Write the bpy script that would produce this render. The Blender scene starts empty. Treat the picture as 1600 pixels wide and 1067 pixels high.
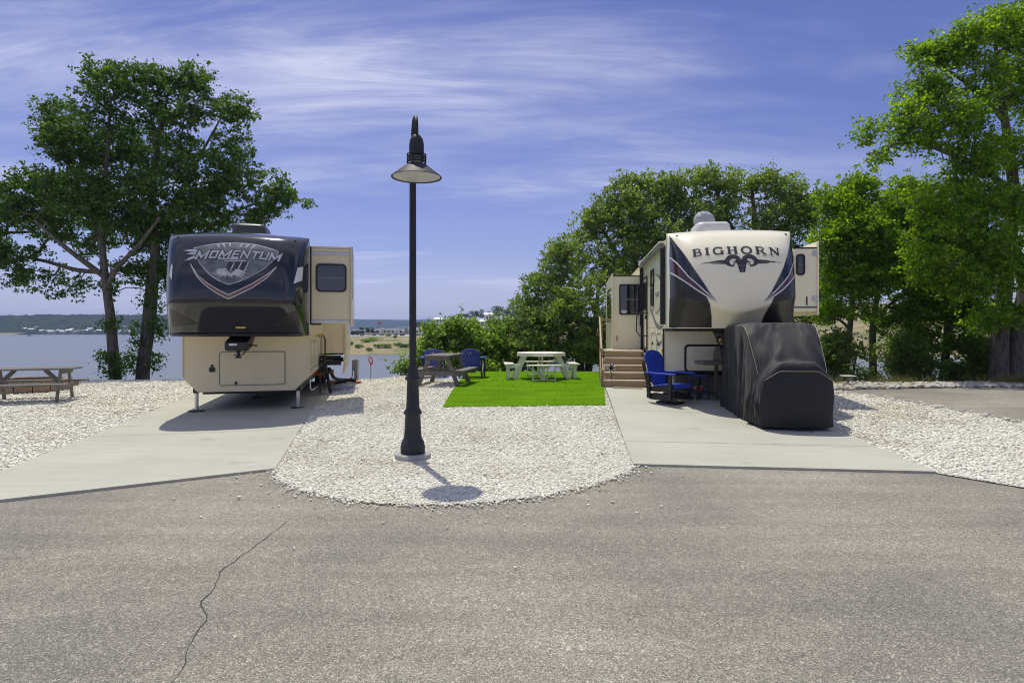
import bpy, bmesh, math, random
import numpy as np
from mathutils import Vector, Matrix, noise
from mathutils.geometry import delaunay_2d_cdt

R = math.radians
rng = np.random.default_rng(7)
random.seed(7)
SC = bpy.context.scene
COL = SC.collection

# ------------------------------------------------------------------ camera
CAMZ, FPX, HOR = 1.7, 950.0, 513.0
cam_data = bpy.data.cameras.new('camera')
cam = bpy.data.objects.new('camera', cam_data)
COL.objects.link(cam)
cam.location = (0, 0, CAMZ)
cam.rotation_euler = (R(90), 0, 0)
cam_data.sensor_width = 36.0
cam_data.lens = FPX / 1600 * 36.0
cam_data.shift_y = (HOR - 533.5) / 1600
cam_data.clip_start = 0.1
cam_data.clip_end = 8000
SC.camera = cam

# ------------------------------------------------------------------ sky, sun, exposure
SUN_EL = R(68)
SUN_AZ = math.atan2(-0.40, 0.916)          # measured from +Y towards +X
sdir = Vector((math.sin(SUN_AZ) * math.cos(SUN_EL), math.cos(SUN_AZ) * math.cos(SUN_EL), math.sin(SUN_EL)))
world = bpy.data.worlds.new('World')
SC.world = world
world.use_nodes = True
wt = world.node_tree
wt.nodes.clear()


def N(nt, kind, **kw):
    n = nt.nodes.new(kind)
    for k, v in kw.items():
        if k in n.inputs and not hasattr(n, k):
            n.inputs[k].default_value = v
        else:
            setattr(n, k, v)
    return n


def L(nt, a, b):
    nt.links.new(a, b)


def ramp(nt, src, stops, interp='LINEAR'):
    r = nt.nodes.new('ShaderNodeValToRGB')
    r.color_ramp.interpolation = interp
    els = r.color_ramp.elements
    while len(els) > 1:
        els.remove(els[-1])
    for i, (p, c) in enumerate(stops):
        e = els[0] if i == 0 else els.new(p)
        e.position = p
        e.color = (c, c, c, 1) if isinstance(c, (int, float)) else (*c, 1)
    if src is not None:
        nt.links.new(src, r.inputs['Fac'])
    return r.outputs['Color']


def math_n(nt, op, a, b=None, clamp=False):
    n = nt.nodes.new('ShaderNodeMath')
    n.operation = op
    n.use_clamp = clamp
    for i, x in enumerate((a, b)):
        if x is None:
            continue
        if isinstance(x, (int, float)):
            n.inputs[i].default_value = x
        else:
            nt.links.new(x, n.inputs[i])
    return n.outputs[0]


def mixc(nt, fac, a, b, mode='MIX'):
    n = nt.nodes.new('ShaderNodeMix')
    n.data_type = 'RGBA'
    n.blend_type = mode
    for sock, x in ((n.inputs[0], fac), (n.inputs[6], a), (n.inputs[7], b)):
        if isinstance(x, (int, float)):
            sock.default_value = x
        elif isinstance(x, tuple):
            sock.default_value = (*x, 1)
        else:
            nt.links.new(x, sock)
    return n.outputs[2]


def build_world():
    nt = wt
    sky = N(nt, 'ShaderNodeTexSky')
    sky.sky_type = 'NISHITA'
    sky.sun_disc = False
    sky.sun_elevation = SUN_EL
    sky.sun_rotation = SUN_AZ
    sky.altitude = 200
    sky.air_density = 1.0
    sky.dust_density = 0.4
    sky.ozone_density = 2.5
    tint = mixc(nt, 1.0, sky.outputs[0], SKY_TINT, 'MULTIPLY')
    tc = N(nt, 'ShaderNodeTexCoord')
    sep = N(nt, 'ShaderNodeSeparateXYZ')
    L(nt, tc.outputs['Generated'], sep.inputs[0])
    zz = math_n(nt, 'ADD', math_n(nt, 'MAXIMUM', sep.outputs[2], 0.0), 0.16)
    cu = math_n(nt, 'DIVIDE', sep.outputs[0], zz)
    cv = math_n(nt, 'DIVIDE', sep.outputs[1], zz)
    comb = N(nt, 'ShaderNodeCombineXYZ')
    L(nt, cu, comb.inputs[0])
    L(nt, cv, comb.inputs[1])

    def layer(rot, sx, sy, scale, dist, lo, hi, off, rough=0.6):
        mp = N(nt, 'ShaderNodeMapping')
        mp.inputs['Rotation'].default_value = (0, 0, R(rot))
        mp.inputs['Scale'].default_value = (sx, sy, 1)
        mp.inputs['Location'].default_value = off
        L(nt, comb.outputs[0], mp.inputs[0])
        n = N(nt, 'ShaderNodeTexNoise')
        n.inputs['Scale'].default_value = scale
        n.inputs['Detail'].default_value = 9
        n.inputs['Roughness'].default_value = rough
        n.inputs['Distortion'].default_value = dist
        L(nt, mp.outputs[0], n.inputs['Vector'])
        return ramp(nt, n.outputs[0], [(lo, 0.0), (hi, 1.0)], 'EASE')

    bands = layer(BAND[0], BAND[1], 1.0, BAND[2], 0.35, 0.44, 0.66, (BAND[3], BAND[4], 0), 0.52)
    streak = layer(BAND[0] + 8, 0.20, 1.0, 3.4, 1.6, 0.36, 0.68, (3.7, 1.9, 0), 0.68)
    band2 = layer(BAND2[0], BAND2[1], 1.0, BAND2[2], 0.35, 0.46, 0.68, (BAND2[3], BAND2[4], 0), 0.55)
    bands = math_n(nt, 'MAXIMUM', bands, math_n(nt, 'MULTIPLY', band2, 0.8))
    puff = layer(0, 0.5, 1.0, 1.7, 0.4, 0.50, 0.72, (5.3, 0.7, 0), 0.6)
    veil = layer(6, 0.35, 0.8, 0.7, 0.3, 0.36, 0.78, (0.4, 2.2, 0), 0.5)
    f = math_n(nt, 'MULTIPLY', bands, math_n(nt, 'ADD', math_n(nt, 'MULTIPLY', streak, 0.62), 0.38))
    f = math_n(nt, 'ADD', math_n(nt, 'MULTIPLY', f, 0.92), math_n(nt, 'MULTIPLY', veil, 0.12), True)
    f = math_n(nt, 'ADD', f, math_n(nt, 'MULTIPLY', math_n(nt, 'MULTIPLY', puff, streak), 0.26), True)
    low = ramp(nt, sep.outputs[2], [(0.0, 0.42), (0.05, 0.36), (0.14, 0.16), (0.30, 0.0)], 'EASE')
    f = math_n(nt, 'MAXIMUM', f, low)
    cloud = mixc(nt, f, tint, CLOUD_COL)
    bg = N(nt, 'ShaderNodeBackground')
    bg.inputs['Strength'].default_value = SKY_STRENGTH
    L(nt, cloud, bg.inputs['Color'])
    out = N(nt, 'ShaderNodeOutputWorld')
    L(nt, bg.outputs[0], out.inputs['Surface'])


BAND2 = (48, 0.28, 0.75, 9.4, 6.5)
BAND = (65, 0.30, 0.8, 12.4, 4.5)
SKY_STRENGTH = 0.104
SKY_TINT = (0.475, 0.44, 0.69)
CLOUD_COL = (4.9, 5.1, 6.4)
build_world()

sun_data = bpy.data.lights.new('sun', 'SUN')
sun_data.energy = 2.7
sun_data.angle = R(0.55)
sun_data.color = (0.985, 0.955, 0.83)
sun = bpy.data.objects.new('sun', sun_data)
COL.objects.link(sun)
sun.location = (-10, 30, 60)
sun.rotation_euler = sdir.to_track_quat('Z', 'Y').to_euler()

SC.view_settings.view_transform = 'Standard'
SC.view_settings.look = 'None'
SC.view_settings.exposure = 0.47
SC.view_settings.gamma = 1.0
SC.view_settings.use_curve_mapping = False
SC.render.engine = 'CYCLES'
SC.cycles.use_denoising = True
SC.cycles.use_adaptive_sampling = True
SC.cycles.adaptive_threshold = 0.015
try:
    SC.cycles.denoiser = 'OPENIMAGEDENOISE'
    SC.cycles.denoising_input_passes = 'RGB_ALBEDO_NORMAL'
    SC.cycles.denoising_prefilter = 'ACCURATE'
except Exception:
    pass
SC.cycles.pixel_filter_type = 'BLACKMAN_HARRIS'
SC.cycles.filter_width = 1.05
SC.cycles.max_bounces = 8
SC.cycles.diffuse_bounces = 6
SC.cycles.glossy_bounces = 4
SC.cycles.transmission_bounces = 4
SC.cycles.transparent_max_bounces = 8
SC.cycles.volume_bounces = 0
SC.cycles.caustics_reflective = False
SC.cycles.caustics_refractive = False
SC.cycles.sample_clamp_indirect = 6.0


# ------------------------------------------------------------------ places
def sm(a, b, x):
    t = np.clip((np.asarray(x, float) - a) / (b - a), 0, 1)
    return t * t * (3 - 2 * t)


def H(X, Y):
    """height of the land; level road, sites rising a little, bank falling to the lake"""
    X = np.asarray(X, float)
    Y = np.asarray(Y, float)
    g = 0.22 * sm(7.5, 15, Y) * sm(-5, -2, X)
    ye = 19.7 + 0.9 * sm(-6, -1, X) - 3.4 * sm(7.5, 9.5, X)
    d = np.maximum(0, Y - ye)
    z = g - 0.5 * d * d / (d + 1.2)
    return np.maximum(z, -11.0)


def h1(x, y):
    return float(H(x, y))


def at(px, py, Y):
    return ((px - 800) * Y / FPX, Y, CAMZ + (HOR - py) * Y / FPX)


def gp(px, py):
    z = 0.0
    for _ in range(30):
        Y = (CAMZ - z) * FPX / (py - HOR)
        X = (px - 800) * Y / FPX
        z = h1(X, Y)
    return (X, Y)


# ------------------------------------------------------------------ materials
def new_mat(name):
    m = bpy.data.materials.new(name)
    m.use_nodes = True
    nt = m.node_tree
    b = nt.nodes['Principled BSDF']
    return m, nt, b


def pmat(name, c1, c2=None, scale=6.0, rough=0.6, metal=0.0, bump=0.0, bscale=60.0, coat=0.0, spec=0.5, stretch=None,
         rvar=0.0, detail=6.0, lo=0.35, hi=0.65, sheen=0.0):
    m, nt, b = new_mat(name)
    b.inputs['Roughness'].default_value = rough
    b.inputs['Metallic'].default_value = metal
    b.inputs['Coat Weight'].default_value = coat
    b.inputs['Coat Roughness'].default_value = 0.04
    b.inputs['Specular IOR Level'].default_value = spec
    b.inputs['Sheen Weight'].default_value = sheen
    tc = N(nt, 'ShaderNodeTexCoord')
    src = tc.outputs['Object']
    if stretch:
        mp = N(nt, 'ShaderNodeMapping')
        mp.inputs['Scale'].default_value = stretch
        L(nt, src, mp.inputs[0])
        src = mp.outputs[0]
    if c2 is None:
        c2 = tuple(x * 0.86 for x in c1)
    n = N(nt, 'ShaderNodeTexNoise')
    n.inputs['Scale'].default_value = scale
    n.inputs['Detail'].default_value = detail
    n.inputs['Roughness'].default_value = 0.6
    L(nt, src, n.inputs['Vector'])
    f = ramp(nt, n.outputs[0], [(lo, 0.0), (hi, 1.0)])
    L(nt, mixc(nt, f, c1, c2), b.inputs['Base Color'])
    if rvar:
        L(nt, math_n(nt, 'ADD', math_n(nt, 'MULTIPLY', n.outputs[0], rvar * 2), rough - rvar, True), b.inputs['Roughness'])
    if bump:
        n2 = N(nt, 'ShaderNodeTexNoise')
        n2.inputs['Scale'].default_value = bscale
        n2.inputs['Detail'].default_value = 5
        L(nt, src, n2.inputs['Vector'])
        bp = N(nt, 'ShaderNodeBump')
        bp.inputs['Strength'].default_value = bump
        bp.inputs['Distance'].default_value = 0.02
        L(nt, n2.outputs[0], bp.inputs['Height'])
        L(nt, bp.outputs[0], b.inputs['Normal'])
    return m


M = {}


def mat_asphalt(name, base, warm):
    m, nt, b = new_mat(name)
    tc = N(nt, 'ShaderNodeTexCoord')
    o = tc.outputs['Object']
    vor = N(nt, 'ShaderNodeTexVoronoi')
    vor.inputs['Scale'].default_value = 150
    L(nt, o, vor.inputs['Vector'])
    vs = N(nt, 'ShaderNodeSeparateColor')
    L(nt, vor.outputs['Color'], vs.inputs[0])
    chips = ramp(nt, vs.outputs[0], [(0.0, 0.45), (0.35, 0.78), (0.75, 1.12), (0.93, 1.5), (1.0, 2.1)])
    vor2 = N(nt, 'ShaderNodeTexVoronoi')
    vor2.inputs['Scale'].default_value = 38
    L(nt, o, vor2.inputs['Vector'])
    vs2 = N(nt, 'ShaderNodeSeparateColor')
    L(nt, vor2.outputs['Color'], vs2.inputs[0])
    chips2 = ramp(nt, vs2.outputs[1], [(0.0, 0.93), (0.8, 1.0), (0.97, 1.12), (1.0, 1.4)])
    n1 = N(nt, 'ShaderNodeTexNoise')
    n1.inputs['Scale'].default_value = 0.45
    n1.inputs['Detail'].default_value = 5
    L(nt, o, n1.inputs['Vector'])
    patch = ramp(nt, n1.outputs[0], [(0.28, 0.78), (0.5, 1.0), (0.74, 1.14)])
    mp = N(nt, 'ShaderNodeMapping')
    mp.inputs['Rotation'].default_value = (0, 0, R(14))
    mp.inputs['Scale'].default_value = (0.25, 2.2, 1)
    L(nt, o, mp.inputs[0])
    n3 = N(nt, 'ShaderNodeTexNoise')
    n3.inputs['Scale'].default_value = 1.6
    n3.inputs['Detail'].default_value = 4
    L(nt, mp.outputs[0], n3.inputs['Vector'])
    lanes = ramp(nt, n3.outputs[0], [(0.3, 0.86), (0.55, 1.0), (0.75, 1.09)])
    c = mixc(nt, ramp(nt, n1.outputs[0], [(0.35, 0), (0.7, 1)]), base, warm)
    for k in (chips, chips2, patch, lanes):
        c = mixc(nt, 1.0, c, k, 'MULTIPLY')
    L(nt, c, b.inputs['Base Color'])
    b.inputs['Roughness'].default_value = 0.85
    b.inputs['Specular IOR Level'].default_value = 0.3
    bp = N(nt, 'ShaderNodeBump')
    bp.inputs['Strength'].default_value = 0.55
    bp.inputs['Distance'].default_value = 0.006
    L(nt, vs.outputs[0], bp.inputs['Height'])
    L(nt, bp.outputs[0], b.inputs['Normal'])
    return m


def mat_concrete(name):
    m, nt, b = new_mat(name)
    tc = N(nt, 'ShaderNodeTexCoord')
    o = tc.outputs['Object']
    n1 = N(nt, 'ShaderNodeTexNoise')
    n1.inputs['Scale'].default_value = 0.7
    n1.inputs['Detail'].default_value = 7
    L(nt, o, n1.inputs['Vector'])
    mp = N(nt, 'ShaderNodeMapping')
    mp.inputs['Rotation'].default_value = (0, 0, R(-10))
    mp.inputs['Scale'].default_value = (0.35, 4, 1)
    L(nt, o, mp.inputs[0])
    n2 = N(nt, 'ShaderNodeTexNoise')
    n2.inputs['Scale'].default_value = 2.5
    n2.inputs['Detail'].default_value = 8
    L(nt, mp.outputs[0], n2.inputs['Vector'])
    n3 = N(nt, 'ShaderNodeTexNoise')
    n3.inputs['Scale'].default_value = 90
    n3.inputs['Detail'].default_value = 3
    L(nt, o, n3.inputs['Vector'])
    c = mixc(nt, ramp(nt, n1.outputs[0], [(0.33, 0), (0.68, 1)]), (0.485, 0.475, 0.395), (0.425, 0.415, 0.34))
    c = mixc(nt, 1.0, c, ramp(nt, n2.outputs[0], [(0.25, 0.93), (0.6, 1.02)]), 'MULTIPLY')
    c = mixc(nt, 1.0, c, ramp(nt, n3.outputs[0], [(0.25, 0.9), (0.7, 1.05)]), 'MULTIPLY')
    vor = N(nt, 'ShaderNodeTexNoise')
    vor.inputs['Scale'].default_value = 1.9
    vor.inputs['Detail'].default_value = 3
    L(nt, o, vor.inputs['Vector'])
    c = mixc(nt, ramp(nt, vor.outputs[0], [(0.62, 0.0), (0.74, 0.42)]), c, (0.30, 0.28, 0.22))
    L(nt, c, b.inputs['Base Color'])
    b.inputs['Roughness'].default_value = 0.8
    b.inputs['Specular IOR Level'].default_value = 0.3
    bp = N(nt, 'ShaderNodeBump')
    bp.inputs['Strength'].default_value = 0.15
    bp.inputs['Distance'].default_value = 0.006
    L(nt, n3.outputs[0], bp.inputs['Height'])
    L(nt, bp.outputs[0], b.inputs['Normal'])
    return m


def mat_island(name, stops, rough=0.8, spec=0.3, noise_scale=0.0):
    """colour picked per loose piece"""
    m, nt, b = new_mat(name)
    g = N(nt, 'ShaderNodeNewGeometry')
    c = ramp(nt, g.outputs['Random Per Island'], stops)
    tc = N(nt, 'ShaderNodeTexCoord')
    n = N(nt, 'ShaderNodeTexNoise')
    n.inputs['Scale'].default_value = 0.6
    n.inputs['Detail'].default_value = 4
    L(nt, tc.outputs['Object'], n.inputs['Vector'])
    c = mixc(nt, 1.0, c, ramp(nt, n.outputs[0], [(0.30, (0.80, 0.76, 0.68)), (0.48, (0.96, 0.95, 0.93)), (0.62, (1.0, 1.0, 1.0))]), 'MULTIPLY')
    L(nt, c, b.inputs['Base Color'])
    b.inputs['Roughness'].default_value = rough
    b.inputs['Specular IOR Level'].default_value = spec
    return m


def mat_leaf(name, cols, trans, tw=0.45):
    m, nt, b = new_mat(name)
    g = N(nt, 'ShaderNodeNewGeometry')
    c = ramp(nt, g.outputs['Random Per Island'], [(0.0, cols[0]), (0.5, cols[1]), (0.85, cols[2]), (1.0, cols[3])])
    tc = N(nt, 'ShaderNodeTexCoord')
    n = N(nt, 'ShaderNodeTexNoise')
    n.inputs['Scale'].default_value = 0.55
    n.inputs['Detail'].default_value = 3
    L(nt, tc.outputs['Object'], n.inputs['Vector'])
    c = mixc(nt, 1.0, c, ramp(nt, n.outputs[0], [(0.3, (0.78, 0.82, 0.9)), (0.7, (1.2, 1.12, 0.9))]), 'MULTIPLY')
    L(nt, c, b.inputs['Base Color'])
    b.inputs['Roughness'].default_value = 0.45
    b.inputs['Specular IOR Level'].default_value = 0.35
    tr = N(nt, 'ShaderNodeBsdfTranslucent')
    L(nt, mixc(nt, 1.0, c, trans, 'MULTIPLY'), tr.inputs['Color'])
    mx = N(nt, 'ShaderNodeMixShader')
    mx.inputs[0].default_value = tw
    L(nt, b.outputs[0], mx.inputs[1])
    L(nt, tr.outputs[0], mx.inputs[2])
    L(nt, mx.outputs[0], nt.nodes['Material Output'].inputs['Surface'])
    return m


def mat_wood(name, c1, c2, stretch=(1, 14, 14), scale=3.0):
    m = pmat(name, c1, c2, scale=scale, rough=0.8, bump=0.25, bscale=18, stretch=stretch, spec=0.25, lo=0.3, hi=0.7)
    return m


def make_materials():
    M['asphalt'] = mat_asphalt('weathered chip asphalt', (0.272, 0.252, 0.210), (0.318, 0.286, 0.230))
    M['asphalt2'] = mat_asphalt('lane asphalt', (0.25, 0.24, 0.21), (0.28, 0.26, 0.22))
    M['concrete'] = mat_concrete('broom finished concrete')
    M['crack'] = pmat('crack shadow fill', (0.035, 0.032, 0.03), rough=0.95)
    M['gravel_base'] = pmat('limestone dust', (0.80, 0.78, 0.69), (0.60, 0.58, 0.50), scale=45, rough=0.9, bump=0.8, bscale=60)
    st = [(0.0, (0.87, 0.86, 0.75)), (0.35, (0.81, 0.79, 0.68)), (0.60, (0.89, 0.88, 0.78)), (0.78, (0.72, 0.66, 0.52)),
          (0.90, (0.58, 0.55, 0.49)), (0.95, (0.78, 0.74, 0.64)), (1.0, (0.34, 0.32, 0.28))]
    M['stone'] = mat_island('white limestone chips', st)
    st2 = [(0.0, (0.55, 0.52, 0.46)), (0.3, (0.42, 0.39, 0.34)), (0.6, (0.62, 0.60, 0.55)), (0.8, (0.45, 0.38, 0.28)), (1.0, (0.28, 0.26, 0.24))]
    M['stone2'] = mat_island('tan river rock', st2)
    M['stone_big'] = pmat('limestone lump', (0.66, 0.64, 0.58), (0.46, 0.43, 0.37), scale=9, rough=0.85, bump=0.5, bscale=30)
    M['soil'] = pmat('bank soil and scrub', (0.13, 0.11, 0.07), (0.05, 0.075, 0.025), scale=0.8, rough=0.95, bump=0.6, bscale=6)
    M['bark'] = pmat('oak bark', (0.16, 0.145, 0.125), (0.06, 0.053, 0.045), scale=5, rough=0.95, bump=1.0, bscale=14, stretch=(3, 3, 0.6))
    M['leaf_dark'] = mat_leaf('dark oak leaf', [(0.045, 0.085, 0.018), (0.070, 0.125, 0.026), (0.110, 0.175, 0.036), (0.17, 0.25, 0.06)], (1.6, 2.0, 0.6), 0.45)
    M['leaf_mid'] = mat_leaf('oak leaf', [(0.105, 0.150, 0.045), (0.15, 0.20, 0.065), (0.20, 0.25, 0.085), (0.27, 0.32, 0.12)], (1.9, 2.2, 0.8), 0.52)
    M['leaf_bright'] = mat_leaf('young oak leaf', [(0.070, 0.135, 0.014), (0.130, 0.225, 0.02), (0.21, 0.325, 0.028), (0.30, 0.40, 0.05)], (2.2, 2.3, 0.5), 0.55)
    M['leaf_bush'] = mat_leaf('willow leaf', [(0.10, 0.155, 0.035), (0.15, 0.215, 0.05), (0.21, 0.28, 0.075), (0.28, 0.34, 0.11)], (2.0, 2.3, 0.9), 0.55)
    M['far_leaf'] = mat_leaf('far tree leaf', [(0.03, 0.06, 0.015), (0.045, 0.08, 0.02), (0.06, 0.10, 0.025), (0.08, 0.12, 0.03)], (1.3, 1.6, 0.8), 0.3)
    M['lamp_metal'] = pmat('black bronze lamp paint', (0.032, 0.032, 0.038), (0.024, 0.024, 0.028), rough=0.6, spec=0.35, bump=0.05, bscale=120)
    M['lamp_white'] = pmat('white lamp enamel', (0.46, 0.46, 0.46), rough=0.5)
    M['footing'] = pmat('form cast concrete', (0.42, 0.41, 0.39), (0.33, 0.32, 0.30), scale=10, rough=0.85, bump=0.3)
    M['beige'] = pmat('tan gelcoat', (0.70, 0.61, 0.41), (0.67, 0.58, 0.385), scale=1.8, rough=0.32, coat=0.2, stretch=(3, 3, 0.5), lo=0.4, hi=0.8, rvar=0.06)
    M['cream'] = pmat('cream gelcoat', (0.93, 0.865, 0.63), (0.90, 0.835, 0.60), scale=1.6, rough=0.28, coat=0.3, stretch=(3, 3, 0.5), lo=0.4, hi=0.8, rvar=0.06)
    M['black_gloss'] = pmat('black gelcoat', (0.018, 0.017, 0.019), (0.014, 0.0135, 0.015), scale=2, rough=0.11, coat=0.6, spec=0.45)
    M['charcoal_gloss'] = pmat('charcoal gelcoat', (0.032, 0.028, 0.025), (0.026, 0.023, 0.021), scale=2, rough=0.34, coat=0.12, spec=0.35)
    M['maroon'] = pmat('maroon decal', (0.075, 0.022, 0.022), (0.055, 0.016, 0.018), rough=0.2, coat=0.6)
    M['brown_decal'] = pmat('brown decal', (0.17, 0.085, 0.062), rough=0.3, coat=0.4)
    M['white_decal'] = pmat('white decal', (0.72, 0.70, 0.66), rough=0.3, coat=0.3)
    M['silver_decal'] = pmat('silver decal', (0.46, 0.47, 0.48), (0.22, 0.23, 0.24), scale=7, rough=0.35, coat=0.3, lo=0.4, hi=0.6)
    M['burst'] = pmat('grey burst decal', (0.20, 0.21, 0.215), (0.09, 0.095, 0.10), scale=6, rough=0.4, coat=0.3)
    M['letter_dark'] = pmat('charcoal lettering', (0.045, 0.042, 0.045), rough=0.4)
    M['letter_silver'] = pmat('silver lettering', (0.62, 0.62, 0.63), (0.45, 0.455, 0.465), scale=14, rough=0.35, coat=0.2)
    M['trim_black'] = pmat('black rubber trim', (0.015, 0.015, 0.016), rough=0.55)
    M['steel_black'] = pmat('black steel', (0.02, 0.02, 0.021), rough=0.45, bump=0.1)
    M['alu'] = pmat('aluminium', (0.60, 0.60, 0.60), (0.5, 0.5, 0.5), scale=8, rough=0.35, metal=0.85)
    M['glass'] = pmat('tinted window glass', (0.012, 0.013, 0.016), rough=0.04, coat=1.0, spec=0.7)
    M['rubber'] = pmat('tyre rubber', (0.018, 0.018, 0.018), rough=0.8)
    M['ac_grey'] = pmat('grey plastic shroud', (0.035, 0.035, 0.040), rough=0.4)
    M['ac_white'] = pmat('white plastic shroud', (0.66, 0.66, 0.64), rough=0.4)
    M['vent_grey'] = pmat('vent grey', (0.20, 0.195, 0.19), rough=0.6)
    M['dome'] = pmat('grey fabric dish cover', (0.40, 0.41, 0.45), (0.34, 0.35, 0.385), scale=3, rough=0.7)
    M['amber'] = pmat('amber lens', (0.6, 0.22, 0.03), rough=0.2)
    M['dark_lens'] = pmat('dark lens', (0.06, 0.02, 0.012), rough=0.2)
    M['yellow'] = pmat('yellow plastic', (0.65, 0.42, 0.06), rough=0.5)
    M['orange'] = pmat('orange plastic', (0.72, 0.16, 0.03), rough=0.5)
    M['red'] = pmat('red enamel', (0.55, 0.05, 0.025), rough=0.35, coat=0.3)
    M['hose_white'] = pmat('white hose', (0.70, 0.70, 0.70), rough=0.5)
    M['hose_dark'] = pmat('dark sewer hose', (0.06, 0.05, 0.045), rough=0.6)
    M['hose_lilac'] = pmat('lilac flat hose', (0.40, 0.38, 0.56), (0.28, 0.27, 0.42), rough=0.6)
    M['post_grey'] = pmat('grey utility steel', (0.34, 0.345, 0.35), (0.28, 0.285, 0.29), scale=6, rough=0.5)
    M['wood_step'] = mat_wood('treated pine', (0.46, 0.34, 0.215), (0.31, 0.225, 0.14), (1.0, 12, 12), 3)
    M['wood_tread'] = mat_wood('treated pine tread', (0.60, 0.51, 0.38), (0.46, 0.38, 0.27), (1.0, 12, 12), 3)
    M['wood_grey'] = mat_wood('weathered picnic timber', (0.25, 0.235, 0.215), (0.13, 0.118, 0.105), (12, 1.2, 12), 3)
    M['wood_grey_x'] = mat_wood('weathered picnic timber', (0.25, 0.235, 0.215), (0.13, 0.118, 0.105), (1.2, 12, 12), 3)
    M['block'] = pmat('retaining block', (0.33, 0.245, 0.165), (0.21, 0.155, 0.11), scale=8, rough=0.9, bump=0.7, bscale=30)
    M['blue'] = pmat('royal blue poly lumber', (0.030, 0.075, 0.50), (0.025, 0.063, 0.43), scale=12, rough=0.5, bump=0.08, bscale=90, stretch=(8, 8, 1))
    M['blue_deep'] = pmat('navy blue poly lumber', (0.028, 0.045, 0.36), (0.022, 0.037, 0.30), scale=12, rough=0.5, bump=0.08, bscale=90)
    M['poly_black'] = pmat('black poly lumber', (0.02, 0.02, 0.021), (0.014, 0.014, 0.015), scale=10, rough=0.5, bump=0.1)
    M['poly_white'] = pmat('white poly lumber', (0.84, 0.80, 0.68), (0.76, 0.72, 0.61), scale=6, rough=0.5, bump=0.05)
    M['white_metal'] = pmat('white tube steel', (0.80, 0.77, 0.68), rough=0.4)
    M['overlay'] = pmat('pale blue outdoor rug', (0.33, 0.40, 0.58), (0.24, 0.31, 0.50), scale=14, rough=0.9)
    M['cover'] = None
    M['piping'] = pmat('reflective piping', (0.34, 0.31, 0.22), rough=0.5)
    M['grill_grey'] = pmat('grill grey steel', (0.15, 0.14, 0.125), rough=0.45, metal=0.2)
    M['bucket'] = pmat('pale jug', (0.45, 0.43, 0.62), rough=0.4)


make_materials()


def mat_cover():
    m, nt, b = new_mat('black vinyl cover cloth')
    b.inputs['Base Color'].default_value = (0.008, 0.008, 0.009, 1)
    b.inputs['Roughness'].default_value = 0.68
    b.inputs['Sheen Weight'].default_value = 0.08
    tc = N(nt, 'ShaderNodeTexCoord')
    mp = N(nt, 'ShaderNodeMapping')
    mp.inputs['Scale'].default_value = (5, 2.0, 1.2)
    mp.inputs['Rotation'].default_value = (0, R(25), R(10))
    L(nt, tc.outputs['Object'], mp.inputs[0])
    n = N(nt, 'ShaderNodeTexNoise')
    n.inputs['Scale'].default_value = 1.3
    n.inputs['Detail'].default_value = 3
    n.inputs['Distortion'].default_value = 0.8
    L(nt, mp.outputs[0], n.inputs['Vector'])
    bp = N(nt, 'ShaderNodeBump')
    bp.inputs['Strength'].default_value = 0.35
    bp.inputs['Distance'].default_value = 0.05
    L(nt, n.outputs[0], bp.inputs['Height'])
    L(nt, bp.outputs[0], b.inputs['Normal'])
    return m


M['cover'] = mat_cover()


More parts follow.
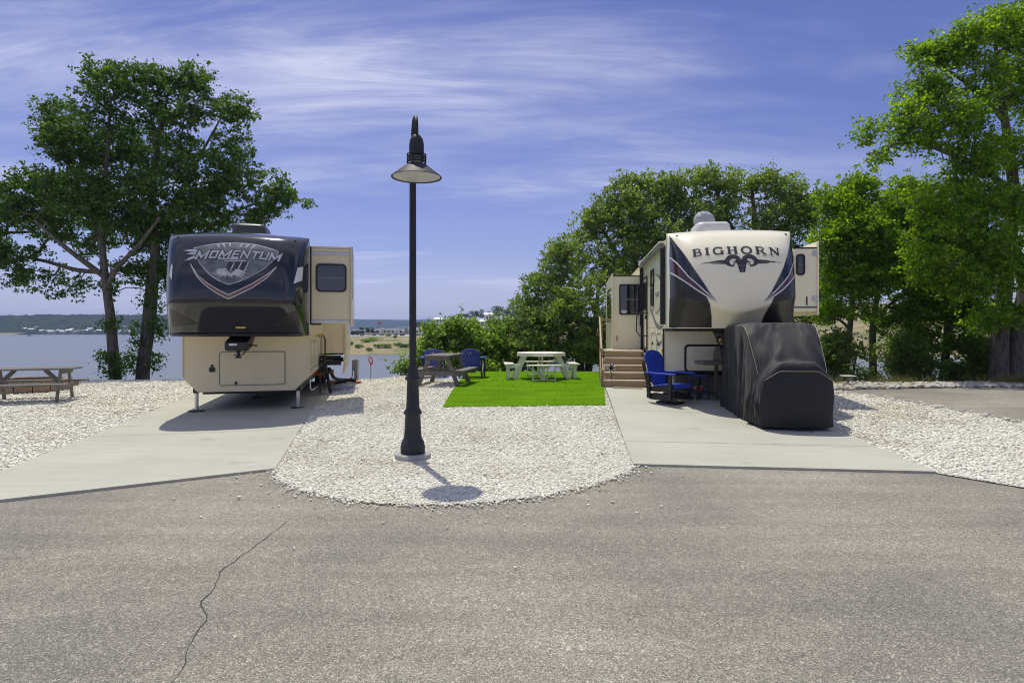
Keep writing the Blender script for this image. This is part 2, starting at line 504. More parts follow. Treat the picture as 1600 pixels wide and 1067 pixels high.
# ------------------------------------------------------------------ mesh helpers
class MB:
    def __init__(s):
        s.v = []
        s.f = []

    def add(s, vs, fs):
        o = len(s.v)
        s.v += [tuple(v) for v in vs]
        s.f += [tuple(i + o for i in f) for f in fs]
        return s

    def box(s, x0, x1, y0, y1, z0, z1, mtx=None):
        vs = [(x, y, z) for z in (z0, z1) for y in (y0, y1) for x in (x0, x1)]
        if mtx is not None:
            vs = [mtx @ Vector(v) for v in vs]
        return s.add(vs, [(0, 2, 3, 1), (4, 5, 7, 6), (0, 1, 5, 4), (2, 6, 7, 3), (0, 4, 6, 2), (1, 3, 7, 5)])

    def bar(s, p, q, w, h, up=(0, 0, 1)):
        p, q = Vector(p), Vector(q)
        d = (q - p).normalized()
        side = d.cross(Vector(up))
        if side.length < 1e-5:
            side = d.cross(Vector((0, 1, 0)))
        side.normalize()
        u = side.cross(d).normalized()
        vs = []
        for b in (p, q):
            for a, c in ((-1, -1), (1, -1), (1, 1), (-1, 1)):
                vs.append(b + side * a * w / 2 + u * c * h / 2)
        return s.add(vs, [(0, 1, 2, 3), (7, 6, 5, 4), (0, 4, 5, 1), (1, 5, 6, 2), (2, 6, 7, 3), (3, 7, 4, 0)])

    def tube(s, pts, r, n=10, caps=True, closed=False):
        pts = [Vector(p) for p in pts]
        k = len(pts)
        rr = r if isinstance(r, (list, tuple)) else [r] * k
        base = len(s.v)
        prev = None
        for i, p in enumerate(pts):
            if closed:
                d = pts[(i + 1) % k] - pts[i - 1]
            else:
                d = pts[min(i + 1, k - 1)] - pts[max(i - 1, 0)]
            d.normalize()
            if prev is None:
                a = d.cross(Vector((0, 0, 1)))
                if a.length < 1e-3:
                    a = d.cross(Vector((0, 1, 0)))
            else:
                a = prev - d * prev.dot(d)
            a.normalize()
            prev = a
            b = d.cross(a)
            for j in range(n):
                t = 2 * math.pi * j / n
                s.v.append(tuple(p + a * math.cos(t) * rr[i] + b * math.sin(t) * rr[i]))
        m = k if closed else k - 1
        for i in range(m):
            i2 = (i + 1) % k
            for j in range(n):
                j2 = (j + 1) % n
                s.f.append((base + i * n + j, base + i * n + j2, base + i2 * n + j2, base + i2 * n + j))
        if caps and not closed:
            s.f.append(tuple(base + j for j in reversed(range(n))))
            s.f.append(tuple(base + (k - 1) * n + j for j in range(n)))
        return s

    def lathe(s, prof, n=32, c=(0, 0, 0)):
        base = len(s.v)
        for r, z in prof:
            for j in range(n):
                t = 2 * math.pi * j / n
                s.v.append((c[0] + r * math.cos(t), c[1] + r * math.sin(t), c[2] + z))
        for i in range(len(prof) - 1):
            for j in range(n):
                j2 = (j + 1) % n
                s.f.append((base + i * n + j, base + i * n + j2, base + (i + 1) * n + j2, base + (i + 1) * n + j))
        if prof[0][0] > 1e-6:
            s.f.append(tuple(base + j for j in reversed(range(n))))
        if prof[-1][0] > 1e-6:
            s.f.append(tuple(base + (len(prof) - 1) * n + j for j in range(n)))
        return s

    def prism(s, poly, a0, a1, axis='y'):
        """poly of 2-d points extruded along axis; counter-clockwise seen from +axis or not, normals are fixed later"""
        n = len(poly)

        def mk(p, a):
            if axis == 'y':
                return (p[0], a, p[1])
            if axis == 'x':
                return (a, p[0], p[1])
            return (p[0], p[1], a)
        vs = [mk(p, a0) for p in poly] + [mk(p, a1) for p in poly]
        fs = [tuple(range(n)), tuple(reversed(range(n, 2 * n)))]
        fs += [(i, i + n, (i + 1) % n + n, (i + 1) % n) for i in range(n)]
        return s.add(vs, fs)

    def ring(s, outer, inner, a0, a1, axis='y'):
        n = len(outer)

        def mk(p, a):
            if axis == 'y':
                return (p[0], a, p[1])
            if axis == 'x':
                return (a, p[0], p[1])
            return (p[0], p[1], a)
        vs = [mk(p, a0) for p in outer] + [mk(p, a0) for p in inner] + [mk(p, a1) for p in outer] + [mk(p, a1) for p in inner]
        fs = []
        for i in range(n):
            j = (i + 1) % n
            fs += [(i, j, n + j, n + i), (2 * n + i, 3 * n + i, 3 * n + j, 2 * n + j), (i, 2 * n + i, 2 * n + j, j), (n + i, n + j, 3 * n + j, 3 * n + i)]
        return s.add(vs, fs)

    def grid(s, fn, nu, nv):
        base = len(s.v)
        for j in range(nv + 1):
            for i in range(nu + 1):
                s.v.append(tuple(fn(i / nu, j / nv)))
        for j in range(nv):
            for i in range(nu):
                a = base + j * (nu + 1) + i
                s.f.append((a, a + 1, a + nu + 2, a + nu + 1))
        return s

    def build(s, name, mat, parent=None, smooth=False, bevel=0.0, ang=35, fix=True, kind=None):
        me = bpy.data.meshes.new(name)
        me.from_pydata(s.v, [], s.f)
        if fix:
            bm = bmesh.new()
            bm.from_mesh(me)
            bmesh.ops.recalc_face_normals(bm, faces=bm.faces)
            bm.to_mesh(me)
            bm.free()
        me.materials.append(M[mat] if isinstance(mat, str) else mat)
        if smooth:
            me.polygons.foreach_set('use_smooth', [True] * len(me.polygons))
            me.set_sharp_from_angle(angle=R(ang))
        me.update()
        o = bpy.data.objects.new(name, me)
        COL.objects.link(o)
        if parent is not None:
            o.parent = parent
        if bevel:
            bv = o.modifiers.new('edge', 'BEVEL')
            bv.width = bevel
            bv.segments = 2
            bv.limit_method = 'ANGLE'
            bv.angle_limit = R(40)
        if kind:
            o['kind'] = kind
        return o


def mesh_np(name, V, F, mat, parent=None, smooth=False, kind=None):
    me = bpy.data.meshes.new(name)
    V = np.asarray(V, np.float32)
    F = np.asarray(F, np.int32)
    me.vertices.add(len(V))
    me.vertices.foreach_set('co', V.ravel())
    me.loops.add(F.size)
    me.loops.foreach_set('vertex_index', F.ravel())
    me.polygons.add(len(F))
    k = F.shape[1]
    me.polygons.foreach_set('loop_start', np.arange(len(F), dtype=np.int32) * k)
    try:
        me.polygons.foreach_set('loop_total', np.full(len(F), k, np.int32))
    except Exception:
        pass
    me.update(calc_edges=True)
    me.validate()
    if smooth:
        me.polygons.foreach_set('use_smooth', np.ones(len(F), bool))
    me.materials.append(M[mat] if isinstance(mat, str) else mat)
    o = bpy.data.objects.new(name, me)
    COL.objects.link(o)
    if parent is not None:
        o.parent = parent
    if kind:
        o['kind'] = kind
    return o


def tag(o, label, cat, group=None):
    o['label'] = label
    o['category'] = cat
    if group:
        o['group'] = group
    return o


def thing(name, label, cat, loc=(0, 0, 0), rz=0.0, group=None):
    o = bpy.data.objects.new(name, None)
    o.empty_display_size = 0.2
    COL.objects.link(o)
    o.location = loc
    o.rotation_euler = (0, 0, rz)
    return tag(o, label, cat, group)


def copy_tree(o, parent=None):
    c = o.copy()
    COL.objects.link(c)
    c.parent = parent
    for ch in list(o.children):
        copy_tree(ch, c)
    return c


def rrect(x0, x1, z0, z1, r, n=5):
    pts = []
    for cx, cz, a0 in ((x1 - r, z1 - r, 0), (x0 + r, z1 - r, 90), (x0 + r, z0 + r, 180), (x1 - r, z0 + r, 270)):
        for i in range(n + 1):
            a = R(a0 + 90 * i / n)
            pts.append((cx + r * math.cos(a), cz + r * math.sin(a)))
    return pts


def inside(poly, X, Y):
    X = np.asarray(X)
    Y = np.asarray(Y)
    r = np.zeros(X.shape, bool)
    n = len(poly)
    for i in range(n):
        x0, y0 = poly[i]
        x1, y1 = poly[(i + 1) % n]
        c = ((y0 > Y) != (y1 > Y))
        with np.errstate(divide='ignore', invalid='ignore'):
            t = (x1 - x0) * (Y - y0) / (y1 - y0 + 1e-12) + x0
        r ^= c & (X < t)
    return r


def sheet(name, poly, dz, mat, res=0.5, thick=0.0, parent=None, rough_edge=0.0):
    """a sheet that follows the land inside a polygon"""
    pts, edges = [], []
    loop = []
    n = len(poly)
    for i in range(n):
        a, b = Vector(poly[i]), Vector(poly[(i + 1) % n])
        k = max(1, int((b - a).length / res))
        for j in range(k):
            loop.append(a + (b - a) * j / k)
    pts = [Vector((p.x, p.y)) for p in loop]
    m = len(pts)
    edges = [(i, (i + 1) % m) for i in range(m)]
    xs = [p.x for p in pts]
    ys = [p.y for p in pts]
    gx, gy = np.meshgrid(np.arange(min(xs) + res / 2, max(xs), res), np.arange(min(ys) + res / 2, max(ys), res))
    ok = inside(poly, gx.ravel(), gy.ravel())
    for x, y in zip(gx.ravel()[ok], gy.ravel()[ok]):
        pts.append(Vector((x, y)))
    v2, e2, f2, _, _, _ = delaunay_2d_cdt(pts, edges, [list(range(m))], 2, 1e-5)
    vs = [(p.x, p.y, h1(p.x, p.y) + dz) for p in v2]
    mb = MB()
    mb.add(vs, [tuple(f) for f in f2])
    if thick:
        top = [(p.x, p.y, h1(p.x, p.y) + dz) for p in pts[:m]]
        bot = [(x, y, z - thick) for x, y, z in top]
        mb.add(top + bot, [(i, (i + 1) % m, (i + 1) % m + m, i + m) for i in range(m)])
    o = mb.build(name, mat, parent, fix=False)
    o['kind'] = 'structure'
    return o


# ================================================================== the setting
def build_ground():
    xs = np.unique(np.concatenate([np.linspace(-3500, -40, 12), np.arange(-40, 40.1, 1.0), np.linspace(40, 3500, 12)]))
    ys = np.unique(np.concatenate([np.linspace(-400, -20, 5), np.arange(-20, 42, 0.75), np.linspace(45, 5000, 20)]))
    gx, gy = np.meshgrid(xs, ys)
    Z = H(gx, gy) - 0.05
    V = np.stack([gx, gy, Z], -1).reshape(-1, 3)
    nx = len(xs)
    idx = np.arange((len(ys) - 1) * nx).reshape(len(ys) - 1, nx)[:, :-1].ravel()
    F = np.stack([idx, idx + 1, idx + nx + 1, idx + nx], 1)
    mesh_np('ground', V, F, 'soil', smooth=True, kind='structure')


build_ground()

WATER_Z = -7.0


def build_water():
    m, nt, b = new_mat('lake water')
    b.inputs['Base Color'].default_value = (0.155, 0.165, 0.165, 1)
    b.inputs['Roughness'].default_value = 0.28
    b.inputs['IOR'].default_value = 1.33
    tc = N(nt, 'ShaderNodeTexCoord')
    mp = N(nt, 'ShaderNodeMapping')
    mp.inputs['Scale'].default_value = (0.35, 1.0, 1)
    L(nt, tc.outputs['Object'], mp.inputs[0])
    n = N(nt, 'ShaderNodeTexNoise')
    n.inputs['Scale'].default_value = 0.9
    n.inputs['Detail'].default_value = 6
    L(nt, mp.outputs[0], n.inputs['Vector'])
    bp = N(nt, 'ShaderNodeBump')
    bp.inputs['Strength'].default_value = 0.5
    bp.inputs['Distance'].default_value = 0.25
    L(nt, n.outputs[0], bp.inputs['Height'])
    L(nt, bp.outputs[0], b.inputs['Normal'])
    mb = MB()
    mb.add([(-3400, 22, WATER_Z), (3400, 22, WATER_Z), (3400, 4200, WATER_Z), (-3400, 4200, WATER_Z)], [(0, 1, 2, 3)])
    mb.build('lake_water', m, kind='structure', fix=False)


build_water()

# ---- outlines of the site, in metres on the ground
lp = lambda Y: -2.83 - 0.24 * (Y - 7.27)          # edge of the tan trailer's pad
ll = lambda Y: -5.99 - 0.249 * (Y - 7.11)
rl = lambda Y: 1.50 + 0.107 * (Y - 7.51)
rr_ = lambda Y: 4.96 + 0.11 * (Y - 7.11)
PAD_A = [(-5.60, 5.57), (-2.83, 7.27), (lp(19.2), 19.2), (ll(19.2), 19.2)]
PAD_B = [(1.50, 7.51), (4.96, 7.11), (rr_(18), 18), (rl(18), 18)]
isl = [(430, 735), (440, 752), (470, 766), (510, 776), (560, 783.5), (610, 788), (660, 789), (710, 788.5), (760, 785), (810, 780.5), (860, 773), (905, 764), (945, 752), (975, 739), (990, 728.5)]
ISLAND = [gp(*p) for p in isl] + [(rl(21), 21.4), (lp(21), 20.6)]
LEFT_BED = [(-40, 5.0), (-5.62, 5.57), (ll(20.5), 20.5), (-40, 20.5)]
RIGHT_BED = [(4.96, 7.11), (5.42, 6.47), (6.3, 5.75), (8.2, 6.8), (9.6, 9.0), (8.85, 10.5), (8.45, 11.8), (8.1, 13.0), (7.6, 14.1), (7.4, 16.6), (rr_(18) + 0.8, 18.0), (rr_(17), 17)]
BORDER_BED = [(7.45, 14.35), (8.5, 14.75), (10.5, 15.1), (13, 15.3), (19, 15.4), (19, 16.3), (12, 16.2), (7.42, 16.0)]
TURF = [gp(692, 637.5), gp(946, 634.5), gp(938, 580.5), gp(775, 583.5)]
LAMP_XY = gp(645, 716)

sheet('road', [(-40, -30), (40, -30), (40, 17), (7.0, 17), (7.0, 12), (-40, 12)], 0.0, 'asphalt', 0.8)
pad_a = sheet('concrete_pad', PAD_A, 0.03, 'concrete', 0.5, 0.12)
pad_b = sheet('concrete_pad', PAD_B, 0.03, 'concrete', 0.5, 0.12)


def pad_joints():
    # sawn control joints across the slabs
    M['joint'] = pmat('joint filler', (0.16, 0.15, 0.13), (0.10, 0.095, 0.085), scale=20, rough=0.95)
    for pad, fa, fb, ys in ((pad_a, ll, lp, (9.6, 12.6, 15.6)), (pad_b, rl, rr_, (8.9, 11.5, 14.2))):
        for y in ys:
            sl = -0.235 if pad is pad_a else 0.107
            a = Vector((fa(y), y + (-0.22 if pad is pad_a else 0.0)))
            b = Vector((fb(y), y + (0.45 if pad is pad_a else -0.36)))
            a.x, b.x = fa(a.y) + 0.01, fb(b.y) - 0.01
            mb = MB()
            n = 24
            for i in range(n + 1):
                p = a.lerp(b, i / n)
                for q in (p + Vector((0, 0.004)), p - Vector((0, 0.004))):
                    mb.v.append((q.x, q.y, h1(q.x, q.y) + 0.034))
            for i in range(n):
                mb.f.append((2 * i, 2 * i + 1, 2 * i + 3, 2 * i + 2))
            mb.build('control_joint', 'joint', pad, fix=False)


pad_joints()
beds = {}
beds['isl'] = sheet('gravel_bed', ISLAND, 0.012, 'gravel_base', 0.5)
beds['left'] = sheet('gravel_bed', LEFT_BED, 0.012, 'gravel_base', 1.0)
beds['right'] = sheet('gravel_bed', RIGHT_BED, 0.012, 'gravel_base', 0.5)
beds['border'] = sheet('gravel_bed', BORDER_BED, 0.012, 'gravel_base', 0.5)


def stones_mesh(name, X, Y, size, mat, lift=0.010, flat=0.5, parent=None):
    n = len(X)
    corners = np.array([(x, y, z) for z in (-1, 1) for y in (-1, 1) for x in (-1, 1)], float)
    P = corners[None] * 0.62 + rng.normal(0, 0.20, (n, 8, 3))
    P *= np.stack([rng.uniform(0.75, 1.35, n), rng.uniform(0.6, 1.0, n), np.full(n, flat) * rng.uniform(0.7, 1.2, n)], 1)[:, None]
    P *= size[:, None, None]
    a = rng.uniform(0, 2 * np.pi, n)
    tx = rng.normal(0, 0.35, n)
    ca, sa, ct, stt = np.cos(a), np.sin(a), np.cos(tx), np.sin(tx)
    y1 = P[..., 1] * ct[:, None] - P[..., 2] * stt[:, None]
    z1 = P[..., 1] * stt[:, None] + P[..., 2] * ct[:, None]
    x2 = P[..., 0] * ca[:, None] - y1 * sa[:, None]
    y2 = P[..., 0] * sa[:, None] + y1 * ca[:, None]
    zc = H(X, Y) + lift + size * 0.25 + rng.uniform(-0.15, 0.35, n) * size
    V = np.stack([x2 + X[:, None], y2 + Y[:, None], z1 + zc[:, None]], -1).reshape(-1, 3)
    q = np.array([(0, 2, 3, 1), (4, 5, 7, 6), (0, 1, 5, 4), (2, 6, 7, 3), (0, 4, 6, 2), (1, 3, 7, 5)])
    F = (q[None] + (np.arange(n) * 8)[:, None, None]).reshape(-1, 4)
    return mesh_np(name, V, F, mat, parent, kind='stuff')


def scatter(poly, dens_fn, dmax, jitter_poly=None):
    xs = [p[0] for p in poly]
    ys = [p[1] for p in poly]
    x0, x1, y0, y1 = max(min(xs), -16.5), min(max(xs), 15), min(ys), max(ys)
    n = int((x1 - x0) * (y1 - y0) * dmax)
    X = rng.uniform(x0, x1, n)
    Y = rng.uniform(y0, y1, n)
    ok = inside(poly, X, Y)
    ok &= rng.uniform(0, dmax, n) < dens_fn(X, Y)
    ok &= np.abs(X) < 0.87 * Y + 0.6
    return X[ok], Y[ok]


def keep_off(X, Y, polys):
    ok = np.ones(len(X), bool)
    for p in polys:
        ok &= ~inside(p, X, Y)
    return ok


def shrink(poly, d):
    c = Vector((sum(p[0] for p in poly) / len(poly), sum(p[1] for p in poly) / len(poly)))
    out = []
    for p in poly:
        v = Vector(p) - c
        out.append(tuple(c + v * (1 - d / v.length)))
    return out


def build_gravel():
    dens = lambda X, Y: 2300 * np.clip(7.2 / Y, 0.12, 1) ** 1.9
    offp = [shrink(PAD_A, 0.05), shrink(PAD_B, 0.05), shrink(TURF, 0.06)]

    def size(Y, lo, hi):
        s = rng.uniform(lo, hi, len(Y)) * (1 + 0.06 * np.maximum(0, Y - 7))
        big = rng.uniform(0, 1, len(Y)) < 0.04
        s[big] *= 1.45
        return s
    # island between the two sites
    X, Y = scatter(ISLAND, dens, 2300)
    # chips spilling over the edge
    e = [Vector(p) for p in ISLAND[:15]]
    sx, sy = [], []
    for i in range(14):
        k = int((e[i + 1] - e[i]).length * 230)
        t = rng.uniform(0, 1, k)
        off = -np.abs(rng.exponential(0.05, k)) * np.where(rng.random(k) < 0.10, 7.0, 1.0)
        d = (e[i + 1] - e[i]).normalized()
        sx += list(e[i].x + (e[i + 1].x - e[i].x) * t + d.y * -off * 1)
        sy += list(e[i].y + (e[i + 1].y - e[i].y) * t + d.x * off)
    X = np.concatenate([X, sx])
    Y = np.concatenate([Y, sy])
    ok = keep_off(X, Y, offp) & (np.hypot(X - LAMP_XY[0], Y - LAMP_XY[1]) > 0.27)
    X, Y = X[ok], Y[ok]
    stones_mesh('gravel_chips', X, Y, size(Y, 0.008, 0.0175), 'stone')
    X, Y = scatter(LEFT_BED, lambda X, Y: 800 * np.clip(8 / Y, 0.1, 1) ** 1.5, 800)
    ok = keep_off(X, Y, offp)
    X, Y = X[ok], Y[ok]
    stones_mesh('gravel_chips', X, Y, size(Y, 0.010, 0.020), 'stone')
    X, Y = scatter(RIGHT_BED, lambda X, Y: 1200 * np.clip(8 / Y, 0.1, 1) ** 1.4, 1200)
    ok = keep_off(X, Y, offp)
    X, Y = X[ok], Y[ok]
    stones_mesh('gravel_chips', X, Y, size(Y, 0.011, 0.022), 'stone')
    X, Y = scatter(BORDER_BED, lambda X, Y: 330 + 0 * X, 330)
    stones_mesh('gravel_chips', X, Y, rng.uniform(0.03, 0.075, len(X)), 'stone2')
    # lumps big enough to tell apart, along the lane and the bed behind the cart
    protos = []
    for k in range(7):
        bm = bmesh.new()
        bmesh.ops.create_icosphere(bm, subdivisions=1, radius=1.0)
        for v in bm.verts:
            f = 0.8 + 0.5 * noise.noise(v.co * 1.3 + Vector((k * 7.1, 0, 0)))
            v.co = Vector((v.co.x * f * 1.2, v.co.y * f * 0.85, v.co.z * f * 0.6))
        me = bpy.data.meshes.new('stone')
        bm.to_mesh(me)
        bm.free()
        me.materials.append(M['stone_big'])
        protos.append(me)
    n = 0
    edge = [(8.85, 10.5), (8.45, 11.8), (8.1, 13.0), (7.6, 14.1)]
    tries = 0
    while n < 150 and tries < 4000:
        tries += 1
        if n < 60:
            i = random.randrange(3)
            t = random.random()
            x = edge[i][0] + (edge[i + 1][0] - edge[i][0]) * t - abs(random.gauss(0, 0.16))
            y = edge[i][1] + (edge[i + 1][1] - edge[i][1]) * t - abs(random.gauss(0, 0.06))
            s = random.uniform(0.035, 0.085)
        else:
            x = random.uniform(5.2, 8.8)
            y = random.uniform(6.2, 13.5)
            s = random.uniform(0.024, 0.045)
        if not inside(RIGHT_BED, np.array([x]), np.array([y]))[0] or inside(PAD_B, np.array([x]), np.array([y]))[0]:
            continue
        o = bpy.data.objects.new('stone', protos[n % 7])
        COL.objects.link(o)
        o.parent = beds['right']
        o.location = (x, y, h1(x, y) + 0.012 + s * 0.3)
        o.scale = (s, s, s)
        o.rotation_euler = (random.gauss(0, 0.25), random.gauss(0, 0.25), random.uniform(0, 6.28))
        n += 1
    for k in range(110):
        x = random.uniform(7.6, 14.5)
        y = 14.55 + 0.55 * min(1, (x - 7.6) / 3) + abs(random.gauss(0, 0.25))
        s = random.uniform(0.05, 0.10)
        o = bpy.data.objects.new('stone', protos[k % 7])
        COL.objects.link(o)
        o.parent = beds['border']
        o.location = (x, y, h1(x, y) + 0.012 + s * 0.3)
        o.scale = (s, s, s)
        o.rotation_euler = (random.gauss(0, 0.25), random.gauss(0, 0.25), random.uniform(0, 6.28))


build_gravel()


def build_cracks():
    road = bpy.data.objects['road']

    def crack(pts, w):
        g = [gp(*p) for p in pts]
        path = []
        for i in range(len(g) - 1):
            a, b = Vector(g[i]), Vector(g[i + 1])
            k = max(2, int((b - a).length / 0.05))
            for j in range(k):
                p = a + (b - a) * j / k
                q = Vector((p.x * 9, p.y * 9, 1.3))
                p = p + Vector((noise.noise(q), noise.noise(q + Vector((5, 3, 1))))) * 0.022
                path.append(p)
        mb = MB()
        n = len(path)
        for i, p in enumerate(path):
            d = (path[min(i + 1, n - 1)] - path[max(i - 1, 0)]).normalized()
            s = Vector((-d.y, d.x))
            ww = w * (0.35 + 0.9 * abs(noise.noise(Vector((p.x * 6, p.y * 6, 9.0))))) * min(1, 0.25 + 4 * min(i, n - 1 - i) / n)
            for q in (p + s * ww, p - s * ww):
                mb.v.append((q.x, q.y, h1(q.x, q.y) + 0.004))
        for i in range(n - 1):
            mb.f.append((2 * i, 2 * i + 1, 2 * i + 3, 2 * i + 2))
        mb.build('crack', 'crack', road, fix=False)

    crack([(262, 1075), (284, 1050), (294, 1010), (312, 985), (324, 968), (316, 940), (336, 916), (342, 895), (378, 868), (420, 838), (452, 812), (478, 798)], 0.0052)
    crack([(0, 872), (40, 872), (78, 861)], 0.005)


build_cracks()


def build_far_land():
    # opposite bank of the inlet: dry grass slope, flat with parked trailers, a ramp and a ridge
    m, nt, b = new_mat('dry grass bank')
    tc = N(nt, 'ShaderNodeTexCoord')
    n = N(nt, 'ShaderNodeTexNoise')
    n.inputs['Scale'].default_value = 0.09
    n.inputs['Detail'].default_value = 8
    L(nt, tc.outputs['Object'], n.inputs['Vector'])
    n2 = N(nt, 'ShaderNodeTexNoise')
    n2.inputs['Scale'].default_value = 0.5
    n2.inputs['Detail'].default_value = 6
    L(nt, tc.outputs['Object'], n2.inputs['Vector'])
    c = mixc(nt, ramp(nt, n2.outputs[0], [(0.35, 0), (0.65, 1)]), (0.34, 0.265, 0.14), (0.22, 0.18, 0.09))
    c = mixc(nt, ramp(nt, n.outputs[0], [(0.48, 0), (0.64, 0.9)]), c, (0.12, 0.145, 0.05))
    L(nt, c, b.inputs['Base Color'])
    b.inputs['Roughness'].default_value = 0.95
    M['bank'] = m
    M['pale_lot'] = pmat('pale gravel lot', (0.46, 0.44, 0.39), (0.38, 0.36, 0.32), scale=0.2, rough=0.95)
    xs = np.concatenate([np.arange(-110, 60, 3.0), np.arange(60, 330, 6.0)])
    ys = np.concatenate([np.arange(186, 260, 2.5), np.arange(260, 470, 6.0)])
    gx, gy = np.meshgrid(xs, ys)
    Z = far_h(gx, gy)
    V = np.stack([gx, gy, Z], -1).reshape(-1, 3)
    nx = len(xs)
    idx = np.arange((len(ys) - 1) * nx).reshape(len(ys) - 1, nx)[:, :-1].ravel()
    F = np.stack([idx, idx + 1, idx + nx + 1, idx + nx], 1)
    mesh_np('far_bank', V, F, 'bank', smooth=True, kind='structure')
    # pale gravel lots laid on it
    def lot(name, x0, x1, y0, y1, nxs=24, nys=10):
        gx, gy = np.meshgrid(np.linspace(x0, x1, nxs), np.linspace(y0, y1, nys))
        V = np.stack([gx, gy, far_h(gx, gy) + 0.12], -1).reshape(-1, 3)
        idx = np.arange((nys - 1) * nxs).reshape(nys - 1, nxs)[:, :-1].ravel()
        mesh_np(name, V, np.stack([idx, idx + 1, idx + nxs + 1, idx + nxs], 1), 'pale_lot', smooth=True, kind='structure')
    lot('gravel_lot', -86, -8, 262, 300)
    lot('gravel_lot', -68, -8, 302, 362)
    # wooded hills far off
    m, nt, b = new_mat('far forest canopy')
    tc = N(nt, 'ShaderNodeTexCoord')
    n = N(nt, 'ShaderNodeTexNoise')
    n.inputs['Scale'].default_value = 0.05
    n.inputs['Detail'].default_value = 8
    L(nt, tc.outputs['Object'], n.inputs['Vector'])
    L(nt, ramp(nt, n.outputs[0], [(0.35, (0.008, 0.018, 0.007)), (0.55, (0.022, 0.036, 0.014)), (0.7, (0.045, 0.058, 0.024))]), b.inputs['Base Color'])
    b.inputs['Roughness'].default_value = 0.95
    b.inputs['Specular IOR Level'].default_value = 0.1
    M['forest'] = m

    def hill(name, x0, x1, y0, y1, nxs, nys, ridge, canopy, seed):
        xs = np.linspace(x0, x1, nxs)
        ts = np.linspace(0, 1, nys)
        V = []
        for t in ts:
            for x in xs:
                y = y0 + (y1 - y0) * t
                s = 1 - (1 - min(1, t / 0.75)) ** 1.6
                z = WATER_Z - 1 + (ridge(x) - WATER_Z) * s
                z += canopy * (noise.fractal(Vector((x * 0.07 + seed, y * 0.05, seed)), 0.7, 2.2, 4)) * min(1, t * 5)
                V.append((x, y, z))
        idx = np.arange((nys - 1) * nxs).reshape(nys - 1, nxs)[:, :-1].ravel()
        mesh_np(name, V, np.stack([idx, idx + 1, idx + nxs + 1, idx + nxs], 1), 'forest', smooth=True, kind='structure')
    r1 = lambda x: 13 + 8 * math.exp(-((x + 720) / 230) ** 2) + 3 * noise.noise(Vector((x * 0.006, 0.3, 0))) - 12 * float(sm(-560, -430, x)) + 6
    hill('far_hill', -1250, -330, 838, 1180, 420, 40, r1, 4.0, 3.1)
    r2 = lambda x: 44 + 10 * noise.noise(Vector((x * 0.0014, 4.3, 0))) + 4 * noise.noise(Vector((x * 0.006, 1.3, 0)))
    hill('far_hill', -3300, 3300, 2300, 3000, 420, 10, r2, 3.0, 8.7)
    # low bare shore at the foot of the nearer hill
    mb = MB()
    mb.grid(lambda u, v: (-1100 + 420 * u, 826 + 40 * v, WATER_Z - 0.5 + (3.5 + 5.5 * (1 - u) ** 1.5) * v ** 0.7), 20, 6)
    mb.build('far_shore', 'bank', smooth=True, kind='structure', fix=False)


def far_h(X, Y):
    X = np.asarray(X, float)
    Y = np.asarray(Y, float)
    y0 = 196 + 6 * np.sin(X * 0.03) + 2 * np.sin(X * 0.11 + 1)
    top = -1.9 + 6.5 * sm(60, 170, X) + 3.0 * sm(0, 40, X)
    z = -9 + (top + 9) * sm(-12, 58, Y - y0) ** 0.8
    z = z + 3.9 * sm(300, 365, Y) * sm(-75, -55, X)
    z = z + 5.0 * sm(240, 330, Y) * sm(80, 190, X)
    z = z - 14 * (1 - sm(-108, -82, X)) * 0.9
    return z


build_far_land()


# ================================================================== the two trailers
def smooth_table(pts, k=10):
    P = [Vector((p[0], p[1], 0)) for p in pts]
    P = [P[0] * 2 - P[1]] + P + [P[-1] * 2 - P[-2]]
    out = []
    for i in range(1, len(P) - 2):
        for j in range(k):
            t = j / k
            a, b, c, d = P[i - 1], P[i], P[i + 1], P[i + 2]
            q = 0.5 * ((2 * b) + (c - a) * t + (2 * a - 5 * b + 4 * c - d) * t * t + (3 * b - a - 3 * c + d) * t ** 3)
            out.append((q.x, q.y))
    out.append((P[-2].x, P[-2].y))
    return np.array([o[0] for o in out]), np.array([o[1] for o in out])


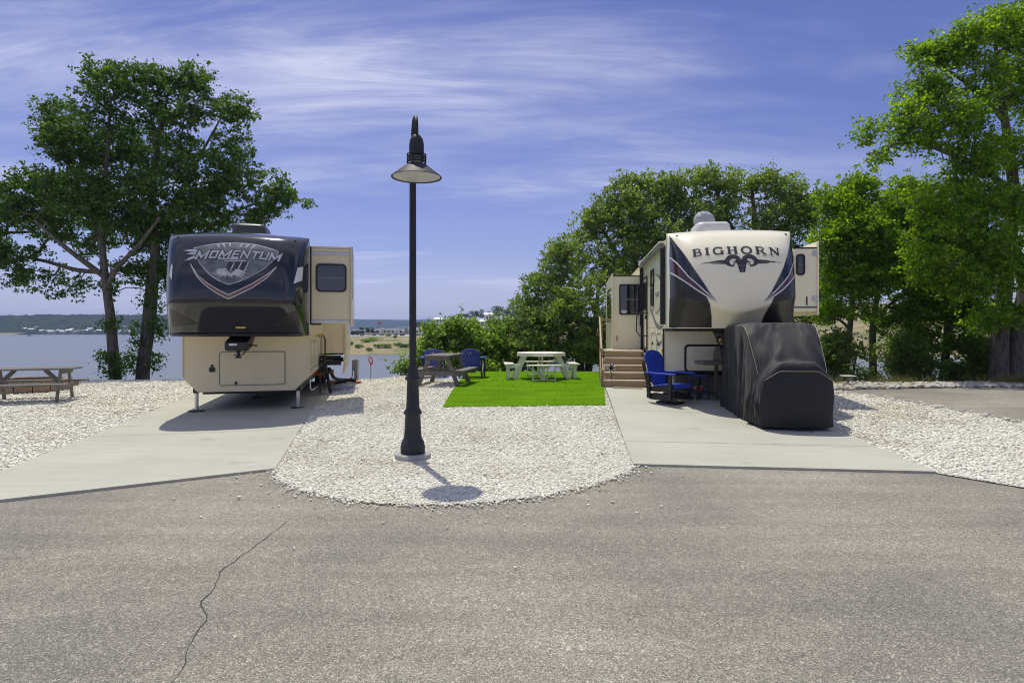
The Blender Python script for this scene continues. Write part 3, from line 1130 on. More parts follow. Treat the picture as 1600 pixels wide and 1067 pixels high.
class Cap:
    """front cap of a fifth-wheel: v = how far forward, as a function of u across and z up"""

    def __init__(s, W, E, zb, zt, crown, upper, zc, vbot, n=5.0, m=2.2, soft=0.0):
        s.W, s.E, s.zb, s.zt, s.crown, s.zc, s.vbot, s.n, s.m = W, E, zb, zt, crown, zc, vbot, n, m
        s.tz, s.tv = smooth_table(upper)
        s.soft = soft

    def top(s, u):
        return s.zt - s.crown * (u / s.W) ** 2

    def v(s, u, z):
        zz = s.zb + (z - s.zb) * (s.zt - s.zb) / (s.top(u) - s.zb)
        zc = s.zc(u)
        if zz >= zc:
            p = float(np.interp(zz, s.tz, s.tv))
        else:
            pc = float(np.interp(zc, s.tz, s.tv))
            t = (zc - zz) / (zc - s.zb)
            p = pc + (s.vbot - pc) * (t ** (1 + s.soft))
        k = max(0.0, 1 - abs(u / s.W) ** s.n) ** (1 / s.m)
        return s.E - (s.E - p) * k

    def mesh(s, z0):
        mb = MB()

        def fn(a, b):
            u = s.W * math.sin(math.pi / 2 * (2 * a - 1))
            bb = b
            z = s.zb + (s.top(u) - s.zb) * bb
            return (u, s.v(u, z), z - z0)
        mb.grid(fn, 72, 64)
        # roof lip and floor lip back to the body
        mb.grid(lambda a, b: (lambda u: (u, s.v(u, s.top(u)) + (s.E + 0.06 - s.v(u, s.top(u))) * b, s.top(u) - z0 + 0.015 * b))(s.W * math.sin(math.pi / 2 * (2 * a - 1))), 72, 2)
        mb.grid(lambda a, b: (lambda u: (u, s.v(u, s.zb) + (s.E + 0.06 - s.v(u, s.zb)) * b, s.zb - z0 - 0.001))(s.W * math.sin(math.pi / 2 * (2 * a - 1))), 72, 2)
        return mb


def resample(pts, n):
    P = [Vector((p[0], p[1])) for p in pts]
    d = [0]
    for i in range(1, len(P)):
        d.append(d[-1] + (P[i] - P[i - 1]).length)
    out = []
    for k in range(n + 1):
        t = d[-1] * k / n
        i = 1
        while i < len(d) - 1 and d[i] < t:
            i += 1
        f = (t - d[i - 1]) / max(1e-9, d[i] - d[i - 1])
        out.append(P[i - 1].lerp(P[i], f))
    return out


def catmull2(pts, k=8):
    a, b = smooth_table(pts, k)
    return list(zip(a, b))


def decal_strip(mb, cap, z0, A, B, n=30, m=6, off=0.004):
    a, b = resample(A, n), resample(B, n)

    def fn(s, t):
        i = min(n, int(round(s * n)))
        p = a[i].lerp(b[i], t)
        u = max(-cap.W * 0.995, min(cap.W * 0.995, p.x))
        return (u, cap.v(u, p.y) - off, p.y - z0)
    mb.grid(fn, n, m)
    return mb


def decal_stroke(mb, cap, z0, pts, w, off=0.004, fn=None, closed=False):
    """a ribbon along 2-d points; w is a width or a list of widths"""
    P = [Vector((p[0], p[1])) for p in pts]
    n = len(P)
    ws = w if isinstance(w, (list, tuple)) else [w] * n
    base = len(mb.v)
    for i in range(n):
        if closed:
            d0 = (P[i] - P[i - 1]).normalized()
            d1 = (P[(i + 1) % n] - P[i]).normalized()
        else:
            d0 = (P[i] - P[i - 1]).normalized() if i else (P[1] - P[0]).normalized()
            d1 = (P[i + 1] - P[i]).normalized() if i < n - 1 else d0
        t = (d0 + d1)
        t = t.normalized() if t.length > 1e-5 else d0
        nn = Vector((-t.y, t.x))
        c = max(0.45, nn.dot(Vector((-d0.y, d0.x))))
        for s in (1, -1):
            q = P[i] + nn * s * ws[i] / 2 / c
            if fn:
                q = Vector(fn(q.x, q.y))
            u = max(-cap.W * 0.99, min(cap.W * 0.99, q.x))
            mb.v.append((u, cap.v(u, q.y) - off, q.y - z0))
    m = n if closed else n - 1
    for i in range(m):
        j = (i + 1) % n
        mb.f.append((base + 2 * i, base + 2 * i + 1, base + 2 * j + 1, base + 2 * j))
    return mb


def arc(cx, cy, rx, ry, a0, a1, n=12):
    return [(cx + rx * math.cos(R(a0 + (a1 - a0) * i / n)), cy + ry * math.sin(R(a0 + (a1 - a0) * i / n))) for i in range(n + 1)]


SERIF = {   # strokes as (points, width); box height 1
    'B': (0.80, [([(0.2, 0), (0.2, 1)], .19), ([(0.03, .035), (0.4, .035)], .07), ([(0.03, .965), (0.4, .965)], .07),
                 ([(0.2, .965), (0.45, .965)] + arc(0.45, .745, .21, .22, 90, -90, 8) + [(0.2, .525)], .10),
                 ([(0.2, .5), (0.47, .5)] + arc(0.47, .27, .25, .235, 90, -90, 8) + [(0.2, .035)], .11)]),
    'I': (0.46, [([(0.23, 0), (0.23, 1)], .19), ([(0.04, .035), (0.42, .035)], .07), ([(0.04, .965), (0.42, .965)], .07)]),
    'G': (0.96, [(arc(0.48, .5, .38, .455, 48, 345, 22), .15), ([(0.80, .02), (0.80, .45)], .17), ([(0.62, .44), (0.95, .44)], .07), ([(0.80, .98), (0.80, .68)], .06)]),
    'H': (0.98, [([(0.22, 0), (0.22, 1)], .19), ([(0.76, 0), (0.76, 1)], .19), ([(0.22, .5), (0.76, .5)], .08),
                 ([(0.04, .035), (0.40, .035)], .07), ([(0.04, .965), (0.40, .965)], .07), ([(0.58, .035), (0.94, .035)], .07), ([(0.58, .965), (0.94, .965)], .07)]),
    'O': (0.98, [(arc(0.48, .5, .38, .455, 0, 360, 26), .16)]),
    'R': (0.92, [([(0.2, 0), (0.2, 1)], .19), ([(0.03, .035), (0.38, .035)], .07), ([(0.03, .965), (0.4, .965)], .07),
                 ([(0.2, .965), (0.47, .965)] + arc(0.47, .72, .23, .245, 90, -90, 8) + [(0.2, .475)], .10), ([(0.46, .48), (0.80, .035), (0.93, .035)], .14)]),
    'N': (1.0, [([(0.2, 0), (0.2, 1)], .09), ([(0.8, 0), (0.8, 1)], .09), ([(0.18, .97), (0.80, .03)], .18),
                ([(0.03, .035), (0.37, .035)], .07), ([(0.03, .965), (0.22, .965)], .07), ([(0.63, .965), (0.97, .965)], .07)]),
}
BLOCK = {
    'M': (1.25, [([(0.1, 0), (0.1, .9), (0.6, .25), (1.1, .9), (1.1, 0)], .24)]),
    'O': (0.95, [([(0.14, .12), (0.14, .88), (0.78, .88), (0.78, .12), (0.14, .12)], .22)]),
    'E': (0.86, [([(0.80, .89), (0.12, .89), (0.12, .11), (0.80, .11)], .21), ([(0.12, .5), (0.7, .5)], .19)]),
    'N': (1.0, [([(0.12, 0), (0.12, .88), (0.80, .12), (0.80, 1.0)], .22)]),
    'T': (0.86, [([(0.0, .89), (0.86, .89)], .21), ([(0.43, .89), (0.43, 0)], .23)]),
    'U': (0.95, [([(0.12, 1), (0.12, .12), (0.80, .12), (0.80, 1)], .22)]),
}


def lettering(cap, z0, word, font, x0, x1, zfun, hfun, mat, parent, name='letter', shear=0.0, off=0.004, gap=0.12, grow=0.0):
    """word laid between x0 and x1 on the cap, one part for each letter; zfun(u) gives the baseline, hfun(u) the height"""
    tot = sum(font[c][0] + gap for c in word) - gap
    sx = (x1 - x0) / tot
    x = 0
    for c in word:
        w, strokes = font[c]
        mb = MB()
        for k, (pts, sw) in enumerate(strokes):
            fine = []
            for i in range(len(pts) - 1):
                for j in range(3):
                    fine.append((pts[i][0] + (pts[i + 1][0] - pts[i][0]) * j / 3, pts[i][1] + (pts[i + 1][1] - pts[i][1]) * j / 3))
            fine.append(pts[-1])

            def fn(a, b, x=x):
                u = x0 + (x + a) * sx
                h = hfun(u)
                return (u + shear * b * h, zfun(u) + b * h)
            decal_stroke(mb, cap, z0, fine, sw + grow, off + 0.0004 * k, fn)
        mb.build(name, mat, parent, fix=False)
        x += w + gap


class Frame:
    """local frame of a trailer: u across, v backwards from the cap seam, z up"""

    def __init__(s, C, d):
        s.C = Vector(C)
        s.d = Vector(d).normalized()
        s.r = Vector((s.d.y, -s.d.x))
        s.rot = math.atan2(-s.d.x, s.d.y)

    def uz(s, px, py, v):
        """point (u, z world) where the sight line through a pixel meets the cross plane at v"""
        k = Vector(((px - 800) / FPX, 1.0))
        o = s.C + s.d * v
        Y = o.dot(s.d) / k.dot(s.d)
        q = k * Y - s.C
        return (q.dot(s.r), CAMZ + (HOR - py) * Y / FPX)


def window(parent, x0, x1, z0, z1, face, axis='y', out=-1, r=0.06, split=True, fw=0.035, name='window'):
    """framed tinted window standing proud of a wall; face = wall coordinate, out = direction the wall faces"""
    mb = MB()
    mb.ring(rrect(x0, x1, z0, z1, r), rrect(x0 + fw, x1 - fw, z0 + fw, z1 - fw, max(0.01, r - fw * 0.5)), face + out * 0.028, face - out * 0.006, axis)
    w = mb.build(name, 'trim_black', parent)
    zm = (z0 + z1) / 2
    if split:
        g = MB()
        g.prism(rrect(x0 + fw, x1 - fw, zm + 0.012, z1 - fw, 0.02), face + out * 0.010, face - out * 0.004, axis)
        g.build('pane', 'glass', w)
        g = MB()
        g.prism(rrect(x0 + fw, x1 - fw, z0 + fw, zm - 0.012, 0.02), face + out * 0.014, face - out * 0.004, axis)
        g.build('pane', 'glass', w)
        g = MB()
        g.prism([(x0 + fw, zm - 0.013), (x1 - fw, zm - 0.013), (x1 - fw, zm + 0.013), (x0 + fw, zm + 0.013)], face + out * 0.02, face + out * 0.0, axis)
        g.build('mullion', 'vent_grey', w)
    else:
        g = MB()
        g.prism(rrect(x0 + fw, x1 - fw, z0 + fw, z1 - fw, 0.02), face + out * 0.010, face - out * 0.004, axis)
        g.build('pane', 'glass', w)
    return w


def wheel(parent, x, y, z, r=0.39, w=0.24):
    s = 1 if x > 0 else -1
    mb = MB()
    prof = [(0.22, -w / 2), (r - 0.03, -w / 2), (r, -w / 2 + 0.04), (r, w / 2 - 0.04), (r - 0.03, w / 2), (0.22, w / 2)]
    mb.lathe(prof, 28)
    t = mb.build('wheel', 'rubber', parent, smooth=True)
    t.rotation_euler = (0, R(90), 0)
    t.location = (x, y, z)
    mb = MB()
    mb.lathe([(0.0, 0.06), (0.06, 0.07), (0.10, 0.05), (0.19, 0.04), (0.222, 0.10), (0.222, 0.115)], 24)
    rim = mb.build('rim', 'alu', t, smooth=True)
    if s < 0:
        rim.rotation_euler = (R(180), 0, 0)
    return t


def air_con(parent, u0, u1, v0, v1, z0, z1, mat, band):
    mb = MB()
    h = z1 - z0

    def fn(a, b):
        # rounded shroud, tapered to the top
        ang = 2 * math.pi * a
        sx, sy = math.cos(ang), math.sin(ang)
        e = 0.35
        px = math.copysign(abs(sx) ** e, sx)
        py = math.copysign(abs(sy) ** e, sy)
        prof = [(1.0, 0.0), (1.0, 0.35), (0.985, 0.62), (0.94, 0.84), (0.84, 0.95), (0.6, 0.99), (0.0, 1.0)]
        i = min(len(prof) - 2, int(b * (len(prof) - 1)))
        f = b * (len(prof) - 1) - i
        k = prof[i][0] * (1 - f) + prof[i + 1][0] * f
        z = prof[i][1] * (1 - f) + prof[i + 1][1] * f
        return ((u0 + u1) / 2 + px * k * (u1 - u0) / 2, (v0 + v1) / 2 + py * k * (v1 - v0) / 2, z0 + h * z)
    mb.grid(fn, 56, 12)
    o = mb.build('air_conditioner', mat, parent, smooth=True, ang=50)
    mb = MB()
    mb.prism(rrect(u0 + 0.03, u1 - 0.03, z0 + 0.02, z0 + 0.42 * h, 0.03), v0 - 0.006, v0 + 0.02)
    mb.build('vent', band, o)
    return o


def tan_trailer():
    fr = Frame((-5.147, 11.38), (-0.2334, 0.9724))
    z0 = 0.03
    t = thing('fifth_wheel_trailer', 'tan fifth-wheel trailer with glossy black nose reading MOMENTUM', 'trailer', (fr.C.x, fr.C.y, z0), fr.rot)
    cap = Cap(1.25, 0.45, 1.556, 3.55, 0.07, [(1.9, -0.30), (2.155, -0.40), (2.5, -0.385), (2.85, -0.315), (3.15, -0.20), (3.36, -0.04), (3.47, 0.12), (3.55, 0.40)],
              lambda u: 2.14, 0.10, n=6.0, m=2.4, soft=0.15)
    nose = cap.mesh(z0).build('front_cap', 'black_gloss', t, smooth=True, ang=50)
    g = lambda px, py: fr.uz(px, py, -0.33)
    # bumper lip under the nose
    mb = MB()
    mb.grid(lambda a, b: (lambda u: (u, cap.v(u, 1.60) - 0.03 * math.cos(math.pi * (b - 0.5)), 1.545 - z0 + 0.07 * b))(1.16 * (2 * a - 1)), 40, 6)
    mb.build('nose_lip', 'black_gloss', nose, smooth=True)
    # shield
    top = catmull2([g(299, 386), g(329, 379.5), g(361, 377.5), g(395, 380), g(434, 391)])
    bot = [g(*p) for p in ((304, 398), (312, 412), (330, 431), (345, 440), (358.4, 445), (374, 440.5), (395, 430.5), (414, 419), (428, 405))]
    mb = decal_strip(MB(), cap, z0, top, bot, 36, 12, 0.003)
    sh = mb.build('shield_decal', 'burst', nose, smooth=True, fix=False)
    mb = MB()
    decal_stroke(mb, cap, z0, [(p.x, p.y) for p in resample(list(top) + list(reversed(bot)), 70)], 0.020, 0.0045, closed=True)
    mb.build('shield_rim', 'silver_decal', nose, fix=False)
    # burst rays
    mb = MB()
    cx, cz = g(360, 421)
    rr = random.Random(3)
    for k in range(60):
        a = 2 * math.pi * (k + rr.uniform(-0.3, 0.3)) / 60
        l1 = rr.uniform(0.16, 0.30) * (1.35 if abs(math.cos(a)) > 0.6 else 0.85)
        l0 = rr.uniform(0.05, 0.12)
        p0 = (cx + l0 * math.cos(a), cz + l0 * math.sin(a) * 0.8)
        p1 = (cx + l1 * math.cos(a), cz + l1 * math.sin(a) * 0.8)
        if p1[1] > cz + 0.02:
            continue
        decal_stroke(mb, cap, z0, [p0, ((p0[0] + p1[0]) / 2, (p0[1] + p1[1]) / 2), p1], [0.028, 0.016, 0.002], 0.0055 + 0.0001 * k)
    for k, (x, y, x2, y2) in enumerate(((341, 385, 336, 380), (349, 385, 345, 378.5), (357, 384, 355, 378), (372, 385, 375, 378.5), (380, 386, 386, 380), (389, 388, 396, 381.5))):
        decal_stroke(mb, cap, z0, [g(x, y), g(x2, y2)], [0.012, 0.035], 0.0055 + 0.0001 * k)
    mb.build('burst_rays', 'letter_silver', nose, fix=False, kind='stuff')
    # word mark
    zl = lambda u: (lambda f: g(296, 406)[1] * (1 - f) + g(440, 409.5)[1] * f + 0.055 * math.sin(math.pi * f))((u + 0.72) / 1.60)
    hl = lambda u: 0.165 - 0.012 * (u + 0.7)
    ua, ub = g(303, 400)[0], g(436, 400)[0]
    lettering(cap, z0, 'MOMENTUM', BLOCK, ua, ub, zl, hl, 'letter_dark', nose, 'letter_outline', 0.35, 0.008, 0.10, 0.16)  # wider dark outline printed behind the silver letters
    lettering(cap, z0, 'MOMENTUM', BLOCK, ua, ub, zl, hl, 'letter_silver', nose, 'letter', 0.35, 0.0165, 0.10, -0.01)
    mb = MB()
    for k, (a, b) in enumerate((((284.5, 390.0), (305, 390.5)), ((289, 395.5), (304, 395.2)), ((287, 407), (303, 400.5)))):
        p, q = g(*a), g(*b)
        decal_stroke(mb, cap, z0, [p, ((p[0] + q[0]) / 2, (p[1] + q[1]) / 2), q], [0.004, 0.045, 0.05], 0.010 + 0.0004 * k)
    mb.build('speed_wing', 'letter_silver', nose, fix=False)
    # three slashes
    mb = MB()
    for k in range(3):
        p, q = g(355 + k * 11, 424.5), g(361.5 + k * 11, 409)
        decal_stroke(mb, cap, z0, [p, q], 0.085, 0.009 + 0.0003 * k)
    mb.build('slash_mark', 'letter_dark', nose, fix=False)
    mb = MB()
    for k in range(3):
        p, q = g(359.5 + k * 11, 424.0), g(366 + k * 11, 409.5)
        decal_stroke(mb, cap, z0, [p, q], 0.016, 0.011 + 0.0003 * k)
    p, q = g(350, 407.5), g(384, 407.5)
    decal_stroke(mb, cap, z0, [p, q], 0.022, 0.012)
    p, q = g(340, 403.5), g(372, 404.5)
    decal_stroke(mb, cap, z0, [p, q], 0.026, 0.0125)
    mb.build('slash_edge', 'letter_silver', nose, fix=False)
    # chevron
    up = [g(*p) for p in ((296.5, 412), (310, 431), (326, 443.5), (344, 454), (358.4, 461.0), (376, 452.8), (395, 443.5), (416, 430.5), (432, 417))]
    lo = [g(*p) for p in ((296.5, 412), (309, 433.5), (325, 448.5), (343, 460), (358.4, 467.5), (377, 459), (396, 449.5), (417, 435), (432, 417))]
    decal_strip(MB(), cap, z0, up, lo, 48, 3, 0.004).build('chevron_stripe', 'brown_decal', nose, fix=False)
    mb = MB()
    decal_stroke(mb, cap, z0, [(p.x, p.y) for p in resample(up, 48)], 0.013, 0.006)
    decal_stroke(mb, cap, z0, [(p.x, p.y) for p in resample(lo, 48)], 0.013, 0.0065)
    mb.build('chevron_outline', 'white_decal', nose, fix=False)
    # side flashes
    for pts in (((463.5, 416.5), (471, 414.5), (470, 437), (458, 443)), ((263.0, 411), (266.3, 414), (266.3, 437), (260.5, 429))):
        q = [g(*p) for p in pts]
        decal_strip(MB(), cap, z0, [q[0], q[1]], [q[3], q[2]], 6, 8, 0.004).build('side_flash', 'white_decal', nose, fix=False)
    # lighter patches paint the concrete's reflection low on the nose
    for sx in (-1, 1):
        q = [(sx * 1.10, 2.05), (sx * 0.93, 1.98), (sx * 0.62, 1.78), (sx * 1.12, 1.72)]
        decal_strip(MB(), cap, z0, [q[0], q[1]], [q[3], q[2]], 8, 8, 0.004).build('reflection_patch', 'charcoal_gloss', nose, smooth=True, fix=False)
        mb = MB()
        u = sx * 1.02
        zz = 3.37
        mb.lathe([(0.0, 0.012), (0.018, 0.010), (0.026, 0.0)], 14)
        o = mb.build('marker_light', 'dark_lens', nose, smooth=True)
        o.location = (u, cap.v(u, zz) - 0.004, zz - z0)
        o.rotation_euler = (R(72), 0, 0)
    for sx in (-1, 1):
        mb = MB()
        mb.box(sx * 1.252 - 0.012, sx * 1.252 + 0.012, 0.49, 0.55, 1.585 - z0, 1.64 - z0)
        mb.build('marker_light', 'amber', t, bevel=0.005)
    # pin box light
    mb = MB()
    lu, lz = g(371.5, 512.5)
    lz = 1.715
    mb.box(lu - 0.085, lu + 0.085, cap.v(0, lz) - 0.03, cap.v(0, lz) + 0.02, lz - z0 - 0.018, lz - z0 + 0.018)
    mb.build('step_light', 'yellow', nose, bevel=0.006)
    # upper body behind the nose and the lower body
    mb = MB()
    mb.prism([(-1.24, 1.56 - z0), (1.24, 1.56 - z0), (1.24, 3.38 - z0), (1.16, 3.46 - z0), (-1.16, 3.46 - z0), (-1.24, 3.38 - z0)], 0.455, 11.0)
    body = mb.build('upper_body', 'beige', t, bevel=0.012)
    mb = MB()
    mb.prism([(-1.19, 1.557 - z0), (1.19, 1.557 - z0), (1.19, 0.70 - z0), (0.92, 0.42 - z0), (-0.92, 0.42 - z0), (-1.19, 0.70 - z0)], 1.0, 11.0)
    low = mb.build('lower_body', 'beige', t, bevel=0.012)
    mb = MB()
    mb.grid(lambda a, b: (-1.15 + 2.3 * a, 0.47 + 10.5 * b, 3.455 - z0 + 0.085 * math.sin(math.pi * a)), 16, 4)
    mb.build('roof', 'cream', t, smooth=True, fix=False)
    # corner trims
    for sx in (-1, 1):
        mb = MB()
        mb.box(sx * 1.245 - 0.012, sx * 1.245 + 0.012, 0.44, 0.475, 1.56 - z0, 3.42 - z0)
        mb.build('corner_trim', 'alu', t)
        mb = MB()
        mb.box(sx * 1.19 - 0.014, sx * 1.19 + 0.014, 0.985, 1.02, 0.72 - z0, 1.55 - z0)
        mb.build('corner_trim', 'beige', t)
    # storage hatch on the lower front
    a = fr.uz(342.5, 603, 1.0)
    b = fr.uz(446, 548.5, 1.0)
    ring = MB()
    ring.ring(rrect(a[0], b[0], a[1] - z0, b[1] - z0, 0.06), rrect(a[0] + 0.016, b[0] - 0.016, a[1] - z0 + 0.016, b[1] - z0 - 0.016, 0.05), 0.990, 1.004)
    hatch = ring.build('storage_hatch', 'vent_grey', t)
    mb = MB()
    mb.prism(rrect(a[0] + 0.018, b[0] - 0.018, a[1] - z0 + 0.018, b[1] - z0 - 0.018, 0.05), 0.992, 1.004)
    mb.build('hatch_panel', 'beige', hatch)
    q = fr.uz(369, 598.5, 1.0)
    mb = MB()
    mb.box(q[0] - 0.022, q[0] + 0.022, 0.97, 0.992, q[1] - z0 - 0.03, q[1] - z0 + 0.03)
    mb.build('latch', 'trim_black', hatch, bevel=0.005)
    for px in (354, 396, 436):
        q = fr.uz(px, 599, 1.0)
        mb = MB()
        mb.lathe([(0.0, 0.01), (0.014, 0.008), (0.018, 0.0)], 10)
        o = mb.build('hatch_screw', 'alu', hatch, smooth=True)
        o.location = (q[0], 0.992, q[1] - z0)
        o.rotation_euler = (R(90), 0, 0)
    q = fr.uz(331.5, 577.5, 1.0)
    mb = MB()
    mb.box(q[0] - 0.05, q[0] + 0.05, 0.965, 1.0, q[1] - z0 - 0.045, q[1] - z0 + 0.045)
    mb.box(q[0] - 0.02, q[0] + 0.02, 0.975, 1.0, q[1] - z0 + 0.05, q[1] - z0 + 0.10)
    mb.build('power_inlet', 'trim_black', t, bevel=0.006)
    # pin box and king pin
    q = fr.uz(372, 537, 0.25)
    mb = MB()
    x = q[0]
    mb.prism([(0.05, 1.44 - z0), (0.05, 1.30 - z0), (0.18, 1.27 - z0), (0.52, 1.33 - z0), (0.95, 1.55 - z0), (0.55, 1.56 - z0)], x - 0.20, x + 0.20, 'x')
    pin = mb.build('pin_box', 'steel_black', t, bevel=0.015)
    mb = MB()
    mb.lathe([(0.0, 0), (0.055, 0), (0.055, 0.03), (0.03, 0.04), (0.03, 0.10), (0.05, 0.12), (0.05, 0.16)], 18, (x, 0.28, 1.13 - z0))
    mb.build('king_pin', 'steel_black', pin, smooth=True)
    mb = MB()
    mb.box(x - 0.12, x + 0.02, 0.042, 0.05, 1.375 - z0, 1.415 - z0)
    mb.build('name_plate', 'white_decal', pin)
    mb = MB()
    mb.tube([(x + 0.16, 0.2, 1.36 - z0), (x + 0.26, 0.16, 1.38 - z0), (x + 0.36, 0.15, 1.37 - z0)], 0.014, 8)
    mb.tube([(x + 0.14, 0.25, 1.30 - z0), (x + 0.12, 0.15, 1.21 - z0), (x + 0.0, 0.14, 1.18 - z0), (x - 0.06, 0.2, 1.20 - z0)], 0.012, 8)
    mb.build('breakaway_cable', 'trim_black', pin, smooth=True)
    # landing legs
    for sx in (-1, 1):
        mb = MB()
        mb.box(sx * 0.97 - 0.055, sx * 0.97 + 0.055, 1.07, 1.18, 0.40 - z0, 0.60 - z0)
        lg = mb.build('landing_leg', 'steel_black', t, bevel=0.006)
        mb = MB()
        mb.tube([(sx * 0.97, 1.125, 0.015), (sx * 0.97, 1.125, 0.46 - z0)], 0.036, 14)
        mb.build('leg_tube', 'alu', lg, smooth=True)
        mb = MB()
        mb.lathe([(0.05, 0.035), (0.15, 0.022), (0.155, 0.004), (0.0, 0.004)], 20, (sx * 0.97, 1.125, 0))
        mb.build('foot_plate', 'steel_black', lg, smooth=True)
    mb = MB()
    mb.tube([(-0.2, 3.4, 0.02), (-0.2, 3.4, 0.44)], 0.03, 10)
    mb.lathe([(0.12, 0.004), (0.12, 0.02), (0.03, 0.03)], 16, (-0.2, 3.4, 0))
    mb.build('stabiliser_jack', 'steel_black', t, smooth=True)
    # roof unit
    air_con(t, *[fr.uz(px, 355, 1.4)[0] for px in (361, 417)], 1.3, 2.2, 3.52 - z0, 3.90 - z0, 'ac_grey', 'trim_black')
    # slide-out beside the nose
    s0, s1, sz0, sz1 = 1.24, 2.045, 1.80 - z0, 3.33 - z0
    mb = MB()
    mb.box(s0, s1, 0.72, 2.9, sz0, sz1)
    sl = mb.build('slide_out', 'beige', t, bevel=0.012)
    a, b = fr.uz(493.5, 456, 0.72), fr.uz(541.5, 413, 0.72)
    window(sl, a[0], b[0], a[1] - z0, b[1] - z0, 0.72, r=0.09)
    for zz, hh in ((3.205, 0.05), (1.815, 0.05)):
        mb = MB()
        mb.box(s0 + 0.02, s1 - 0.02, 0.70, 0.722, zz - z0, zz + hh - z0)
        mb.build('slide_rail', 'alu', sl, bevel=0.004)
    mb = MB()
    mb.box(s1 - 0.005, s1 + 0.03, 0.66, 2.95, sz0 - 0.06, sz1 + 0.05)
    mb.build('outer_flange', 'beige', sl, bevel=0.008)
    mb = MB()
    mb.box(s1 + 0.03, s1 + 0.042, 0.652, 0.70, sz0 + 0.5, sz1 + 0.04)
    mb.build('flange_edge', 'alu', sl)
    mb = MB()
    mb.box(s0 - 0.01, s0 + 0.03, 0.69, 0.725, sz0 - 0.03, sz1 + 0.03)
    mb.box(s0 + 0.03, s0 + 0.22, 0.70, 0.74, sz0 - 0.035, sz0 - 0.004)
    mb.build('wiper_seal', 'trim_black', sl)
    mb = MB()
    mb.box(s0 + 0.02, s1 + 0.01, 0.74, 2.9, sz1 + 0.005, sz1 + 0.05)
    mb.build('slide_topper', 'beige', sl, bevel=0.006)
    # lower slide-out further back
    mb = MB()
    mb.box(1.19, 1.79, 4.5, 8.4, 1.04 - z0, 3.1 - z0)
    sl2 = mb.build('slide_out', 'beige', t, bevel=0.012)
    mb = MB()
    mb.prism([(1.79, 3.1 - z0), (1.84, 3.1 - z0), (1.85, 0.95 - z0), (1.80, 0.52 - z0), (1.74, 0.50 - z0), (1.79, 0.95 - z0)], 4.44, 8.45)
    mb.build('slide_skirt', 'beige', sl2, bevel=0.006)
    mb = MB()
    mb.box(1.12, 1.20, 4.46, 4.52, 0.95 - z0, 3.0 - z0)
    mb.build('wiper_seal', 'trim_black', sl2)
    for y in (4.62, 6.4):
        mb = MB()
        mb.bar((0.9, y, 0.95 - z0), (1.70, y, 0.95 - z0), 0.06, 0.05)
        mb.bar((0.9, y, 0.78 - z0), (1.70, y, 0.78 - z0), 0.05, 0.12)
        mb.build('slide_arm', 'steel_black', sl2)
    # side wall fittings: baggage doors, handrail, folded steps, plumbing
    for v0, v1 in ((1.35, 2.35), (2.5, 3.3)):
        mb = MB()
        mb.ring(rrect(v0, v1, 0.80 - z0, 1.42 - z0, 0.05), rrect(v0 + 0.02, v1 - 0.02, 0.82 - z0, 1.40 - z0, 0.04), 1.186, 1.202, 'x')
        mb.build('baggage_door', 'alu', t)
    mb = MB()
    mb.tube([(1.20, 3.5, 1.50 - z0), (1.32, 3.5, 1.52 - z0), (1.36, 3.5, 1.42 - z0), (1.36, 3.5, 0.85 - z0), (1.20, 3.5, 0.80 - z0)], 0.018, 8)
    mb.build('grab_rail', 'steel_black', t, smooth=True)
    mb = MB()
    mb.box(1.20, 1.31, 3.46, 3.52, 1.51 - z0, 1.57 - z0)
    mb.build('rail_bracket', 'yellow', t, bevel=0.008)
    mb = MB()
    for i in range(3):
        zz = 0.24 + 0.30 * i
        mb.box(1.16, 1.52, 3.60 + 0.05 * i, 3.90 + 0.05 * i, zz, zz + 0.03)
    for y in (3.62, 3.88):
        mb.bar((1.48, y, 0.04), (1.30, y + 0.1, 0.98), 0.035, 0.06)
        mb.bar((1.22, y, 0.04), (1.22, y + 0.1, 0.98), 0.03, 0.05)
    mb.build('folding_steps', 'steel_black', t, bevel=0.004)
    mb = MB()
    mb.box(-0.95, 0.95, 1.5, 10.5, 0.33 - z0, 0.44 - z0)
    mb.build('chassis', 'steel_black', t)
    for y in (6.5, 7.4):
        for sx in (-1, 1):
            wheel(t, sx * 1.02, y, 0.40)
    for x, z in ((0.86, 0.60), (1.02, 0.52)):
        mb = MB()
        mb.tube([(x, 4.1, z), (x + 0.25, 4.1, z - 0.02)], 0.05, 12)
        mb.build('drain_valve', 'orange', t, smooth=True)
    return fr, t


FR_A, TRAILER_A = tan_trailer()


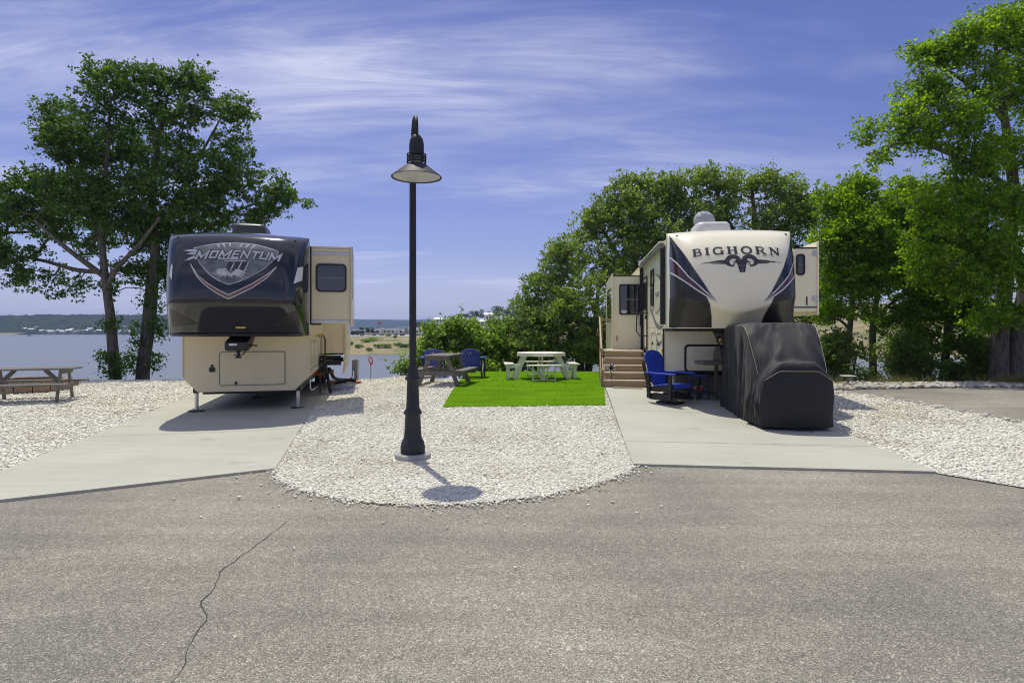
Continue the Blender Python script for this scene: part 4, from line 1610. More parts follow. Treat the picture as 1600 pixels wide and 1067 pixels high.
def cream_trailer():
    fr = Frame((4.37, 12.04), (0.1099, 0.9939))
    z0 = h1(4.4, 13.0) + 0.03
    t = thing('fifth_wheel_trailer', 'cream fifth-wheel trailer with black nose flanks reading BIGHORN', 'trailer', (fr.C.x, fr.C.y, z0), fr.rot)
    zc = lambda u: 1.985 + 0.36 * min(abs(u), 0.62) ** 1.35 + max(0, abs(u) - 0.62) * 0.25
    cap = Cap(1.225, 0.42, 1.70, 3.70, 0.05, [(1.85, -0.52), (2.1, -0.58), (2.45, -0.58), (2.85, -0.50), (3.2, -0.35), (3.45, -0.15), (3.6, 0.05), (3.70, 0.36)],
              zc, -0.20, n=4.5, m=2.2, soft=-0.25)
    nose = cap.mesh(z0).build('front_cap', 'cream', t, smooth=True, ang=50)
    E = 1.205
    for s in (-1, 1):
        f = lambda pts: [(s * p[0], p[1]) for p in pts]
        diag = f([(1.185, 3.60), (1.10, 3.40), (0.83, 2.85), (0.55, 2.36), (0.43, 2.20)])
        edge = f([(E, 3.60), (E, 3.45), (E, 3.30), (E, 3.20), (E, 3.135)])
        st1 = f([(E, 3.135), (1.10, 2.98), (0.93, 2.70), (0.66, 2.42), (0.43, 2.20)])
        st2 = f([(E, 2.82), (1.05, 2.66), (0.80, 2.44), (0.63, 2.32), (0.43, 2.20)])
        low = f([(E, 1.72), (0.90, 1.72), (0.62, 1.72), (0.45, 1.72)])
        inner = f([(0.63, 2.32), (0.545, 2.12), (0.49, 1.95), (0.45, 1.72)])
        outer = f([(E, 2.82), (E, 2.4), (E, 2.0), (E, 1.72)])
        decal_strip(MB(), cap, z0, diag, st1, 40, 12, 0.010).build('nose_flank', 'black_gloss', nose, smooth=True, fix=False)
        decal_strip(MB(), cap, z0, st1, st2, 40, 8, 0.010).build('nose_flash', 'maroon', nose, smooth=True, fix=False)
        a = st2[:4]
        mid = [(s * x, z) for x, z in ((E, 1.72), (0.95, 1.72), (0.7, 1.72), (0.45, 1.72))]
        # lower flank: rows from the stripe down to the floor
        def lowgrid(S=s):
            top_ = resample([(E, 2.82), (1.05, 2.66), (0.80, 2.44), (0.63, 2.32)], 30)
            inn = resample([(0.63, 2.32), (0.545, 2.12), (0.49, 1.95), (0.45, 1.72)], 24)

            def fn(a_, b_):
                i = int(round(a_ * 30))
                j = int(round(b_ * 24))
                p, q = top_[i], inn[j]
                x = E + (q.x - E) * ((E - p.x) / (E - 0.63))
                z = p.y + (1.715 - p.y) * ((2.32 - q.y) / (2.32 - 1.72))
                u = S * x
                return (u, cap.v(u, z) - 0.012, z - z0)
            return fn
        mb = MB()
        mb.grid(lowgrid(), 30, 24)
        mb.build('nose_flank', 'charcoal_gloss', nose, smooth=True, fix=False)
        for line, w in ((st1, 0.022), (st2, 0.024)):
            mb = MB()
            r_ = [(p.x, p.y) for p in resample(line, 30)]
            decal_stroke(mb, cap, z0, r_, [w] * 24 + [w * (1 - i / 7) for i in range(7)], 0.018)
            mb.build('nose_pinstripe', 'white_decal', nose, fix=False)
        mb = MB()
        mb.lathe([(0.0, 0.012), (0.018, 0.010), (0.027, 0.0)], 14)
        o = mb.build('marker_light', 'dark_lens', nose, smooth=True)
        o.location = (s * 1.05, cap.v(1.05, 3.56) - 0.004, 3.56 - z0)
        o.rotation_euler = (R(60), 0, 0)
    # word mark and ram
    g = lambda px, py: fr.uz(px, py, -0.45)
    u0, u1 = g(1083.5, 395)[0], g(1222.5, 395)[0]
    um = (u0 + u1) / 2
    base = g(1153, 396.2)[1]
    zf = lambda u: base - 0.045 * ((u - um) / ((u1 - u0) / 2)) ** 2
    lettering(cap, z0, 'BIGHORN', SERIF, u0, u1, zf, lambda u: 0.155, 'letter_dark', nose, 'letter', 0.0, 0.006, 0.22, 0.025)
    rc = g(1158.5, 411)
    k_ = lambda x, y: (rc[0] + x * 1.07, rc[1] + y * 1.07)
    mb = MB()
    skull_l = [(-0.10, 0.075), (-0.098, 0.02), (-0.070, -0.045), (-0.058, -0.12), (-0.044, -0.17)]
    skull_r = [(-x, y) for x, y in skull_l]
    decal_strip(mb, cap, z0, [k_(*p) for p in skull_l], [k_(*p) for p in skull_r], 20, 8, 0.005)
    for s in (-1, 1):
        horn = catmull2([(0.035, 0.070), (0.11, 0.118), (0.195, 0.105), (0.245, 0.045), (0.235, -0.015), (0.19, -0.048)], 6)
        horn = [k_(s * p[0], p[1]) for p in horn]
        n = len(horn)
        decal_stroke(mb, cap, z0, horn, [0.085 - 0.018 * abs(i / n - 0.4) - 0.05 * max(0, i / n - 0.72) / 0.28 for i in range(n)], 0.006 + 0.001 * (s + 1))
        decal_stroke(mb, cap, z0, [k_(s * 0.21, -0.045), k_(s * 0.155, -0.055), k_(s * 0.115, -0.005)], [0.03, 0.032, 0.008], 0.0075 + 0.001 * (s + 1))
        decal_stroke(mb, cap, z0, [k_(s * 0.06, 0.045), k_(s * 0.115, 0.018), k_(s * 0.155, 0.012)], [0.05, 0.028, 0.004], 0.0085 + 0.001 * (s + 1))
        blade = [k_(s * x, y) for x, y in ((0.27, 0.035), (0.40, 0.030), (0.55, 0.014), (0.70, 0.000))]
        decal_stroke(mb, cap, z0, blade, [0.055, 0.042, 0.020, 0.002], 0.005)
        blade = [k_(s * x, y) for x, y in ((0.26, -0.005), (0.42, -0.006), (0.70, -0.004))]
        decal_stroke(mb, cap, z0, blade, [0.030, 0.016, 0.002], 0.006)
    mb.build('ram_emblem', 'letter_dark', nose, fix=False)
    mb = MB()
    decal_stroke(mb, cap, z0, [k_(-0.055, -0.03), k_(-0.03, -0.05), k_(0.03, -0.05), k_(0.055, -0.03)], 0.012, 0.0075)
    decal_stroke(mb, cap, z0, [k_(-0.028, -0.10), k_(0, -0.155), k_(0.028, -0.10)], 0.01, 0.0075)
    mb.build('emblem_lines', 'vent_grey', nose, fix=False)  # grey printed lines on the ram's head
    mb = MB()
    decal_stroke(mb, cap, z0, [g(1191, 399.2), g(1212, 400.6)], 0.008, 0.005)
    mb.build('fine_print', 'vent_grey', nose, fix=False)
    # seal under the nose
    mb = MB()
    mb.box(-1.17, 1.17, 0.0, 1.0, 1.64 - z0, 1.696 - z0)
    mb.build('nose_floor', 'trim_black', t)
    # body
    mb = MB()
    mb.prism([(-1.215, 1.70 - z0), (1.215, 1.70 - z0), (1.215, 3.55 - z0), (1.15, 3.63 - z0), (-1.15, 3.63 - z0), (-1.215, 3.55 - z0)], 0.425, 10.8)
    mb.build('upper_body', 'cream', t, bevel=0.012)
    mb = MB()
    mb.box(-1.2145, 1.2145, 1.0, 10.8, 0.78 - z0, 1.698 - z0)
    mb.build('lower_body', 'cream', t, bevel=0.012)
    mb = MB()
    mb.box(-1.19, 1.19, 1.03, 10.7, 0.68 - z0, 0.778 - z0)
    mb.build('sill_skirt', 'trim_black', t)
    mb = MB()
    mb.grid(lambda a, b: (-1.14 + 2.28 * a, 0.44 + 10.3 * b, 3.622 - z0 + 0.08 * math.sin(math.pi * a)), 16, 4)
    mb.build('roof', 'cream', t, smooth=True, fix=False)
    for s in (-1, 1):
        mb = MB()
        mb.box(s * 1.21 - 0.016, s * 1.21 + 0.016, 0.982, 1.014, 0.80 - z0, 1.69 - z0)
        mb.build('corner_trim', 'trim_black', t)
        mb = MB()
        mb.box(s * 1.222 - 0.010, s * 1.222 + 0.010, 0.405, 0.44, 1.72 - z0, 3.55 - z0)
        mb.build('corner_trim', 'alu', t)
    # front hatch with fat black seal
    a = fr.uz(1069, 582, 1.0)
    x1 = 1.05
    zt_, zb_ = fr.uz(1069, 538, 1.0)[1], a[1]
    mb = MB()
    mb.ring(rrect(a[0], x1, zb_ - z0, zt_ - z0, 0.09), rrect(a[0] + 0.045, x1 - 0.045, zb_ - z0 + 0.045, zt_ - z0 - 0.045, 0.06), 0.978, 1.004)
    hatch = mb.build('storage_hatch', 'trim_black', t, bevel=0.006)
    mb = MB()
    mb.prism(rrect(a[0] + 0.045, x1 - 0.045, zb_ - z0 + 0.045, zt_ - z0 - 0.045, 0.06), 0.990, 1.004)
    mb.build('hatch_panel', 'cream', hatch)
    # pin box
    mb = MB()
    mb.prism([(0.05, 1.62 - z0), (0.05, 1.46 - z0), (0.25, 1.42 - z0), (0.6, 1.48 - z0), (0.95, 1.64 - z0)], -0.20, 0.20, 'x')
    pin = mb.build('pin_box', 'steel_black', t, bevel=0.012)
    mb = MB()
    mb.lathe([(0.0, 0), (0.055, 0), (0.055, 0.03), (0.03, 0.04), (0.03, 0.12), (0.06, 0.14), (0.06, 0.18)], 18, (-0.05, 0.3, 1.25 - z0))
    mb.build('king_pin', 'steel_black', pin, smooth=True)
    mb = MB()
    mb.tube([(-0.22, 0.2, 1.54 - z0), (-0.27, 0.15, 1.45 - z0), (-0.22, 0.12, 1.36 - z0), (-0.2, 0.15, 1.25 - z0), (-0.17, 0.15, 1.14 - z0)], 0.018, 8)
    mb.build('breakaway_cable', 'trim_black', pin, smooth=True)
    mb = MB()
    mb.box(-0.24, -0.17, 0.10, 0.16, 1.44 - z0, 1.50 - z0)
    mb.build('plug', 'yellow', pin, bevel=0.008)
    # legs
    for s in (-1, 1):
        mb = MB()
        mb.tube([(s * 0.95, 1.3, 0.02), (s * 0.95, 1.3, 0.70 - z0)], 0.045, 12)
        lg = mb.build('landing_leg', 'alu', t, smooth=True)
        mb = MB()
        mb.lathe([(0.0, 0.004), (0.14, 0.004), (0.14, 0.02), (0.05, 0.035)], 18, (s * 0.95, 1.3, 0))
        mb.build('foot_plate', 'steel_black', lg, smooth=True)
    mb = MB()
    mb.box(-0.9, 0.9, 1.6, 1.66, 0.06, 0.50)
    mb.build('under_panel', 'vent_grey', t)
    mb = MB()
    mb.box(-0.95, 0.95, 1.9, 10.4, 0.42, 0.50)
    mb.build('chassis', 'steel_black', t)
    for y in (6.6, 7.5):
        for s in (-1, 1):
            wheel(t, s * 1.0, y, 0.39)
    # roof gear
    air_con(t, -0.46, 0.32, 1.3, 2.3, 3.66 - z0, 4.07 - z0, 'ac_white', 'vent_grey')
    mb = MB()
    mb.lathe([(0.26, 0.0), (0.26, 0.03), (0.07, 0.05), (0.07, 0.30)], 20, (-0.35, 2.75, 3.68 - z0))
    base_ = mb.build('dish_mount', 'vent_grey', t, smooth=True)
    mb = MB()
    for i in range(0, 1):
        prof = [(0.255 * math.sin(math.pi * k / 18), -0.245 * math.cos(math.pi * k / 18) * (0.92 if k > 9 else 1.0)) for k in range(19)]
    mb.lathe(prof, 28)
    dome = mb.build('satellite_dome', 'dome', t, smooth=True, ang=80)
    q = fr.uz(1100.5, 345.5, 2.75)
    dome.location = (q[0], 2.75, q[1] - z0)
    dome.rotation_euler = (R(-12), R(24), 0)
    mb = MB()
    def onball(x, z):
        r = 0.257
        return (x, -math.sqrt(max(0, r * r - x * x - z * z)), z)
    ringp = [onball(-0.12 + 0.05 * math.copysign(abs(math.cos(a)) ** 0.6, math.cos(a)), 0.10 + 0.055 * math.copysign(abs(math.sin(a)) ** 0.6, math.sin(a))) for a in [2 * math.pi * i / 24 for i in range(24)]]
    mb.tube(ringp, 0.006, 6, closed=True)
    mb.build('dome_emblem', 'vent_grey', dome)
    mb = MB()
    mb.tube([onball(0.24 * math.cos(a), -0.02 - 0.06 * math.sin(a)) for a in [math.pi * i / 24 for i in range(1, 24)]], 0.003, 5)
    mb.build('dome_seam', 'vent_grey', dome)
    # bedroom slide-out on the far flank
    mb = MB()
    mb.box(1.215, 1.95, 0.95, 3.0, 2.06 - z0, 3.40 - z0)
    sl = mb.build('slide_out', 'cream', t, bevel=0.012)
    mb = MB()
    mb.prism([(1.94, 1.98 - z0), (1.975, 1.98 - z0), (1.975, 3.53 - z0), (1.93, 3.50 - z0), (1.94, 3.3 - z0)], 0.92, 3.03)
    mb.build('outer_flange', 'cream', sl, bevel=0.006)
    mb = MB()
    mb.box(1.216, 1.94, 0.938, 0.955, 3.375 - z0, 3.405 - z0)
    mb.build('edge_seal', 'trim_black', sl)
    mb = MB()
    mb.box(1.216, 1.94, 0.938, 0.955, 2.13 - z0, 2.155 - z0)
    mb.build('edge_seal', 'trim_black', sl)
    a, b = fr.uz(1246, 430.5, 0.95), fr.uz(1257.5, 397, 0.95)
    window(sl, a[0] - 0.03, b[0], a[1] - z0, b[1] - z0, 0.95, r=0.07)
    a = fr.uz(1260.5, 477, 0.95)
    mb = MB()
    mb.box(a[0] - 0.012, a[0] + 0.012, 0.935, 0.952, a[1] - z0, a[1] - z0 + 0.18)
    mb.build('slide_vent', 'trim_black', sl)
    for zz in (3.22, 2.28):
        mb = MB()
        mb.box(1.86, 1.94, 0.925, 0.952, zz - z0, zz + 0.1 - z0)
        mb.build('hinge', 'alu', sl, bevel=0.003)
    # living room slide-out on the step side
    mb = MB()
    mb.box(-2.06, -1.215, 5.2, 8.8, 1.08 - z0, 3.20 - z0)
    sl = mb.build('slide_out', 'cream', t, bevel=0.012)
    a, b = fr.uz(967.5, 492, 5.2), fr.uz(1000, 444, 5.2)
    window(sl, a[0], b[0], a[1] - z0, b[1] - z0, 5.2, r=0.06)
    mb = MB()
    mb.box(-2.10, -2.055, 5.12, 8.85, 1.0 - z0, 3.26 - z0)
    mb.build('outer_flange', 'cream', sl, bevel=0.01)
    mb = MB()
    mb.box(-2.104, -2.098, 5.3, 8.0, 1.9 - z0, 2.9 - z0)
    mb.build('side_window', 'glass', sl)
    mb = MB()
    mb.box(-2.05, -1.22, 5.19, 5.205, 3.185 - z0, 3.21 - z0)
    mb.build('edge_seal', 'trim_black', sl)
    mb = MB()
    mb.box(-2.05, -1.22, 5.22, 5.26, 0.98 - z0, 1.075 - z0)
    mb.build('slide_floor_seal', 'trim_black', sl)
    a = fr.uz(964, 533, 5.2)
    mb = MB()
    mb.box(a[0] - 0.012, a[0] + 0.012, 5.185, 5.202, a[1] - z0, a[1] - z0 + 0.16)
    mb.build('slide_vent', 'trim_black', sl)
    a = fr.uz(975, 487, 5.2)
    mb = MB()
    mb.prism([(a[0] + 0.09 * math.cos(q_), a[1] - z0 + 0.045 * math.sin(q_)) for q_ in [2 * math.pi * i / 20 for i in range(20)]], 5.172, 5.19)
    mb.build('window_sticker', 'white_decal', sl)
    mb = MB()
    mb.box(-1.28, -1.21, 5.13, 5.21, 1.0 - z0, 3.3 - z0)
    mb.build('wiper_seal', 'trim_black', sl)
    # step-side wall: entry door, windows, awning, swooshes
    xw = -1.2155
    mb = MB()
    mb.ring(rrect(4.02, 4.92, 1.14 - z0, 3.10 - z0, 0.08), rrect(4.06, 4.88, 1.18 - z0, 3.06 - z0, 0.06), xw - 0.03, xw + 0.01, 'x')
    door = mb.build('entry_door', 'trim_black', t)
    mb = MB()
    mb.prism(rrect(4.06, 4.88, 1.18 - z0, 3.06 - z0, 0.06), xw - 0.014, xw + 0.01, 'x')
    mb.build('door_leaf', 'cream', door)
    window(door, 4.22, 4.72, 2.2 - z0, 2.95 - z0, xw - 0.014, 'x', -1, 0.05, False, 0.03, 'door_window')
    mb = MB()
    mb.box(xw - 0.05, xw - 0.014, 4.10, 4.20, 1.95 - z0, 2.05 - z0)
    mb.build('door_handle', 'trim_black', door, bevel=0.006)
    window(t, 2.6, 3.15, 2.25 - z0, 3.15 - z0, xw, 'x', -1, 0.05)
    mb = MB()
    mb.tube([(xw, 3.86, 2.10 - z0), (xw - 0.20, 3.86, 2.12 - z0), (xw - 0.30, 3.86, 2.0 - z0), (xw - 0.30, 3.86, 1.62 - z0), (xw - 0.22, 3.86, 1.50 - z0), (xw, 3.86, 1.50 - z0)], 0.016, 8)
    mb.build('grab_handle', 'steel_black', t, smooth=True)
    mb = MB()
    mb.tube([(xw - 0.075, 0.62, 3.44 - z0), (xw - 0.075, 5.1, 3.44 - z0)], 0.055, 14)
    aw = mb.build('awning', 'vent_grey', t, smooth=True)
    mb = MB()
    mb.box(xw - 0.14, xw - 0.02, 0.60, 5.12, 3.495 - z0, 3.53 - z0)
    mb.build('awning_cover', 'cream', aw, bevel=0.01)
    for y in (0.64, 5.02):
        mb = MB()
        mb.box(xw - 0.10, xw - 0.01, y, y + 0.11, 1.78 - z0, 3.44 - z0)
        mb.build('awning_arm', 'trim_black', aw, bevel=0.006)
    side = MB()
    def band(pts, w):
        P = resample(catmull2(pts, 8), 30)
        b0 = len(side.v)
        for i, p in enumerate(P):
            d = (P[min(i + 1, 30)] - P[max(i - 1, 0)]).normalized()
            ww = w * math.sin(math.pi * (0.08 + 0.84 * i / 30))
            for s in (1, -1):
                q = p + Vector((-d.y, d.x)) * s * ww / 2
                side.v.append((xw - 0.003, q.x, q.y - z0))
        side.f.extend([(b0 + 2 * i, b0 + 2 * i + 1, b0 + 2 * i + 3, b0 + 2 * i + 2) for i in range(30)])
    band([(3.6, 2.25), (2.9, 2.05), (2.2, 1.80), (1.5, 1.72), (0.9, 1.76)], 0.12)
    band([(2.4, 3.0), (1.6, 2.85), (1.3, 2.5), (1.6, 2.15), (2.2, 2.05)], 0.07)
    band([(2.2, 1.45), (1.7, 1.35), (1.15, 1.42)], 0.10)
    side.build('side_swoosh', 'vent_grey', t, fix=False)
    mb = MB()
    for k, zz in enumerate((2.50, 2.44)):
        mb.box(xw - 0.004, xw - 0.002, 1.65, 2.35 - 0.1 * k, zz - z0, zz + 0.035 - z0)
    mb.build('side_name', 'vent_grey', t)
    for v0, v1 in ((1.15, 2.0), (2.15, 3.1)):
        mb = MB()
        mb.ring(rrect(v0, v1, 0.90 - z0, 1.60 - z0, 0.05), rrect(v0 + 0.015, v1 - 0.015, 0.915 - z0, 1.585 - z0, 0.04), xw - 0.008, xw + 0.01, 'x')
        bd = mb.build('baggage_door', 'alu', t)
        mb = MB()
        mb.box(xw - 0.03, xw, v1 - 0.3, v1 - 0.22, 1.3 - z0, 1.36 - z0)
        mb.build('door_latch', 'trim_black', bd)
    for y, zz in ((0.52, 1.86), (1.08, 1.18)):
        mb = MB()
        mb.box(xw - 0.02, xw + 0.0, y, y + 0.05, zz - z0, zz + 0.06 - z0)
        mb.build('marker_light', 'amber', t, bevel=0.005)
    mb = MB()
    mb.box(xw - 0.004, xw + 0.01, 3.2, 5.1, 0.80 - z0, 1.10 - z0)
    mb.build('rocker_panel', 'charcoal_gloss', t)
    return fr, t, z0


FR_B, TRAILER_B, ZB = cream_trailer()


# ================================================================== objects on the sites
def lamp_post():
    x, y = LAMP_XY
    t = thing('street_lamp', 'dark bronze lamp post with gooseneck and cone shade standing in white gravel', 'lamp post', (x, y, 0.0))
    mb = MB()
    mb.lathe([(0.235, -0.05), (0.235, 0.065), (0.225, 0.075), (0.0, 0.076)], 40)
    mb.build('footing', 'footing', t, smooth=True)
    prof = [(0.155, 0.075), (0.158, 0.09), (0.158, 0.17), (0.150, 0.185), (0.150, 0.215), (0.138, 0.235), (0.120, 0.265), (0.112, 0.30), (0.098, 0.56),
            (0.102, 0.575), (0.116, 0.585), (0.120, 0.60), (0.112, 0.62), (0.092, 0.65), (0.086, 0.67), (0.074, 1.00), (0.080, 1.02), (0.096, 1.03), (0.104, 1.045), (0.095, 1.065),
            (0.072, 1.10), (0.068, 1.16), (0.070, 1.20), (0.064, 1.21), (0.052, 1.225), (0.050, 1.24)]
    mb = MB()
    mb.lathe(prof, 40)
    mb.build('base_casting', 'lamp_metal', t, smooth=True, ang=28)
    mb = MB()
    topz = 4.07
    n = 14
    rch = 0.20
    pts = [(0, 0, 1.22), (0, 0, 2.0), (0, 0, 3.62)]
    rad = [0.046, 0.046, 0.043]
    mb.tube(pts, rad, 20)
    mb.build('shaft', 'lamp_metal', t, smooth=True)
    dx, dy = 0.115, -0.42         # head hangs towards the road
    mb = MB()
    arcp = [(0, 0, 3.60), (0, 0, 3.9)] + [(dx * (1 - math.cos(a)) / 2, dy * (1 - math.cos(a)) / 2, topz + 0.30 * max(0, math.sin(a)) ** 0.6) for a in [math.pi * i / n for i in range(n + 1)]] + [(dx, dy, 4.06)]
    mb.tube(arcp, 0.024, 12)
    mb.build('gooseneck', 'lamp_metal', t, smooth=True)
    hd = (dx, dy, 0.13)
    mb = MB()
    mb.lathe([(0.0, 3.965), (0.03, 3.963), (0.045, 3.955), (0.062, 3.935), (0.079, 3.905), (0.087, 3.87), (0.091, 3.83), (0.091, 3.73), (0.086, 3.728), (0.086, 3.70), (0.0, 3.70)], 32, hd)
    mb.build('housing', 'lamp_metal', t, smooth=True)
    for k in range(4):
        mb = MB()
        zz = 3.845 - k * 0.029
        mb.tube([(dx + 0.115 * math.cos(a), dy + 0.115 * math.sin(a), zz) for a in [2 * math.pi * i / 28 for i in range(28)]], 0.0085, 6, closed=True)
        mb.build('cage_ring', 'lamp_metal', t, smooth=True)
    for k in range(6):
        a = 2 * math.pi * (k + 0.25) / 6
        mb = MB()
        mb.bar((dx + 0.108 * math.cos(a), dy + 0.108 * math.sin(a), 3.73), (dx + 0.108 * math.cos(a), dy + 0.108 * math.sin(a), 3.86), 0.018, 0.010)
        mb.build('cage_bar', 'lamp_metal', t)
    mb = MB()
    mb.lathe([(0.074, 3.70), (0.078, 3.60)], 24, hd)
    mb.build('lamp_glass', 'lamp_white', t, smooth=True)
    mb = MB()
    mb.lathe([(0.085, 3.605), (0.105, 3.600), (0.125, 3.590), (0.30, 3.452), (0.312, 3.438), (0.310, 3.432), (0.30, 3.436), (0.12, 3.575), (0.08, 3.58)], 48, hd)
    mb.build('shade', 'lamp_metal', t, smooth=True, ang=50)
    mb = MB()
    mb.lathe([(0.0, 3.455), (0.292, 3.444)], 48, hd)
    mb.build('diffuser', 'lamp_white', t, smooth=True)


lamp_post()


def picnic_table(loc, rz, label, Lx=1.5, topw=0.66, spread=1.04, h=0.77, seat=0.40, seat_out=0.66, ends=1.12, nplank=5, bench_planks=1, diag=True):
    """A-frame table; length along local y"""
    t = thing('picnic_table', label, 'picnic table', loc, rz)
    pw = topw / nplank
    rnd = random.Random(int(abs(loc[0]) * 100))
    for i in range(nplank):
        mb = MB()
        x0 = -topw / 2 + i * pw
        mb.box(x0 + 0.004, x0 + pw - 0.004, -Lx / 2 + rnd.uniform(-.008, .008), Lx / 2 + rnd.uniform(-.008, .008), h - 0.038, h + rnd.uniform(-.003, .003))
        mb.build('top_plank', 'wood_grey', t, bevel=0.005)
    bw = 0.26 / bench_planks
    for s in (-1, 1):
        for k in range(bench_planks):
            mb = MB()
            x0 = s * seat_out - 0.13 + k * bw
            mb.box(x0 + 0.003, x0 + bw - 0.003, -Lx / 2, Lx / 2, seat - 0.038, seat + rnd.uniform(-.003, .003))
            mb.build('bench_plank', 'wood_grey', t, bevel=0.005)
    for y in (-ends / 2, ends / 2):
        e = 1 if y > 0 else -1
        for s in (-1, 1):
            mb = MB()
            mb.bar((s * spread / 2, y, 0.0), (s * topw * 0.30, y, h - 0.04), 0.045, 0.115, (1, 0, 0)) if False else mb.prism(
                [(s * (spread / 2 - 0.06), 0.0), (s * (spread / 2 + 0.06), 0.0), (s * (topw * 0.34 + 0.05), h - 0.039), (s * (topw * 0.34 - 0.06), h - 0.039)], y - 0.02, y + 0.02)
            mb.build('leg', 'wood_grey_x', t, bevel=0.004)
        mb = MB()
        yy = y + e * 0.042
        mb.box(-seat_out - 0.10, seat_out + 0.10, yy - 0.02, yy + 0.02, seat - 0.155, seat - 0.040)
        mb.build('seat_beam', 'wood_grey_x', t, bevel=0.004)
        mb = MB()
        yy = y + e * 0.042
        mb.box(-topw / 2 + 0.03, topw / 2 - 0.03, yy - 0.02, yy + 0.02, h - 0.135, h - 0.040)
        mb.build('top_cleat', 'wood_grey_x', t, bevel=0.004)
        if diag:
            mb = MB()
            mb.bar((0, y - e * 0.03, seat - 0.10), (0, y - e * (0.03 + 0.36), h - 0.045), 0.09, 0.04, (1, 0, 0))
            mb.build('brace', 'wood_grey', t, bevel=0.004)
    return t


p0, p1 = gp(684.5, 604), gp(703, 598)
ax = Vector((p1[0] - p0[0], p1[1] - p0[1])).normalized()
c = Vector(p0) + ax * 0.56
picnic_table((c.x, c.y, h1(c.x, c.y) + 0.03), math.atan2(-ax.x, ax.y), 'small weathered grey picnic table beside the green turf mat', seat_out=0.60)
picnic_table((-11.2, 14.13, 0.03), R(19 - 90), 'long weathered picnic table on gravel in front of a stone fire pit', Lx=1.9, topw=0.74, spread=1.0, h=0.75, seat=0.42, seat_out=0.66, ends=1.36, bench_planks=2)


def octagon_table():
    x, y = gp(845, 592.5)
    t = thing('picnic_table', 'white octagonal picnic table with four attached benches on green turf', 'picnic table', (x, y, h1(x, y) + 0.035), R(3))
    ro = 0.735
    n = 7
    octp = [(ro * math.cos(R(22.5 + 45 * i)), ro * math.sin(R(22.5 + 45 * i))) for i in range(8)]
    # boards of the top, cut to the octagon
    hw = ro * math.cos(R(22.5))
    bw = 2 * hw / n

    def xlim(yv):
        a = ro * math.sin(R(22.5))
        return hw if abs(yv) <= a else hw - (abs(yv) - a)
    for i in range(n):
        y0, y1 = -hw + i * bw + 0.003, -hw + (i + 1) * bw - 0.003
        mid = [yy for yy in (-ro * math.sin(R(22.5)), ro * math.sin(R(22.5))) if y0 < yy < y1]
        ys = [y0] + mid + [y1]
        poly = [(-xlim(v), v) for v in ys] + [(xlim(v), v) for v in reversed(ys)]
        mb = MB()
        mb.prism(poly, 0.705, 0.745, 'z')
        mb.build('top_plank', 'poly_white', t, bevel=0.004)
    for i in range(8):
        a, b = Vector(octp[i]), Vector(octp[(i + 1) % 8])
        mb = MB()
        mb.bar((*(a * 0.985), 0.69), (*(b * 0.985), 0.69), 0.02, 0.075)
        mb.build('apron', 'poly_white', t, bevel=0.003)
    for k in range(4):
        a = R(90 * k)
        ca, sa = math.cos(a), math.sin(a)
        rot = lambda p: (p[0] * ca - p[1] * sa, p[0] * sa + p[1] * ca, p[2])
        mtx = Matrix.Rotation(a, 4, 'Z')
        mb = MB()
        for i in range(2):
            r0 = 0.80 + i * 0.135
            w0, w1 = 0.34 + 0.09 * i, 0.34 + 0.09 * (i + 1)
            pl = [(r0, -w0), (r0 + 0.13, -w1), (r0 + 0.13, w1), (r0, w0)]
            mbb = MB()
            mbb.prism(pl, 0.405, 0.44, 'z')
            o = mbb.build('bench_plank', 'poly_white', t, bevel=0.004)
            o.rotation_euler = (0, 0, a)
        # sloping leg under the top, upright under the bench
        for s in (-1, 1):
            if k % 2 == 0:
                mb = MB()
                mb.bar((0.46, s * 0.26, 0.70), (0.78, s * 0.26, 0.0), 0.05, 0.13, (1, 0, 0.4))
                o = mb.build('leg', 'poly_white', t, bevel=0.004)
                o.rotation_euler = (0, 0, a)
                mb = MB()
                mb.box(0.92, 1.0, s * 0.26 - 0.045, s * 0.26 + 0.045, 0.0, 0.405)
                o = mb.build('bench_post', 'poly_white', t, bevel=0.004)
                o.rotation_euler = (0, 0, a)
                mb = MB()
                mb.box(0.60, 1.02, s * 0.26 + s * 0.05 - 0.018, s * 0.26 + s * 0.05 + 0.018, 0.31, 0.40)
                o = mb.build('bench_rail', 'poly_white', t, bevel=0.003)
                o.rotation_euler = (0, 0, a)
            else:
                mb = MB()
                mb.tube([(0.94, s * 0.31, 0.0), (0.94, s * 0.31, 0.40)], 0.019, 8)
                o = mb.build('bench_post', 'white_metal', t, smooth=True)
                o.rotation_euler = (0, 0, a)
                mb = MB()
                mb.tube([(0.94, s * 0.30, 0.30), (0.94, s * 0.03, 0.03)], 0.016, 8)
                o = mb.build('brace', 'white_metal', t, smooth=True)
                o.rotation_euler = (0, 0, a)
        if k % 2:
            mb = MB()
            mb.tube([(0.94, -0.31, 0.02), (0.94, 0.31, 0.02)], 0.014, 8)
            o = mb.build('foot_bar', 'white_metal', t, smooth=True)
            o.rotation_euler = (0, 0, a)
            mb = MB()
            mb.tube([(0.94, 0, 0.02), (0.94, 0, 0.40)], 0.022, 8)
            o = mb.build('bench_post', 'white_metal', t, smooth=True)
            o.rotation_euler = (0, 0, a)
            mb = MB()
            mb.tube([(0.50, 0, 0.36), (0.95, 0, 0.36)], 0.018, 8)
            o = mb.build('bench_rail', 'white_metal', t, smooth=True)
            o.rotation_euler = (0, 0, a)
            mb = MB()
            mb.tube([(0.42, 0, 0.0), (0.42, 0, 0.70)], 0.026, 8)
            o = mb.build('leg', 'white_metal', t, smooth=True)
            o.rotation_euler = (0, 0, a)


octagon_table()


